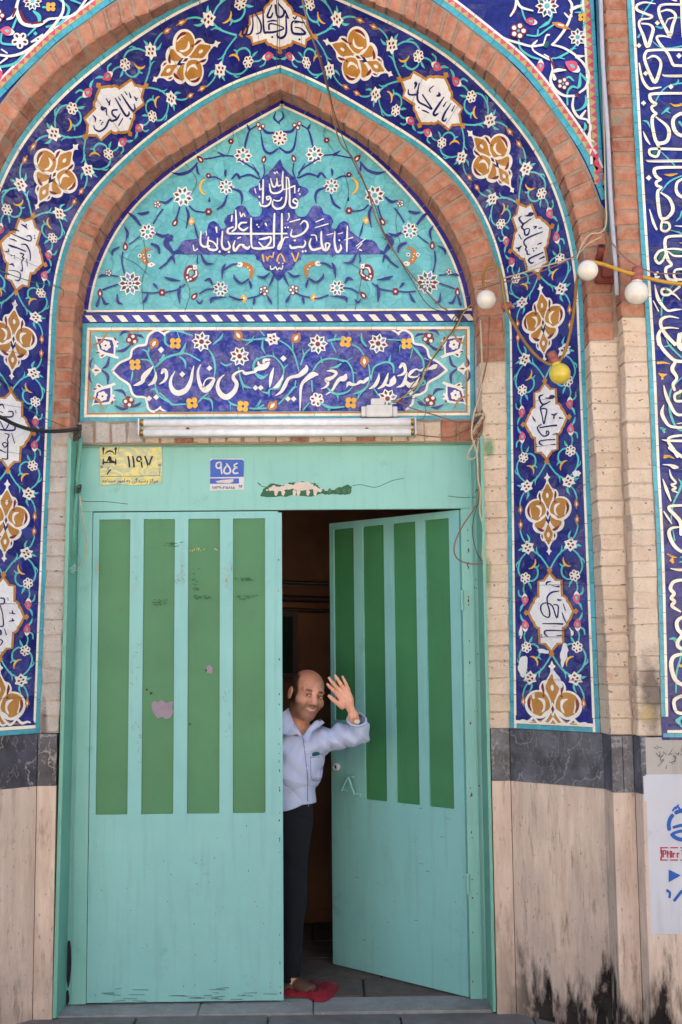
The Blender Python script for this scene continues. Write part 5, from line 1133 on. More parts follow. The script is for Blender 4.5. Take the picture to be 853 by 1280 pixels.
R_(560, "480,0,36 560,60,36 660,130,30;410,180,8 480,185,20 530,205,46 570,210,22;480,235,8 500,310,24 550,375,20 500,395,22 550,430,22 510,450,24 570,480,12;410,335,8 450,450,34 495,565,14;700,615,22 510,620,30 475,650,36 540,720,38 600,800,42 610,920,50;420,680,10 460,740,22 505,810,10;580,845,16 500,860,30 475,910,42 510,1010,40 580,1090,34 700,1140,30;620,230,24", "580,330,10 610,400,26 530,580,20 510,680,16 500,780,12;520,880,10 540,990,20;600,1170,16 640,1150,10;590,1220,10 640,1210,20", "430,100,28 480,90,24 540,115,6;460,1130,10 520,1160,22 565,1170,6;515,1170,16 520,1220,30")
R_(700, "320,60,6 380,70,18 450,65,18;460,150,18 400,140,20 340,155,24 320,200,26 345,235,24 325,265,24 350,290,22 330,320,24 390,360,12;460,390,20 400,400,22 365,430,26 370,480,28 400,520,26 370,570,26 380,610,24 460,620,20;460,655,16 400,655,20 340,675,26 325,740,30 360,840,28 460,890,22;460,940,20 400,945,22 350,970,26 345,1010,24 370,1060,22 460,1070,20", "315,550,8 350,550,24 380,600,26 400,650,14 365,780,14 360,920,10;370,1120,34 400,1090,14;400,1160,10 380,1130,24", "330,3,30;385,735,20 460,745,10", 5.565)
a.build('vine', cp); g_.build('gold_mark', cp); o = b_.build('lettering', cp)
a = Art(fc, .0062)
for x, y, l, w, an in ((326, 440, 54, 34, 0), ): pass
for (o_, x, y, r1, r2, an) in ((140, 326, 440, 28, 17, -.3), (140, 430, 1228, 30, 15, -1.), (280, 392, 348, 60, 18, -1.), (280, 555, 305, 74, 16, 0), (280, 578, 530, 24, 13, 1.4), (280, 455, 727, 24, 20, 0), (420, 583, 645, 30, 18, -1)):
    a.circle(780+x/S8, o_+y/S8, r1/S8, 'green', 12, r2/S8, an)
a.build('lettering_inlay', o)
# stencils on the whitewash
ww = [o for o in bpy.data.objects if o.name == 'whitewashed_wall'][0]
a = Art(flat(YP), .0012); SW = 4.918
def st_(x, y): return (780+x/SW, 940+y/SW)
th_ = np.linspace(-.6, 2.3, 14)
for aa, bb in ((2.85, 3.9), (1.2, 2.45), (4.2, 4.7), (4.85, 5.5), (5.7, 6.2), (.1, .9)):
    q = np.linspace(aa, bb, 8); a.stroke([(*st_(360+84*math.cos(t), 450+88*math.sin(t)), 5.) for t in q], 'stencil_blue')
for y in (445, 480): a.stroke([(*st_(305, y+18), 3.6), (*st_(360, y+5), 4), (*st_(430, y+14), 3.6)], 'stencil_blue')
for x0, y0 in ((300, 360), (318, 348)): a.stroke([(*st_(x0, y0), 2.6), (*st_(x0+16, y0-22), 2.2)], 'stencil_blue')
a.stroke([(*st_(335, 340), 2.6), (*st_(350, 355), 2.6), (*st_(370, 345), 2.6)], 'stencil_blue')
a.fill([st_(275, 722), st_(350, 758), st_(275, 800)], 'stencil_blue')
a.stroke([(*st_(265, 850), 3.4), (*st_(282, 865), 3), (*st_(280, 893), 3)], 'stencil_blue'); a.stroke([(*st_(310, 912), 3.6), (*st_(355, 855), 3.6)], 'stencil_blue')
a.stroke([(*st_(232, 700), 5.), (*st_(228, 800), 5)], 'lilac') if 0 else None
a.build('blue_stencil', ww)
a = Art(flat(YP), .0013)
for x in range(225, 520, 62):
    for y in (588, 664): a.stroke([(*st_(x, y), 1.6), (*st_(x+44, y), 1.6)], 'stencil_red')
a.stroke([(*st_(228, 590), 1.8), (*st_(228, 620), 1.8)], 'stencil_red'); a.stroke([(*st_(228, 645), 1.8), (*st_(228, 665), 1.8)], 'stencil_red')
def stx(s, x0, y0, h, w):
    G = {'I': ["0,0 0,1"], 'P': ["0,0 0,1", "0,0 .8,0 .8,.5 0,.5"], 'M': ["0,1 0,0 .5,.5 1,0 1,1"], 'R': ["0,0 0,1", "0,0 .8,0 .8,.5 0,.5 .8,1"], 'T': ["0,0 1,0", ".5,0 .5,1"], 'i': ["0,.35 0,1", "0,.1 0,.18"], 'r': ["0,.35 0,1", "0,.5 .5,.38"], '-': [".1,.6 .6,.6"]}
    x = x0
    for c in s:
        for k in G[c]:
            pts = [tuple(map(float, q.split(','))) for q in k.split()]
            a.stroke([(*st_(x+p[0]*w, y0+p[1]*h), 1.7) for p in pts], 'stencil_red', smooth=False)
        x += w*(.5 if c in 'Ii' else 1.35)
stx('IPMirrT', 232, 606, 40, 19)
a.build('red_stencil', ww)
mb = MB(); mb.box(tuple(W(804, 970, YP)-np.array([0, .003, 0])), tuple(W(900, 1000.5, YP)+np.array([0, .01, 0]))); mb.build('shelf_line', 'white_wall', ww)
a = Art(flat(YP), .001)
for k in range(26):
    x, y = 822+rng.random()*30, 934+rng.random()*24; a.stroke([(x, y, .5), (x+rng.uniform(-6, 8), y+rng.uniform(-7, 9), .7)], 'ink')
tag(a.build('scratches', ww), kind='stuff')

# ------------------------------------------------------------------ brick lintel course above the steel gate
t = thing('brick_lintel', 'row of upright bricks under the inscription panel, whitened left, bare on the right', 'lintel')
x = -1.255
while x < .775:
    w = .085+rng.normal(0, .002); z0, z1 = ZD+.345, float(W(300, 527, YT)[2])-.006
    m = 'brick_grey' if x < -1.0 else ('brick' if x > .55 or rng.random() < .2 else 'brick_paint')
    V, f = brick_mesh([(x+.005, z0), (x+w-.005, z0), (x+w-.005, z1), (x+.005, z1)], YT-.012-abs(rng.normal(0, .002)), .02); link_mesh('brick', V, f, [m], None, t); x += w
mb = MB(); mb.box((-1.27, YT-.004, ZD+.336), (.80, .025, z1+.01)); mb.build('mortar', 'mortar', t)

# ------------------------------------------------------------------ the steel gate
FT = ZD+.341                       # top of the header plate
gf = thing('gate_frame', 'turquoise painted steel door frame with deep side reveals and a wide header plate', 'door frame')
def wv(mb, x0, x1, z0, z1, y0, y1, n=24, amp=.0025):
    pass
mb = MB(); mb.box((-1.2785, .0, ZD), (.785, .028, FT-.012), 0, .002); mb.build('header', 'frame_paint', gf)
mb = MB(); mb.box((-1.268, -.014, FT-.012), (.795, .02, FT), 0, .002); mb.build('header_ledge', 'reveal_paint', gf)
for x0, x1, nm_ in ((-1.2785, X0, 'jamb'), (X1+.006, .785, 'jamb')):
    mb = MB(); mb.box((x0, 0, 0), (x1, .06, ZD-.001), 0, .002)
    if x0 > 0: mb.box((x0+.052, -.014, 0), (x0+.058, -.0002, ZD+.3), 0)
    else: mb.box((x0+.030, -.010, 0), (x0+.036, -.0002, ZD+.3), 0)
    mb.build(nm_, 'frame_paint', gf)
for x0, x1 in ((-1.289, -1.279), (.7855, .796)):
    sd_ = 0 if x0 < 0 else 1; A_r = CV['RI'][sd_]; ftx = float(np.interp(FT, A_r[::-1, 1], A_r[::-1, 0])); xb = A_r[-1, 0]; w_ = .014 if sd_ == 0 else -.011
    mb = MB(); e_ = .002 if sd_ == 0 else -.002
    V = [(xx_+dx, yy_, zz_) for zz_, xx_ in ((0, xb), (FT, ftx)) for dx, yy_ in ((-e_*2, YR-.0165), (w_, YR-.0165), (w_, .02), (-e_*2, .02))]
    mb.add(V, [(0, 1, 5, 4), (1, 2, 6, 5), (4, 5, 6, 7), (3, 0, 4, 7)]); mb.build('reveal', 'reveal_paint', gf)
for x, z in ((X1+.02, 1.9), (X1+.02, .5)):
    mb = MB(); mb.tube([(x-.017, -.006, z), (x-.017, -.006, z+.1)], .008, 0, 10); mb.build('hinge', 'frame_paint', gf)
# flaked patch and cracks on the header
a = Art(flat(0), .001)
def ragged(P, amp, k=5):
    B = catmull(P, k, True); return B+rng.normal(0, amp, B.shape)
a.fill(ragged([(327, 621), (330, 612), (340, 605), (352, 606), (364, 603), (380, 602.5), (394, 605), (402, 611), (414, 613), (424, 610), (436, 606), (440, 611), (437, 618.5), (424, 617), (412, 619), (400, 617), (386, 620.5), (350, 620)], .7), 'flake_green'); a.build('flaked_paint', gf)
a = Art(flat(0), .0022)
a.fill(ragged([(333, 613), (341, 608), (352, 608), (358, 604.5), (366, 606), (374, 602.5), (388, 604), (396, 608.5), (403, 613), (396, 615), (388, 611.5), (376, 613.5), (362, 611), (350, 614.5), (340, 613.5)], .6), 'primer')
for x in (343, 352, 366, 371, 383, 392): a.fill([(x, 614), (x+2, 611), (x+5, 615), (x+3, 620), (x+.5, 619)], 'primer')
for x in (410, 420, 428, 434): a.fill([(x, 612), (x+3, 610), (x+5, 614), (x+2, 618)], 'cable_green')
a.build('bare_plaster', gf)
a = Art(flat(-.0005), .0006)
for k in range(26):
    y = rng.uniform(660, 1245); a.circle(588.5+(y-950)*.012+rng.normal(0, .5), y, rng.uniform(.4, 1.1), ['rust', 'cable_dark'][k % 2], 6, rng.uniform(.5, 2.4))
for k in range(14):
    y = rng.uniform(640, 1245); a.circle(597+(y-950)*.012+rng.normal(0, 1.5), y, rng.uniform(.4, .9), 'rust', 6, rng.uniform(.4, 1.8))
tag(a.build('paint_chips', gf), kind='stuff')
a = Art(flat(0), .0008)
for p in ([(326, 606), (322, 603), (328, 608), (336, 609)], [(441, 607), (452, 606), (470, 609), (490, 601), (505, 598)], [(96, 625), (110, 627), (130, 627), (160, 630)], [(560, 620), (580, 622), (600, 621)]): a.stroke([(x, y, .7) for x, y in p], 'seam')
tag(a.build('crack', gf), kind='stuff')

def leaf(name, label, w, h, panels, mir=False):
    """door leaf in its own frame: x 0..w from the hinge, z 0..h, front at y=0"""
    t = thing(name, label, 'door'); 
    xs = sorted({0, w} | {p for q in panels for p in q[:2]}); zs_ = sorted({.0, h} | {p for q in panels for p in q[2:]})
    mb = MB(); V = []; F = []
    hole = lambda x, z: any(q[0]-1e-6 < x < q[1]+1e-6 and q[2] < z < q[3] for q in panels)
    ix = {}
    def vid(x, y, z):
        k = (round(x, 5), round(y, 5), round(z, 5))
        if k not in ix: ix[k] = len(V); V.append(k)
        return ix[k]
    for i in range(len(xs)-1):
        for j in range(len(zs_)-1):
            if not hole((xs[i]+xs[i+1])/2, (zs_[j]+zs_[j+1])/2):
                F.append((vid(xs[i], 0, zs_[j]), vid(xs[i+1], 0, zs_[j]), vid(xs[i+1], 0, zs_[j+1]), vid(xs[i], 0, zs_[j+1])))
    d = .012
    for a_, b_, c_, e_ in panels:
        for p, q in (((a_, c_), (b_, c_)), ((b_, c_), (b_, e_)), ((b_, e_), (a_, e_)), ((a_, e_), (a_, c_))):
            F.append((vid(p[0], 0, p[1]), vid(q[0], 0, q[1]), vid(q[0], d, q[1]), vid(p[0], d, p[1])))
    B_ = .038
    for p, q in (((0, 0), (w, 0)), ((w, 0), (w, h)), ((w, h), (0, h)), ((0, h), (0, 0))): F.append((vid(p[0], 0, p[1]), vid(q[0], 0, q[1]), vid(q[0], B_, q[1]), vid(p[0], B_, p[1])))
    F.append((vid(0, B_, 0), vid(w, B_, 0), vid(w, B_, h), vid(0, B_, h)))
    link_mesh('leaf_sheet', V, F, ['door_paint'], None, t)
    for a_, b_, c_, e_ in panels:
        mb = MB(); r = .012; V = []
        for cx, cz, a0 in ((b_-r, e_-r, 0), (a_+r, e_-r, 1), (a_+r, c_+r, 2), (b_-r, c_+r, 3)):
            for k in range(4): tt = (a0+k/3)*math.pi/2; V.append((cx+r*math.cos(tt), cz+r*math.sin(tt)))
        n = len(V); vv = [(x, d-.003, z) for x, z in V]+[(x, d+.004, z) for x, z in V]
        mb.add(vv, [tuple(range(n))]+[(i, (i+1) % n, n+(i+1) % n, n+i) for i in range(n)])
        # painted surround left by the masking
        mb.build('panel', 'door_green', t)
    return t
Wl = X1-(-.234)
zz = lambda px, py: float(W(px, py, 0)[2]); xx = lambda px, py: float(W(px, py, 0)[0])
wL = -.234-X0-.004
pan = [(xx(a_, 835)-X0-.002, xx(b_, 835)-X0-.002, zz(230, 1019), zz(230, 650)) for a_, b_ in ((121.6, 161), (178, 217.5), (234.4, 274.5), (291, 331.5))]
lf = leaf('door_leaf', 'closed left leaf of the turquoise steel gate with four green strips', wL, ZD-.012, pan); lf.location = (X0+.003, .004, .006)
mb = MB(); mb.box((wL-.012, -.004, 0), (wL+.02, -.0005, ZD-.02), 0, .001); mb.build('meeting_strip', 'door_paint', lf)
a = Art(flat(.004), .0012)
for p in ([(161, 790), (180, 791), (181, 846), (163, 845)],): pass
g = rng
for x, y, w, h in ((205, 678, 22, 5), (292, 722, 20, 4), (296, 744, 24, 5), (240, 744, 22, 5), (190, 749, 16, 10), (240, 710, 8, 40)):
    for k in range(14): xa, ya = x+g.random()*w, y+g.random()*h; a.stroke([(xa, ya, .8), (xa+g.uniform(1, 5), ya+g.uniform(-.6, .8), .9)], 'flake_green')
for x, y, w, h in ((226, 690, 5, 60), (278, 700, 6, 36), (234, 686, 40, 2), (166, 690, 3, 60), (122, 700, 2, 20)):
    for k in range(16): xa, ya = x+g.random()*w, y+g.random()*h; a.stroke([(xa, ya, .6), (xa+g.uniform(-1, 2), ya+g.uniform(-2, 3), .8)], 'khaki')
for x, y, w, h in ((165, 800, 10, 60), (222, 690, 9, 40), (282, 700, 8, 30), (168, 895, 8, 40), (280, 860, 8, 80)):
    for k in range(9): xa, ya = x+g.random()*w, y+g.random()*h; a.stroke([(xa, ya, .6), (xa+g.uniform(-3, 4), ya+g.uniform(-3, 6), .8)], 'grey_smudge')
o = a.build('scuffs', None); o['kind'] = 'stuff'; o.parent = lf; o.matrix_parent_inverse = Matrix.Translation(-Vector(lf.location))
a = Art(flat(.004), -.005)
a = Art(flat(.0035), .004)
for k in range(22):
    y = rng.uniform(650, 1250); a.circle(349.6+rng.normal(0, .3)+(y-950)*.003, y, rng.uniform(.4, 1.0), ['rust', 'cable_dark'][k % 2], 6, rng.uniform(.5, 2.2))
for k in range(40):
    a.circle(rng.uniform(118, 345), rng.uniform(1030, 1250), rng.uniform(.25, .6), ['rust', 'cable_dark', 'grey_smudge'][k % 3], 6, rng.uniform(.3, 1.4))
for x, y in ((184, 862), (189, 867), (258, 838), (190, 866), (238, 905)): a.circle(x, y, 1.3, 'ink', 8)
for k in range(26): x_, y_ = rng.uniform(115, 345), 1244+rng.normal(0, 4); a.stroke([(x_, y_, .5), (x_+rng.uniform(4, 22), y_+rng.normal(0, 1), .7)], 'cable_dark')
o = a.build('paint_chips', None); o['kind'] = 'stuff'; o.parent = lf; o.matrix_parent_inverse = Matrix.Translation(-Vector(lf.location))
for c_, pts in (('grey_smudge', [(189, 879), (193, 876), (197, 878), (202, 875), (208, 879), (213, 877), (217, 877), (215, 884), (217, 890), (213, 897), (207, 899), (203, 896), (197, 898), (193, 893), (190, 887)]), ('grey_smudge', [(258, 833), (262, 831), (266, 834), (265, 842), (259, 841)]), ('door_green', [(196, 826), (199, 824), (201, 832), (197, 840)])):
    a = Art(flat(.004), -.005); a.fill(pts, c_)
    o = a.build('sticker_scrap', None); o.parent = lf; o.matrix_parent_inverse = Matrix.Translation(-Vector(lf.location))
# open right leaf: hinge at X1, free edge swung into the passage
th = .7732
pan2 = []
wR = Wl-.006
Pr = [(p[0]/wL*wR, p[1]/wL*wR, 1.31 if i == 0 else p[2], p[3]) for i, p in enumerate(pan)]
rf = leaf('door_leaf', 'open right leaf of the turquoise steel gate swung inward behind the waving man', wR, ZD-.012, Pr)
# local +x must run from the free edge to the hinge so that the same face looks at the street
rf.rotation_euler = (0, 0, -th); rf.location = (X1-.004-wR*math.cos(th), wR*math.sin(th)+.012, .006)
mb = MB(); xk, zk = .035, 1.055
mb.lathe((xk+.012, .002, zk), (0, -1, 0), [(-.01, .021), (.02, .021), (.024, .018), (.024, .012), (.012, .011), (.012, 0)], 0, 18); mb.build('lock', 'fixture', rf)
mb = MB(); mb.lathe((xk+.012, -.0105, zk), (0, -1, 0), [(0, .0108), (.001, .0)], 0, 14); mb.build('keyhole', 'ink', rf)
mb = MB(); mb.tube([(.105, -.004, .935), (.105, -.03, .935), (.150, -.034, 1.00), (.158, -.034, 1.01), (.200, -.03, .92), (.200, -.004, .92)], .0075, 0, 8)
mb.tube([(.15, -.032, 1.008), (.185, -.03, 1.012), (.185, -.004, 1.012)], .006, 0, 8); mb.tube([(.092, -.004, .932), (.12, -.004, .932)], .008); mb.tube([(.19, -.004, .917), (.222, -.004, .917)], .008); mb.build('handle', 'door_paint', rf)
mb = MB()
for k in range(16):
    x, z = rng.uniform(.05, wR-.05), rng.uniform(.15, .9); mb.box((x, -.0006, z), (x+rng.uniform(.004, .03), .002, z+rng.uniform(.002, .006)))
tag(mb.build('scuffs', 'grey_smudge', rf), kind='stuff')

# ------------------------------------------------------------------ number plates
def glyph_text(s, mat, px, py, hpx, Y, parent, name='lettering', bold=.0, wscale=1):
    c = bpy.data.curves.new(name, 'FONT'); c.body = s; c.size = 1; c.offset = bold; c.resolution_u = 2; c.align_x = 'CENTER'
    o = bpy.data.objects.new(name, c); C.objects.link(o); dg = bpy.context.evaluated_depsgraph_get(); dg.update()
    me = bpy.data.meshes.new_from_object(o.evaluated_get(dg)); bpy.data.objects.remove(o); bpy.data.curves.remove(c)
    v = np.array([x.co[:] for x in me.vertices]); lo, hi = v.min(0), v.max(0); k = hpx/(hi[1]-lo[1])
    P = onplane(np.stack([px+(v[:, 0]-(lo[0]+hi[0])/2)*k*wscale, py-(v[:, 1]-(lo[1]+hi[1])/2)*k], 1), Y)
    for i, x in enumerate(me.vertices): x.co = P[i]
    me.name = name; me.materials.clear(); me.materials.append(MT[mat]); o = bpy.data.objects.new(name, me); C.objects.link(o); o.parent = parent; return o
t = thing('number_plate', 'yellowed metal plate with black number and emblem at the left of the door header', 'sign')
def slabpx(pts, Y, th_, mat, name, parent, c=.0):
    P = onplane(pts, Y); n = len(P); V = [tuple(p) for p in P]+[(p[0], p[1]+th_, p[2]) for p in P]
    return link_mesh(name, V, [tuple(range(n))]+[(i, (i+1) % n, n+(i+1) % n, n+i) for i in range(n)], [mat], None, parent)
slabpx([(124.5, 557), (150, 556.2), (176, 557), (202.5, 556.2), (203, 580), (202, 604), (170, 606.2), (145, 604.8), (125.5, 607)], -.006, .005, 'plate_yellow', 'plate', t)
glyph_text('\u06f1\u06f1\u06f9\u06f7', 'ink', 175.5, 577, 15, -.0065, t, bold=.012)
glyph_text('\u06f6', 'ink', 136.5, 588.5, 10, -.0065, t, bold=.02)
ar = lambda *w: ' '.join(''.join(chr(c) for c in q) for q in w)
glyph_text(ar((0xFEAA, 0xFE9F, 0xFE8E, 0xFEB4, 0xFEE3), (0xFEAD, 0xFEEE, 0xFEE3, 0xFE8D), (0xFEEA, 0xFE91), (0xFBFD, 0xFB94, 0xFEAA, 0xFBFF, 0xFEB3, 0xFEAD), (0xFEB0, 0xFB90, 0xFEAE, 0xFEE3)), 'ink', 162.5, 601, 7, -.0065, t, bold=.012, wscale=.98)
a = Art(flat(-.006), .0006)
for x in (129.5, 145): a.stroke([(x, 560, 2.4), (x-.3, 568, 1.2)], 'ink'); a.circle(x, 561, 1.7, 'ink', 8); a.stroke([(x, 574, 1.4), (x-.3, 580, 2.6)], 'ink')
a.stroke([(131.5, 568, .6), (134, 565, 1.6), (137.4, 563.8, 2.2), (141, 565, 1.6), (143.5, 568, .6)], 'ink')
a.stroke([(130.5, 578, 2.4), (134, 577, 1), (137.4, 571.5, 3.4), (138.5, 576, 4), (143.5, 578, 2.4)], 'ink'); a.stroke([(131, 578.3, 1.6), (144, 578.3, 1.6)], 'ink')
a.stroke([(126.5, 595.8, .5), (200, 594.6, .5)], 'ink'); a.stroke([(199.6, 594, .5), (200.4, 586, .5)], 'ink'); a.stroke([(149, 568, .4), (150, 558.5, .5), (168, 558.2, .4)], 'ink')
a.build('emblem', t)
for x, y in ((127.6, 583.3), (199.8, 581.5)):
    mb = MB(); mb.lathe(W(x, y, -.007), (0, -1, 0), [(0, .007), (.002, .0065), (.004, .003), (.0045, 0)], 0, 10); mb.build('rivet', 'steel', t)
t = thing('number_plate', 'small blue house number plate with white digits on the door header', 'sign')
slabpx([(262.5, 573.5), (304, 573), (305.2, 575), (305.4, 612), (262.4, 613.5)], -.004, .0035, 'plate_white', 'plate', t)
a = Art(flat(-.0045), .0004); a.fill([(263, 576), (267, 574.2), (303, 574.6), (305.2, 576.5), (304.8, 596), (263, 596.6)], 'plate_blue'); a.fill([(262.8, 598), (299, 598), (299, 604.5), (262.6, 604.8)], 'plate_blue')
a.fill([(269.5, 601.5), (278, 600), (292, 598.8), (292, 602), (288, 604), (272, 603.4)], 'primer')
a.build('colour_field', t)
a = Art(flat(-.0055), .0004)
D9 = [(277, 579), (275.4, 577.8), (271.4, 579), (270.4, 582.5), (272, 585), (275, 585), (276.6, 582)]
for p in (D9+[(276.8, 579)], [(276.4, 580), (276.8, 586), (277.6, 592)]): a.stroke([(x, y, 1.9) for x, y in p], 'plate_white')
a.stroke([(283.4, 579.6, 1.7), (286.4, 583.6, 2), (288.4, 588, 2.1), (286.8, 591.4, 2.2), (283, 592, 2.2), (280.4, 590, 2.1), (281, 586, 2), (284.4, 581.6, 1.8)], 'plate_white')
a.stroke([(297, 579, 1.8), (293.4, 581, 1.9), (293.4, 583.4, 1.9), (296.6, 584.4, 1.9), (293, 586, 2), (291.6, 589.6, 2), (293.4, 591.6, 2), (297.8, 591.4, 1.9)], 'plate_white')
a.build('lettering', t)
glyph_text('\u06f1\u06f1\u06f1\u06f3\u06f9-\u06f3\u06f5\u06f8\u06f1\u06f5', 'ink', 279.5, 609.2, 3.8, -.0055, t, bold=.02, wscale=1.35); glyph_text('\u06f9\u06f4', 'ink', 301, 608, 3.6, -.0055, t, bold=.02)

# ------------------------------------------------------------------ fluorescent fitting
t = thing('light_fitting', 'twin tube fluorescent fitting, unlit, under the inscription panel', 'light')
a0, a1 = W(176, 536, -.1), W(518, 535, -.1)
def lr(u, dz, y): p = a0+(a1-a0)*u; return (p[0], y, p[2]+dz)
mb = MB(); p, q = lr(0, 0, 0), lr(1, 0, 0); mb.box((p[0], -.105, p[2]-.040), (q[0], YT-.014, p[2]+.047), 0, .004); mb.build('housing', 'fixture', t)
for dz in (.026, -.026):
    mb = MB(); mb.tube([lr(.014, dz, -.125), lr(.986, dz, -.125)], .0175, 0, 18); mb.build('tube', 'tube_white', t, True)
    for u in (0.004, .986):
        mb = MB(); mb.tube([lr(u, dz, -.125), lr(u+.01, dz, -.125)], .018, 0, 14); mb.build('end_cap', 'brass', t)
for u in (0., 1):
    mb = MB(); p = lr(u, 0, 0); s = .012 if u == 0 else -.012
    mb.box((p[0]-s*.6, -.15, p[2]-.044), (p[0], -.03, p[2]+.046), 0, .003); mb.build('end_plate', 'fixture', t)
for x in (233.8, 459):
    mb = MB(); p = W(x, 535, -.15); mb.lathe((p[0], -.106, p[2]), (0, -1, 0), [(0, .011), (.004, .011), (.006, .004), (.006, 0)], 0, 12); mb.build('screw', 'rust', t)
t = thing('junction_box', 'white plastic junction box standing on top of the fluorescent fitting', 'electrical box')
def pb(x0, y0, x1, y1, ya, yb, c, name, mat, parent):
    p, q = W(x0, y0, ya), W(x1, y1, ya); mb = MB(); mb.box((p[0], ya, q[2]), (q[0], yb, p[2]), 0, c); return mb.build(name, mat, parent)
pb(458, 506, 491, 520.5, -.10, YT-.01, .004, 'box_body', 'plastic_white', t); pb(464, 498, 481, 506.4, -.085, YT-.01, .003, 'box_lid', 'plastic_white', t)
pb(452, 508, 457.8, 520.5, -.09, YT-.01, .002, 'clip', 'plastic_white', t); pb(491.2, 508, 497, 520.5, -.09, YT-.01, .002, 'clip', 'plastic_white', t)

# ------------------------------------------------------------------ bulbs on the festoon cable
def wire(name, label, cat, pts, r, mat, group=None, seg=7, sub=6):
    """pts: (px,py,Y)"""
    P = catmull([W(x, y, Y) for x, y, Y in pts], sub) if len(pts) > 2 else [W(x, y, Y) for x, y, Y in pts]
    mb = MB(); mb.tube(P, r, 0, seg); o = mb.build(name, mat, None, True); tag(o, label, cat, group); return o
def bulb(px, py, Y, rpx, mat, sdir, label, slen=.05, srad=.021):
    t = thing('light_bulb', label, 'light bulb', 'festoon bulbs strung on the yellow cable')
    c = W(px, py, Y); r = rpx*(6+Y)/FPX; s = Vector(sdir).normalized()
    mb = MB(); prof = [(-r*math.cos(q), r*math.sin(q)) for q in np.linspace(0, math.pi*.86, 16)]; prof += [(r*1.02, r*.5), (r*1.15, r*.44)]
    mb.lathe(c, s, prof, 0, 28); mb.build('globe', mat, t, True)
    mb = MB(); b = Vector(c)+s*r*1.0; k = srad
    mb.lathe(b, s, [(0, k*.0), (0, k*1.05), (slen*.42, k*1.1), (slen*.45, k*.86), (slen*.52, k*.86), (slen*.55, k*1.0), (slen*.98, k*.96), (slen, k*.5), (slen, 0)], 0, 18); mb.build('socket', 'socket', t, True)
    return t
bulb(608, 374.5, -.40, 12.6, 'bulb_white', (-.05, .8, .35), 'round white bulb hanging in front of the inner arch beside the tympanum corner', .05)
bulb(735, 338, -.84, 13.4, 'bulb_white', (.1, .7, .6), 'round white bulb in front of the outer arch beside the rusty bracket')
bulb(796, 366, -.86, 15.4, 'bulb_white', (.12, .15, 1), 'largest white bulb, hanging by the edge of the right calligraphy panel', .068, .026)
bulb(700, 467, -.62, 13.6, 'bulb_yellow', (-.35, .1, 1), 'yellow bulb hanging at the bottom of the cable loop over the blue band', .062, .023)
t = thing('lamp_socket', 'empty brown lamp socket hanging on the cable beside the left white bulb', 'socket')
c = W(634, 385, -.42); mb = MB(); mb.lathe(c-np.array([.024, 0, 0]), (1, -.2, .25), [(0, 0), (0, .02), (.034, .021), (.036, .017), (.04, .017), (.042, .02), (.05, .018), (.05, 0)], 0, 16); mb.build('shell', 'socket', t, True)
mb = MB(); mb.lathe(c+np.array([.024, 0, .006]), (1, -.2, .25), [(0, .014), (.012, .014), (.012, 0)], 0, 12); mb.build('contact', 'steel', t)
YC = dict(a=-.40)
wire('festoon_cable', 'yellow festoon cable looping between the bulbs over the blue band', 'cable',
     [(605, 364, -.38), (604, 345, -.42), (609, 333, -.44), (618, 331, -.45), (626, 342, -.46), (630, 368, -.45), (634, 388, -.44), (644, 408, -.50), (658, 430, -.56), (672, 446, -.6), (686, 455, -.62), (696, 454, -.62), (704, 445, -.62), (712, 420, -.64), (718, 385, -.7), (721, 352, -.78), (726, 337, -.82)], .0072, 'cable_ochre')
wire('festoon_cable', 'yellow cable running from the middle bulb past the pilaster to the right edge', 'cable',
     [(740, 327, -.84), (756, 331, -.85), (776, 338, -.86), (793, 343, -.86), (815, 349, -.86), (835, 353, -.86), (870, 357, -.86), (930, 362, -.86)], .009, 'cable_yellow')
def w2(lbl, pts, r, mat, g='thin service wires around the gate'): return wire('wire', lbl, 'wire', pts, r, mat, g)
w2('pair of beige wires slanting from the white bulb across the calligraphy band', [(598, 352, -.30), (618, 350, -.34), (640, 345, -.5), (680, 333, -.62), (718, 321, -.7), (735, 305, -.76), (752, 296, -.78)], .0036, 'cable_beige')
w2('lower beige wire crossing just under the beige pair', [(598, 362, -.3), (625, 354, -.4), (660, 345, -.55), (700, 330, -.66), (725, 315, -.72), (742, 292, -.76), (758, 290, -.78)], .003, 'cable_brown')
w2('beige wire sagging along the top of the yellow cable to the right edge', [(762, 300, -.8), (785, 325, -.82), (815, 340, -.82), (845, 342, -.82), (900, 340, -.82)], .003, 'cable_brown')
w2('beige wire looped up beside the conduit above the rusty bracket', [(721, 325, -.72), (728, 305, -.76), (738, 293, -.78), (752, 290, -.78), (758, 278, -.78), (757, 240, -.78), (756, 180, -.775), (753, 90, -.77), (750, 0, -.77), (748, -40, -.77)], .0035, 'cable_beige')
w2('long brown wire dropping from the top across the white medallion and tympanum', [(372, -30, -.7), (385, 30, -.62), (400, 75, -.5), (412, 120, -.3), (424, 175, -.16), (443, 200, -.12), (462, 245, -.08), (470, 272, -.07), (490, 310, -.07), (520, 350, -.07), (548, 380, -.07), (560, 388, -.07)], .0038, 'cable_brown')
w2('thin dark wire beside the brown wire over the tympanum', [(345, -30, -.66), (347, 30, -.62), (346, 84, -.56)], .0022, 'black_rubber')
w2('thin beige wire beside the brown wire crossing the tympanum', [(376, 20, -.6), (402, 75, -.5), (418, 140, -.3), (436, 190, -.14), (468, 255, -.08), (480, 290, -.06), (512, 345, -.06), (540, 385, -.06), (580, 388, -.06)], .0024, 'cable_dark')
w2('yellow wire running down from the tympanum corner to the junction box', [(590, 380, -.06), (579, 392, -.07), (571, 408, -.07), (556, 425, -.07), (542, 446, -.08), (535, 458, -.09), (525, 478, -.09), (510, 492, -.09), (494, 503, -.07)], .0034, 'cable_yellow')
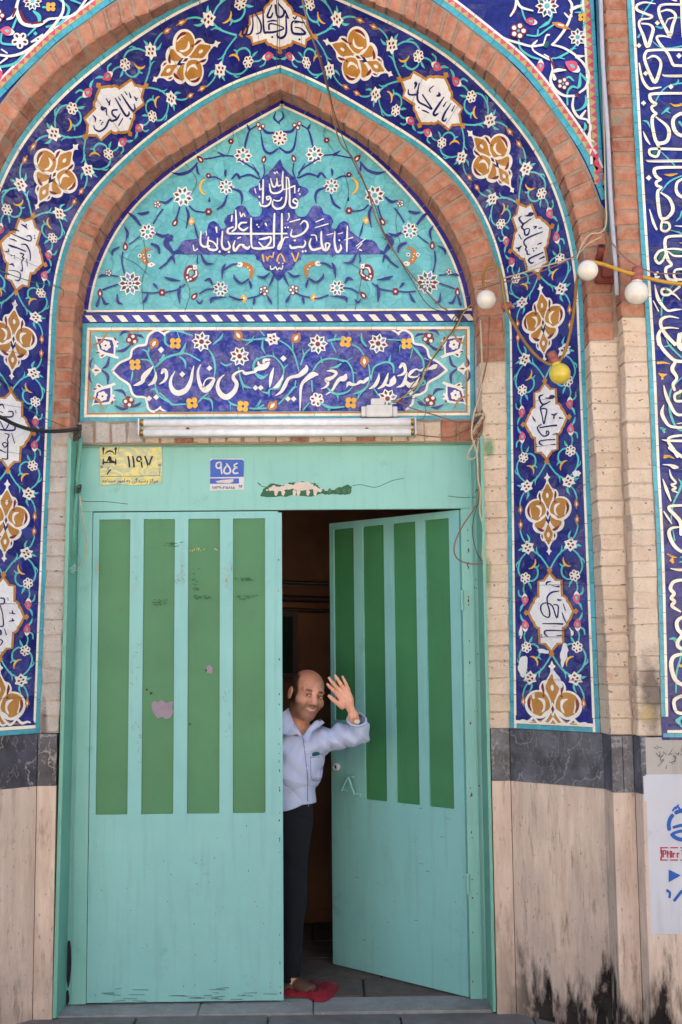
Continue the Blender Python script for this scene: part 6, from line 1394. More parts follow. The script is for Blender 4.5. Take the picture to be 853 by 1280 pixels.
w2('dark wire twisted with the yellow wire over the inscription panel', [(585, 385, -.06), (568, 396, -.07), (567, 402, -.07), (577, 392, -.07), (565, 415, -.075), (549, 438, -.08), (540, 450, -.085), (528, 465, -.09), (500, 502, -.08)], .0028, 'cable_dark')
w2('brown wire sagging from the junction box to the right frame corner', [(492, 500, -.07), (520, 512, -.08), (545, 519, -.08), (570, 527, -.1), (590, 527, -.12), (601, 525, -.14)], .0034, 'cable_brown')
w2('dark wire loop below the junction box on the turquoise tiles', [(494, 506, -.07), (520, 498, -.07), (532, 510, -.07), (528, 524, -.07), (512, 524, -.07)], .0018, 'cable_dark')
w2('bare brown wire under the lintel beside the right jamb', [(518, 543, -.05), (545, 546, -.06), (565, 546, -.06), (578, 540, -.06), (590, 535, -.1)], .003, 'cable_brown')
w2('beige wire hanging along the right jamb down to the knot', [(601, 400, -.21), (603, 470, -.21), (598, 500, -.21), (592, 520, -.21), (590, 545, -.21), (596, 565, -.2), (598, 600, -.2), (601, 615, -.2), (600, 640, -.2), (604, 660, -.2), (603, 700, -.2)], .0048, 'cable_beige')
w2('brown wire hanging beside it and swinging to the knot', [(612, 396, -.23), (610, 430, -.23), (610, 446, -.22), (605, 470, -.215), (596, 510, -.2), (600, 560, -.2), (598, 620, -.2), (592, 637, -.2), (580, 655, -.19), (570, 675, -.19), (568, 690, -.19), (574, 700, -.2), (590, 705, -.2), (604, 704, -.2)], .0036, 'cable_brown')
w2('beige loop hooked out from the bundle on the header', [(597, 545, -.2), (588, 562, -.2), (584, 570, -.19), (588, 574, -.19), (596, 569, -.2), (599, 540, -.2)], .004, 'cable_beige')
w2('dark wire loop low on the right jamb', [(594, 615, -.19), (597, 612, -.19), (598, 625, -.19), (592, 650, -.19), (591, 668, -.19), (596, 690, -.19), (603, 702, -.19)], .0022, 'cable_dark')
mb = MB()
for k in range(9):
    a0_ = rng.uniform(0, 6.28); P = [W(597+7*math.cos(a0_+q*1.3)+rng.normal(0, 1), 533+17*math.sin(a0_+q*.8)+rng.normal(0, 1), -.2-.01*rng.random()) for q in range(6)]; mb.tube(catmull(P, 4), .003, k % 3, 6)
o = mb.build('wire_tangle', ['cable_dark', 'cable_beige', 'cable_brown'], None, True); tag(o, 'dark tangle of wires at the upper right corner of the gate frame', 'wire')
mb = MB()
for k in range(7):
    a0_ = rng.uniform(0, 6.28); P = [W(97+5*math.cos(a0_+q*1.3), 541+10*math.sin(a0_+q*.8), -.21-.01*rng.random()) for q in range(6)]; mb.tube(catmull(P, 4), .0035, k % 2, 6)
o = mb.build('wire_tangle', ['cable_dark', 'black_rubber'], None, True); tag(o, 'black knot of wires at the upper left corner of the gate frame', 'wire')
wire('cable', 'thick black cable entering from the left edge to the frame corner', 'cable', [(-40, 505, -.7), (0, 521, -.62), (20, 531, -.52), (45, 538, -.36), (75, 539, -.26), (98, 536, -.22)], .0095, 'black_rubber')
w2('thin green wire tied across the left white cartouche', [(-20, 330, -.66), (10, 342, -.6), (40, 352, -.45), (76, 360, -.22), (80, 371, -.21)], .0022, 'cable_green')
w2('thin green wire crossing the left palmette and running to the corner', [(-10, 462, -.66), (14, 486, -.55), (30, 506, -.45), (50, 520, -.33), (82, 533, -.23)], .0022, 'cable_green')
w2('beige wire bowing down the left jamb', [(100, 620, -.2), (104, 650, -.17), (108, 680, -.1), (106, 700, -.12), (98, 712, -.17), (90, 713, -.19)], .0032, 'cable_beige')
t = thing('pipe', 'turquoise painted conduit running down inside the left side of the gate frame', 'pipe')
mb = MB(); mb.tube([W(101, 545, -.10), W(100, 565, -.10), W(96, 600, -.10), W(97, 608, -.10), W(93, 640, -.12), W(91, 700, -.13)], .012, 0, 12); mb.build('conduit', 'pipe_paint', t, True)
mb = MB()
for k in range(6):
    a0_ = rng.uniform(0, 6.28); mb.tube(catmull([W(99+3*math.cos(a0_+q*1.3), 611+5*math.sin(a0_+q*.8), -.125-.01*rng.random()) for q in range(6)], 3), .003, 0, 6)
mb.build('wire_tie', 'cable_dark', t)
w2('knotted beige and dark wires at the top of the left jamb conduit', [(88, 712, -.19), (94, 706, -.19), (92, 716, -.19), (86, 710, -.19), (95, 712, -.19)], .004, 'pipe_paint')
tag(wire('wall_conduit', '', '', [(750, -40, -.79), (751, 0, -.79), (754, 84, -.79), (760, 169, -.79), (763, 240, -.79), (768, 310, -.79), (771.5, 369, -.79)], .0098, 'conduit', None, 12, 3), 'long pale grey conduit down the edge of the pilaster', 'conduit')
for o_ in [o for o in bpy.data.objects if o.name.startswith('wall_conduit')]: o_['category'] = 'conduit'; o_['label'] = 'long pale grey conduit running down the edge of the pilaster from the top'
o = wire('wall_conduit', 'dark teal pipe squeezed between the spandrel edge and the grey conduit', 'conduit', [(746, -40, -.70), (747, 0, -.70), (751, 110, -.70), (757, 200, -.705), (760, 290, -.71)], .0075, 'teal_pipe', None, 10, 3)
o = wire('wall_conduit', 'grey conduit along the right edge of the tympanum and inscription panel', 'conduit', [(594.5, 345, -.07), (596, 372, -.07), (596.3, 440, -.07), (596.6, 520, -.07)], .0085, 'conduit', None, 10, 3)
t = thing('pipe_bracket', 'rusty brown pipe stub and bracket fixed on the outer arch beside the middle bulb', 'bracket')
mb = MB(); p = W(749, 318, -.69); mb.tube([p+np.array([0, .01, -.03]), p+np.array([0, -.03, .0]), p+np.array([0, -.055, .02])], [.018, .016, .019], 0, 16); mb.build('pipe_stub', 'rust', t, True)
mb = MB(); q = W(757, 340, -.72); mb.box(q+np.array([-.045, 0, -.05]), q+np.array([.045, .03, .04]), 0, .006); mb.box(q+np.array([-.02, -.02, -.03]), q+np.array([.03, .0, .03]), 0, .005); mb.build('base', 'rust', t)
mb = MB(); c = p+np.array([0, -.056, .0205]); mb.lathe(c, (0, -.8, .6), [(0, .012), (.0008, 0)], 0, 12); mb.build('bore', 'ink', t)

# ------------------------------------------------------------------ passage fittings
t = thing('wall_cabinet', 'dark green shuttered hatch in a wooden frame on the passage wall behind the man', 'hatch')
p0, p1 = W(330, 770, 1.66), W(371, 842, 1.66)
mb = MB(); mb.box((p0[0], 1.615, p1[2]), (p1[0]-.02, 1.655, p0[2]), 0, .004); mb.build('shutter', 'room_window', t)
mb = MB()
for b in (((p0[0]-.03, 1.59, p1[2]-.03), (p1[0]+.01, 1.655, p1[2]+.004)), ((p0[0]-.03, 1.59, p0[2]-.004), (p1[0]+.01, 1.655, p0[2]+.03)), ((p1[0]-.022, 1.59, p1[2]), (p1[0]+.012, 1.655, p0[2]))): mb.box(*b, 0, .003)
mb.build('frame', 'room_wood', t)
for i, (y, r, m) in enumerate(((728, .012, 'cable_dark'), (732, .008, 'cable_brown'), (748, .022, 'room_wood'), (762, .014, 'room_wood'))):
    tag(wire('wall_pipe', ['upper dark wire run on the passage wall', 'brown wire just below the upper dark run', 'thick wooden batten across the passage wall', 'lower thin batten above the green hatch'][i], 'pipe', [(300, y-1, 1.63), (360, y, 1.63), (410, y+1.5, 1.63), (470, y+1, 1.63)], r, m, None, 8, 3))
t = thing('floor_cloth', 'crumpled red cloth lying on the floor flags by the man\'s feet', 'cloth')
P = np.array([(362, 1230), (376, 1229), (398, 1230), (423, 1231), (421, 1240), (410, 1250), (398, 1252), (380, 1246), (352, 1244)], float)
def onfloor(x, y, z=.004):
    d = np.array([(x-426.5)/FPX, (640-y)/FPX, -1])@RM.T; k = (z-CH)/d[2]; return d*k+CAMP
cx, cy = P.mean(0); V = []; F = []
ringn = 4
for k in range(ringn+1):
    for (x, y) in catmull(P, 3, True):
        q = onfloor(cx+(x-cx)*(1-k/ringn), cy+(y-cy)*(1-k/ringn)); q[2] = .003+(.0 if k == 0 else .008+.03*rng.random()); V.append(q)
n = len(P)*3
for k in range(ringn):
    for i in range(n): F.append((k*n+i, k*n+(i+1) % n, (k+1)*n+(i+1) % n, (k+1)*n+i))
link_mesh('cloth', V, F, ['cloth_red'], None, t, True)
# burnt hole and flaking at the foot of the left jamb
a = Art(flat(0), .0015); a.fill([(84, 1180), (88, 1176), (89.5, 1195), (89, 1215), (86, 1235), (84, 1228), (82, 1205)], 'ink', 2); a.fill([(83, 1240), (86, 1238), (87, 1252), (82, 1256)], 'ink', 2)
a.build('burn_mark', gf)

# ------------------------------------------------------------------ the waving man, grown from blended distance fields
class Field:
    def __init__(s, lo, hi, h):
        s.lo = np.array(lo, float); s.h = h; s.n = np.ceil((np.array(hi)-s.lo)/h).astype(int)+1
        s.D = np.full(s.n, .08, np.float32)
    def sub(s, lo, hi):
        i0 = np.clip(((np.array(lo)-s.lo)/s.h).astype(int), 0, s.n-1); i1 = np.clip(((np.array(hi)-s.lo)/s.h).astype(int)+2, 1, s.n)
        sl = tuple(slice(a, b) for a, b in zip(i0, i1))
        g = np.meshgrid(*[s.lo[k]+s.h*np.arange(i0[k], i1[k]) for k in range(3)], indexing='ij')
        return sl, np.stack(g, -1)
    def blend(s, sl, d, k, op='u'):
        a = s.D[sl]; d = d.astype(np.float32)
        if op == 'u':
            h = np.maximum(k-np.abs(a-d), 0)/max(k, 1e-6); s.D[sl] = np.minimum(a, d)-h*h*k*.25
        else:
            b = -d; h = np.maximum(k-np.abs(a-b), 0)/max(k, 1e-6); s.D[sl] = np.maximum(a, b)+h*h*k*.25
    def cap(s, a, b, ra, rb, k=.02, op='u', flatv=None, fl=1.):
        a = np.array(a, float); b = np.array(b, float); m = max(ra, rb)*max(1, 1/fl)+k+.03
        sl, P = s.sub(np.minimum(a, b)-m, np.maximum(a, b)+m)
        ab = b-a; t = np.clip(((P-a)@ab)/max(ab@ab, 1e-9), 0, 1)[..., None]; q = P-(a+ab*t)
        if flatv is not None:
            f = np.array(flatv, float); f /= np.linalg.norm(f); q = q+(q@f)[..., None]*f*(1/fl-1)
        d = np.linalg.norm(q, axis=-1)-(ra+(rb-ra)*t[..., 0])
        if flatv is not None: d *= min(1, fl*1.25)
        s.blend(sl, d, k, op)
    def ell(s, c, r, R=None, k=.02, op='u'):
        c = np.array(c, float); r = np.array(r, float); m = r.max()+k+.03
        sl, P = s.sub(c-m, c+m); q = P-c
        if R is not None: q = q@R
        n = np.linalg.norm(q/r, axis=-1); g = np.linalg.norm(q/(r*r), axis=-1)+1e-9
        s.blend(sl, n*(n-1)/g, k, op)
    def mesh(s):
        D = s.D; ins = D < 0
        c = [ins[i:s.n[0]-1+i, j:s.n[1]-1+j, k:s.n[2]-1+k] for i in (0, 1) for j in (0, 1) for k in (0, 1)]
        al = np.logical_and.reduce(c); an = np.logical_or.reduce(c); M = an & ~al
        idx = -np.ones(M.shape, int); cells = np.argwhere(M); idx[M] = np.arange(len(cells))
        acc = np.zeros((len(cells), 3)); cnt = np.zeros(len(cells))
        co = [(i, j, k) for i in (0, 1) for j in (0, 1) for k in (0, 1)]
        for p in co:
            for ax in range(3):
                if p[ax]: continue
                q = list(p); q[ax] = 1
                da = D[tuple((cells+p).T)]; db = D[tuple((cells+q).T)]; mk = (da < 0) != (db < 0)
                t = np.where(mk, da/(da-db+1e-12), 0); pos = np.array(p, float)[None].repeat(len(cells), 0); pos[:, ax] = t
                acc[mk] += pos[mk]; cnt[mk] += 1
        V = s.lo+(cells+acc/cnt[:, None])*s.h
        F = []
        for ax in range(3):
            sl0 = [slice(None)]*3; sl1 = [slice(None)]*3; sl0[ax] = slice(0, -1); sl1[ax] = slice(1, None)
            a = ins[tuple(sl0)]; b = ins[tuple(sl1)]; E = np.argwhere(a != b)
            u, v = (ax+1) % 3, (ax+2) % 3
            ok = (E[:, u] > 0) & (E[:, v] > 0) & (E[:, u] < s.n[u]-1) & (E[:, v] < s.n[v]-1); E = E[ok]
            A = a[tuple(E.T)]
            def cell(du, dv):
                q = E.copy(); q[:, u] -= du; q[:, v] -= dv; return idx[tuple(q.T)]
            Q = np.stack([cell(0, 0), cell(1, 0), cell(1, 1), cell(0, 1)], 1)
            Q[~A] = Q[~A][:, ::-1]; F.append(Q)
        F = np.vstack(F); F = F[(F >= 0).all(1)]
        return V, F
def vis_mesh(name, V, F, mat, parent, col=None):
    me = bpy.data.meshes.new(name); me.vertices.add(len(V)); me.vertices.foreach_set('co', V.ravel())
    me.loops.add(len(F)*4); me.loops.foreach_set('vertex_index', F.ravel()); me.polygons.add(len(F)); me.polygons.foreach_set('loop_start', np.arange(len(F))*4)
    me.update(calc_edges=True); me.validate(); me.polygons.foreach_set('use_smooth', [True]*len(me.polygons))
    me.materials.append(MT[mat])
    if col is not None:
        at = me.color_attributes.new('Col', 'FLOAT_COLOR', 'POINT'); at.data.foreach_set('color', np.hstack([col, np.ones((len(col), 1))]).astype(np.float32).ravel())
    o = bpy.data.objects.new(name, me); C.objects.link(o); o.parent = parent; return o
man = thing('person', 'balding man in pale blue shirt leaning out past the closed leaf, smiling and waving', 'person')
hy = math.radians(24); hr = math.radians(13); hp = math.radians(4)
HC = W(383.5, 869, .15); HS = 1.10
Fw = np.array([math.sin(hy), -math.cos(hy)*math.cos(hp), -math.sin(hp)]); Fw /= np.linalg.norm(Fw)
Up = np.array([math.sin(hr), 0, math.cos(hr)]); Up -= Fw*(Up@Fw); Up /= np.linalg.norm(Up)
Rt = np.cross(Up, -Fw); Rt = np.cross(Fw, Up); 
if Rt[0] < 0: Rt = -Rt
HR = np.stack([Rt, Fw, Up], 1)           # local (side, forward, up) -> world
def HW(x, y, z): return HC+HR@(np.array([x, y, z])*HS)
body = Field((-.62, -.15, -.03), (.24, .52, 1.64), .0042)
k_ = HS
# skull, jaw, features
body.ell(HW(0, -.014, .038), np.array([.076, .098, .080])*k_, HR, .02)
body.ell(HW(0, .022, -.030), np.array([.062, .072, .082])*k_, HR, .03)
body.ell(HW(0, .060, -.090), np.array([.028, .024, .024])*k_, HR, .03)
for s in (-1, 1):
    body.ell(HW(s*.045, .050, -.026), np.array([.026, .026, .024])*k_, HR, .02)
    body.cap(HW(s*.012, .084, .030), HW(s*.048, .068, .028), .009*k_, .008*k_, .014)
    body.ell(HW(s*.031, .094, .006), np.array([.017, .016, .012])*k_, HR, .012, 's')
    body.ell(HW(s*.079, -.012, -.004), np.array([.010, .017, .029])*k_, HR, .008)
    body.ell(HW(s*.089, -.007, .0), np.array([.007, .010, .017])*k_, HR, .006, 's')
    body.ell(HW(s*.013, .098, -.031), np.array([.010, .011, .008])*k_, HR, .008)
    body.cap(HW(s*.030, .071, -.052), HW(s*.018, .092, -.018), .006*k_, .004*k_, .014)
body.cap(HW(0, .084, .018), HW(0, .108, -.024), .0085*k_, .0135*k_, .012)
for z_, r_ in ((-.0545, .0052), (-.0685, .0058)):
    body.cap(HW(-.027, .074, z_+.010), HW(0, .089, z_), r_*.7*k_, r_*k_, .008); body.cap(HW(.027, .074, z_+.010), HW(0, .089, z_), r_*.7*k_, r_*k_, .008)
body.cap(HW(-.022, .084, -.054), HW(0, .097, -.061), .0034*k_, .0046*k_, .004, 's'); body.cap(HW(.022, .084, -.054), HW(0, .097, -.061), .0034*k_, .0046*k_, .004, 's')
NB = W(368, 916, .20)
body.cap(HW(0, -.030, -.05), NB, .056, .062, .03)
# torso and limbs below the clothes
CHh = W(364, 950, .215); HIP = W(357, 1025, .24)
body.cap(CHh, HIP, .095, .09, .05); body.cap(NB, CHh, .06, .09, .05)
SH1 = W(396, 921, .19); EL1 = W(448, 920, .10); WR1 = W(441.5, 894, .015)
SH2 = W(334, 922, .25); EL2 = W(322, 985, .27); WR2 = W(330, 1035, .2)
body.cap(NB, SH1, .05, .045, .03); body.cap(SH1, EL1, .042, .036, .02); body.cap(EL1, WR1, .036, .0265, .02, 'u', (0, 1, 0), .85)
body.cap(NB, SH2, .05, .045, .03); body.cap(SH2, EL2, .042, .036, .02); body.cap(EL2, WR2, .036, .025, .02); body.cap(WR2, WR2+np.array([0, -.02, -.1]), .03, .02, .02)
KN1 = W(368, 1128, .20); AN1 = W(364, 1232, .16); KN2 = W(342, 1128, .22); AN2 = W(338, 1232, .2)
for H_, K_, A_n in ((W(368, 1030, .22), KN1, AN1), (W(348, 1030, .24), KN2, AN2)):
    body.cap(H_, K_, .070, .044, .03); body.cap(K_, A_n, .042, .032, .02)
    ft_ = A_n.copy(); ft_[2] = .03; body.cap(ft_+np.array([0, .03, 0]), ft_+np.array([.085, -.05, -.006]), .034, .024, .03)
# hand: palm and five separate fingers (photo pixel, depth)
hz_ = lambda p: W(*p)
K4 = [((421.0, 866.5), .004), ((424.5, 863.0), -.002), ((429.6, 860.8), -.004), ((435.0, 861.6), .000)]
wr = W(441, 891, .012)
for (kx, dy) in K4:
    kp = W(kx[0], kx[1], dy); body.cap(wr+(kp-wr)*.14, kp, .0145, .0125, .010, 'u', (0, 1, 0), .8)
body.ell(W(433, 875, .002), (.036, .014, .036), None, .014)
body.ell(W(427, 880, -.008), (.017, .013, .021), None, .012)
FG = [[(421, 866.5, .004), (416.6, 862.6, -.006), (412.6, 858.8, -.010), (409.4, 855.2, -.012)],
      [(424.5, 863, -.002), (419.4, 857.2, -.012), (414.8, 851.8, -.016), (411.6, 847.4, -.016)],
      [(429.6, 860.8, -.004), (425.8, 854.4, -.016), (422, 848.8, -.020), (419.2, 844.6, -.020)],
      [(435, 861.6, .0), (433.2, 855.6, -.010), (430.6, 850.2, -.014), (428.4, 845.8, -.014)],
      [(428, 884, -.004), (421.4, 878.4, -.016), (415.8, 873.8, -.020), (411.8, 870.0, -.020)]]
for i, f in enumerate(FG):
    P = [W(*q) for q in f]; r = [.0100, .0105, .0105, .0092, .0125][i]
    for j in range(3): body.cap(P[j], P[j+1], r*(1-.10*j), r*(1-.10*(j+1)), .004 if i else .004)
V, F = body.mesh()
L_ = (V-HC)@HR/HS
skin = np.array(lin(206, 144, 112)[:3]); col = np.tile(skin, (len(V), 1))
def cmix(mask, c, f=1.):
    m = np.clip(mask*f, 0, 1)[:, None]; return col*(1-m)+np.array(c)[:3]*m
sm = lambda x, a, b: np.clip((x-a)/(b-a), 0, 1)
head = (np.linalg.norm(V-HC, axis=1) < .19) & (L_[:, 2] > -.115)
hd = head.astype(float)
x, y, z = L_.T
palm = (np.linalg.norm(V-W(428, 868, 0), axis=1) < .16).astype(float)
col = cmix(palm, lin(232, 168, 140))
col = cmix(hd*sm(z, .03, .1)*sm(y, -.06, .05), lin(190, 122, 92), .8)
col = cmix(hd*sm(-z, .012, .045)*sm(y, -.02, .02)*sm(z, -.16, -.10), lin(104, 78, 66), .66)      # shaved beard
col = cmix(hd*sm(-z, .03, .05)*sm(.06-np.abs(x), 0, .03)*sm(y, .07, .08)*sm(z, -.052, -.046), lin(140, 100, 82), .22)   # upper lip
hair = hd*sm(.094-.3*y-z, 0, .012)*sm(z, -.055, -.03)*sm(.046-y-.35*np.clip(z-.02, 0, 1), 0, .012)*sm(np.sqrt(x*x+np.minimum(y, 0)**2), .040, .052)
ear = hd*((np.abs(x) > .076) & (np.abs(y+.006) < .026) & (np.abs(z) < .038))
col = cmix(hair*(1-ear), lin(34, 26, 26), .96)
hair2 = hd*sm(np.abs(x), .058, .066)*sm(.045-y, 0, .012)*sm(z+.06, 0, .02)*sm(.01-z, 0, .02)*(1-ear); col = cmix(hair2, lin(48, 36, 34), .85)
for s in (-1, 1):
    e = hd*np.exp(-(((x-s*.031)/.017)**4))*np.exp(-(((z-(.030-.003*abs(s)))/.0052)**4))*sm(y, .05, .06); col = cmix(e, lin(40, 28, 26), .9)
    e = hd*np.exp(-(((x-s*.031)/.017)**2+((z-.004)/.012)**2))*sm(y, .05, .06); col = cmix(e, lin(140, 88, 70), .5)
lip = hd*np.exp(-((x/.027)**4))*np.exp(-(((z+.062-.012*(x/.027)**2)/.0125)**4))*sm(y, .06, .07); col = cmix(lip, lin(168, 86, 78), .8)
gap = hd*np.exp(-((x/.022)**4))*np.exp(-(((z+.0595-.009*(x/.024)**2)/.0045)**4))*sm(y, .06, .07); col = cmix(gap, lin(212, 196, 180), .95)
cr = hd*np.exp(-(((np.abs(x)-.030-.25*np.clip(-.03-z, 0, 1))/.004)**2))*sm(-z, .02, .03)*sm(z, -.075, -.06)*sm(y, .04, .05); col = cmix(cr, lin(110, 60, 46), .7); sh_ = hd*sm(-x, .02, .06)*sm(.03-y, -.06, .03)*(1-ear)*sm(.07-z, 0, .02); col = cmix(sh_*(1-hair), lin(120, 84, 68), .45)  # smile creases; side of face darkened, stubble plus shade painted into the skin colour
for s in (-1, 1):
    no = hd*np.exp(-(((x-s*.0085)/.0035)**2+((z+.040)/.0035)**2))*sm(y, .08, .09); col = cmix(no, lin(70, 34, 28), .8)
fore = np.linalg.norm(V-W(447, 906, .05), axis=1) < .09; col = cmix(fore*(1-palm), lin(196, 140, 110), 1.)
vis_mesh('body', V, F, 'skin', man, col)
for s in (-1, 1):
    mb = MB(); c = HW(s*.031, .0765, .0035); mb.lathe(c-Fw*.0125*k_, Fw, [(.0125*k_*(1-math.cos(q)), .0125*k_*math.sin(q)) for q in np.linspace(0, math.pi, 12)], 0, 16); mb.build('eyeball', 'eye_white', man, True)
    mb = MB(); gaze = np.array([-.10, -1, .02]); gaze = gaze/np.linalg.norm(gaze); mb.lathe(c+gaze*.0108*k_, gaze, [(0, .0066*k_), (.0012*k_, .0058*k_), (.0022*k_, 0)], 0, 14); mb.build('iris', 'eye_dark', man)
    for dz, rr, hh in ((.0040, .0036, .0018), (-.0056, .0034, .0005)):
        mb = MB(); P = [HW(s*.031+q, .0885-7.*q*q, .0045+dz+(hh if dz > 0 else -hh)-4.5*q*q*(1 if dz > 0 else -.6)) for q in np.linspace(-.016, .016, 9)]
        mb.tube(P, [rr*.5*k_]+[rr*k_]*7+[rr*.5*k_], 0, 7); ob = mb.build('eyelid', 'skin', man, True)
        at = ob.data.color_attributes.new('Col', 'FLOAT_COLOR', 'POINT'); cc = lin(150, 96, 76) if dz > 0 else lin(186, 124, 98)
        for d in at.data: d.color = cc
# ---- shirt
sh = Field((-.56, -.12, .70), (.30, .50, 1.42), .0052)
sh.ell(W(362, 952, .215), (.182, .125, .17), None, .06)
sh.cap(W(362, 935, .21), W(360, 1000, .225), .135, .140, .05, 'u', (0, 1, 0), .82)
sh.cap(NB+np.array([.01, .01, -.035]), SH1+np.array([.01, 0, -.012]), .062, .066, .04); sh.cap(NB+np.array([-.02, .01, -.035]), SH2, .062, .062, .04)
sh.cap(SH1+np.array([-.01, 0, -.02]), W(430, 920, .13), .070, .058, .03); sh.cap(W(424, 920.5, .14), W(449, 918.5, .085), .060, .054, .02)
CU0, CU1 = W(450, 915, .075), W(446.5, 901.5, .045)
sh.cap(CU0, CU1, .050, .047, .014)
sh.cap(W(457, 921, .085), W(459, 906, .06), .016, .010, .02)
sh.cap(SH2, EL2, .058, .05, .03); sh.cap(EL2, WR2, .05, .04, .03)
sh.cap(W(360, 1000, .225), W(361, 1013.5, .23), .143, .136, .03, 'u', (0, 1, 0), .80)
# folds
sl, P = (slice(None),)*3, None
g = np.meshgrid(*[sh.lo[k]+sh.h*np.arange(sh.n[k]) for k in range(3)], indexing='ij'); X, Y_, Z = g
fold = .0045*np.sin(34*(Z+.55*X)+2.2*np.sin(11*X+7*Z))*np.clip((X+.33)/.1, 0, 1)*np.clip((.02-X)/.06+1, .3, 1)
fold += .0035*np.sin(60*(Z-.9*X)+2*np.sin(17*X))*np.exp(-((Z-W(400, 935, .15)[2])/.09)**2)
ax = (X-SH1[0]); fold += .005*np.sin(70*ax+26*(Z-SH1[2])+1.7*np.sin(30*Z))*np.clip(ax/.05, 0, 1)*np.exp(-((Z-EL1[2])/.10)**2)
fold += .006*np.sin(30*(Z*1.2+X*.3))*np.exp(-((Z-W(370, 990, .2)[2])/.1)**2)
def crease(t, p=3): return (1-np.abs(np.sin(t)))**p
fold += .010*crease(9*(Z-.8*X)+1.3*np.sin(9*X)+.6)*np.clip((.02-X)/.05+1, .2, 1)-.007*crease(7*(Z+.9*X)+1.1*np.sin(12*Z), 4)
fold += .008*crease(22*ax+13*(Z-SH1[2])+1.2*np.sin(21*Z), 3)*np.clip(ax/.05, 0, 1)*np.exp(-((Z-EL1[2])/.11)**2)
sh.D += fold.astype(np.float32)
NT = NB+(HW(0, -.03, -.06)-NB)*.25
sh.cap(NB+np.array([0, -.015, -.005]), HW(0, -.02, -.06), .0665, .078, .01, 's')
vn = W(379, 921, .10); sh.cap(W(374, 903, .12), vn, .034, .004, .012, 's')
sh.cap(CU1+(CU1-CU0)*.1, WR1+(WR1-EL1)*.2, .038, .052, .006, 's')
zb_ = W(370, 1016, .1)[2]
sl, P = sh.sub((-9, -9, -9), (9, 9, zb_+.03)); bot = zb_+.035*np.clip((P[..., 0]+.27)/.15, 0, 1)**2*1. - P[..., 2]; sh.D[sl] = np.maximum(sh.D[sl], bot.astype(np.float32))
V, F = sh.mesh()
c0 = np.array(lin(184, 193, 222)[:3]); cc = np.tile(c0, (len(V), 1))
shirt = vis_mesh('shirt', V, F, 'shirt', man, cc)
from mathutils.bvhtree import BVHTree
bv = BVHTree.FromPolygons([tuple(v) for v in V], [tuple(int(i) for i in f) for f in F])
def drape(p, lift):
    out = []
    for q, l in zip(np.atleast_2d(p), np.atleast_1d(lift)):
        d = np.array([(q[0]-426.5)/FPX, (640-q[1])/FPX, -1])@RM.T; d /= np.linalg.norm(d)
        h = bv.ray_cast(Vector(CAMP), Vector(d)); 
        loc = np.array(h[0]) if h[0] is not None and h[3] < 6.6 else CAMP+d*((.12+6)/d[1])
        out.append(loc-d*l)
    return np.array(out)
def cloth_piece(name, pts, th, mat, dens=2, col=None, yy=None):
    """thick cloth cut-out laid on the shirt"""
    B = catmull(pts, 4, True) if dens else np.array(pts, float); c = B.mean(0); rings = [B, c+(B-c)*.66, c+(B-c)*.33]; n = len(B)
    mp = (lambda p, l: drape(p, l)) if yy is None else (lambda p, l: onplane(p, yy)-np.array([0, 1, 0])*l[:, None])
    V = list(mp(B, np.full(n, -.002)))+[q for r in rings for q in mp(r, np.full(n, th))]+[mp(c[None], np.array([th]))[0]]
    F = [(k*n+i, k*n+(i+1) % n, (k+1)*n+(i+1) % n, (k+1)*n+i) for k in range(3) for i in range(n)]+[(3*n+i, 3*n+(i+1) % n, 4*n) for i in range(n)]
    o = link_mesh(name, V, F, [mat], None, man, True)
    if mat == 'shirt':
        at = o.data.color_attributes.new('Col', 'FLOAT_COLOR', 'POINT')
        for d in at.data: d.color = (*(col if col is not None else c0), 1)
    return o
o = cloth_piece('pocket', [(389, 945), (396, 944), (403.6, 943.6), (404, 958), (402.4, 972), (397, 976.6), (390, 974.5), (388.6, 960)], .004, 'shirt', 0)
a = Art(drape, .0065)
a.stroke([(379.2, 922, .9), (380.6, 935, .9), (383, 955, .9), (385, 975, .9), (384.6, 995, .9), (386, 1008, .9)], 'seam_blue' if 0 else 'lilac')
a.stroke([(389, 947, .5), (396, 946.4, .5), (403.4, 946, .5)], 'lilac')
a.stroke([(388.8, 946, .5), (388.6, 960, .5), (390, 974, .6), (397, 976.4, .6), (402.4, 971.6, .5), (404, 958, .4)], 'lilac')
a.build('placket', man)
mb = MB()
cloth_piece('pen', [(390.5, 941.5), (394, 940), (399, 940.4), (400, 943.6), (395, 945), (390.5, 945.4)], .007, 'pen', 0)
for x_, y_ in ((381.5, 937), (384, 960), (385.5, 984), (385, 1003)):
    p = drape(np.array([[x_, y_]]), np.array([.004]))[0]; mb = MB(); mb.lathe(p, (0, -1, .1), [(0, .0052), (.002, .005), (.003, 0)], 0, 12); mb.build('button', 'button', man)
def collar(pts, name='collar'):
    """pts: (px, py, Y) boundary, convex-ish; thick sheet"""
    A = np.array([W(x, y, d) for x, y, d in pts]); c = A.mean(0)+np.array([0, -.006, 0]); n = len(A); b = A+np.array([0, .008, 0])
    V = list(A)+[c]+list(b); F = [(i, (i+1) % n, n) for i in range(n)]+[(i, (i+1) % n, n+1+(i+1) % n, n+1+i) for i in range(n)]
    o = link_mesh(name, V, F, ['shirt'], None, man, True); at = o.data.color_attributes.new('Col', 'FLOAT_COLOR', 'POINT')
    for d in at.data: d.color = (*(c0*1.04), 1)
collar([(361, 885, .125), (354, 890, .12), (351.5, 903, .105), (352.5, 917, .088), (362, 919.5, .078), (371.5, 917.5, .07), (378.6, 921.8, .062), (374, 913, .075), (368, 904, .09), (363.5, 893, .115)])
collar([(378.8, 922, .062), (386, 928.5, .062), (391, 915, .07), (400, 908.5, .095), (406, 903.5, .12), (401, 898.5, .14), (393, 902, .12), (385, 911, .09)])
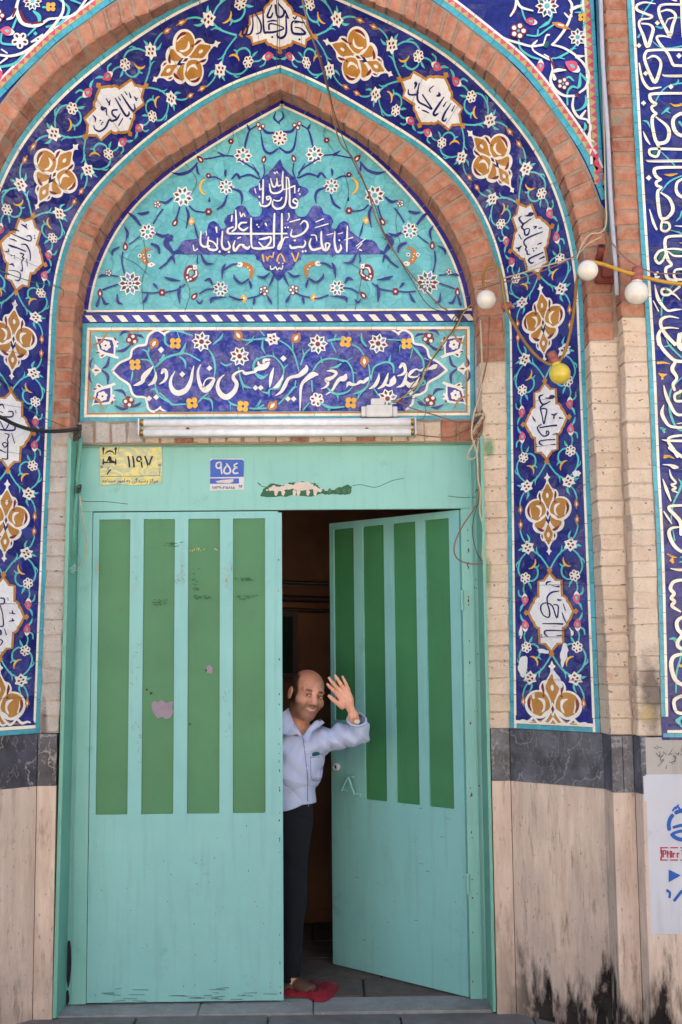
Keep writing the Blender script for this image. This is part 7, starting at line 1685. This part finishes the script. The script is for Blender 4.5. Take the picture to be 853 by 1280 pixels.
# cuff rim and bangle
mb = MB(); ca_ = (WR1-EL1)/np.linalg.norm(WR1-EL1)
u_ = np.cross(ca_, [0, 1, 0]); u_ /= np.linalg.norm(u_); v_ = np.cross(ca_, u_)
def hoop(c, r, tr, name, mat, tilt=0, e=1.):
    P = [c+(u_*math.cos(t)+v_*math.sin(t)*e)*r+ca_*tilt*math.cos(t) for t in np.linspace(0, 2*math.pi, 25)]; m = MB(); m.tube(P, tr, 0, 8); return m.build(name, mat, man, True)
ck = EL1+(WR1-EL1)*.62
ob = hoop(CU1+ca_*.008, .046, .0065, 'cuff', 'shirt', .012); at = ob.data.color_attributes.new('Col', 'FLOAT_COLOR', 'POINT')
for d in at.data: d.color = (*(c0*1.03), 1)
hoop(W(444, 900.5, .03), .0335, .0042, 'wrist_watch', 'steel', -.008)
mb = MB(); mb.box(W(446.5, 902, -.012)-np.array([.013, .004, .010]), W(446.5, 902, -.012)+np.array([.013, .004, .010]), 0, .003); mb.build('watch_face', 'steel', man)
# ---- trousers
tr_f = Field((-.50, -.05, -.01), (.02, .50, 1.02), .006)
tr_f.cap(W(360, 1004, .225), W(360, 1030, .23), .128, .128, .05, 'u', (0, 1, 0), .8)
for H_, K_, A_n, dx in ((W(366, 1035, .215), W(366.5, 1128, .2), W(362.5, 1240, .17), 0), (W(346, 1035, .23), KN2, AN2, 0)):
    tr_f.cap(H_, K_, .085, .069, .04); tr_f.cap(K_, A_n, .066, .047, .03)
g = np.meshgrid(*[tr_f.lo[k]+tr_f.h*np.arange(tr_f.n[k]) for k in range(3)], indexing='ij'); X, Y_, Z = g
tr_f.D += (.003*np.sin(26*Z+8*X+2*np.sin(9*Z))+.004*crease(14*Z+9*X+1.5*np.sin(6*Z), 4)).astype(np.float32); tr_f.D = np.maximum(tr_f.D, (.025-Z).astype(np.float32))
V, F = tr_f.mesh(); vis_mesh('trousers', V, F, 'trouser', man)
for A_n in (AN1, AN2):
    f_ = A_n.copy(); f_[2] = .034; s_f = Field(f_-.16, f_+np.array([.22, .16, .08]), .006)
    s_f.cap(f_+np.array([-.01, .03, .01]), f_+np.array([.095, -.052, -.008]), .046, .036, .02, 'u', (0, 0, 1), .85); g = s_f.lo[2]+s_f.h*np.arange(s_f.n[2]); s_f.D = np.maximum(s_f.D, (.004-g)[None, None].astype(np.float32))
    V, F = s_f.mesh(); vis_mesh('shoe', V, F, 'sandal', man)

exec_report = [(len(o.data.polygons)) for o in bpy.data.objects if o.type == 'MESH']
print('objects', len(bpy.data.objects), 'polys', sum(exec_report))
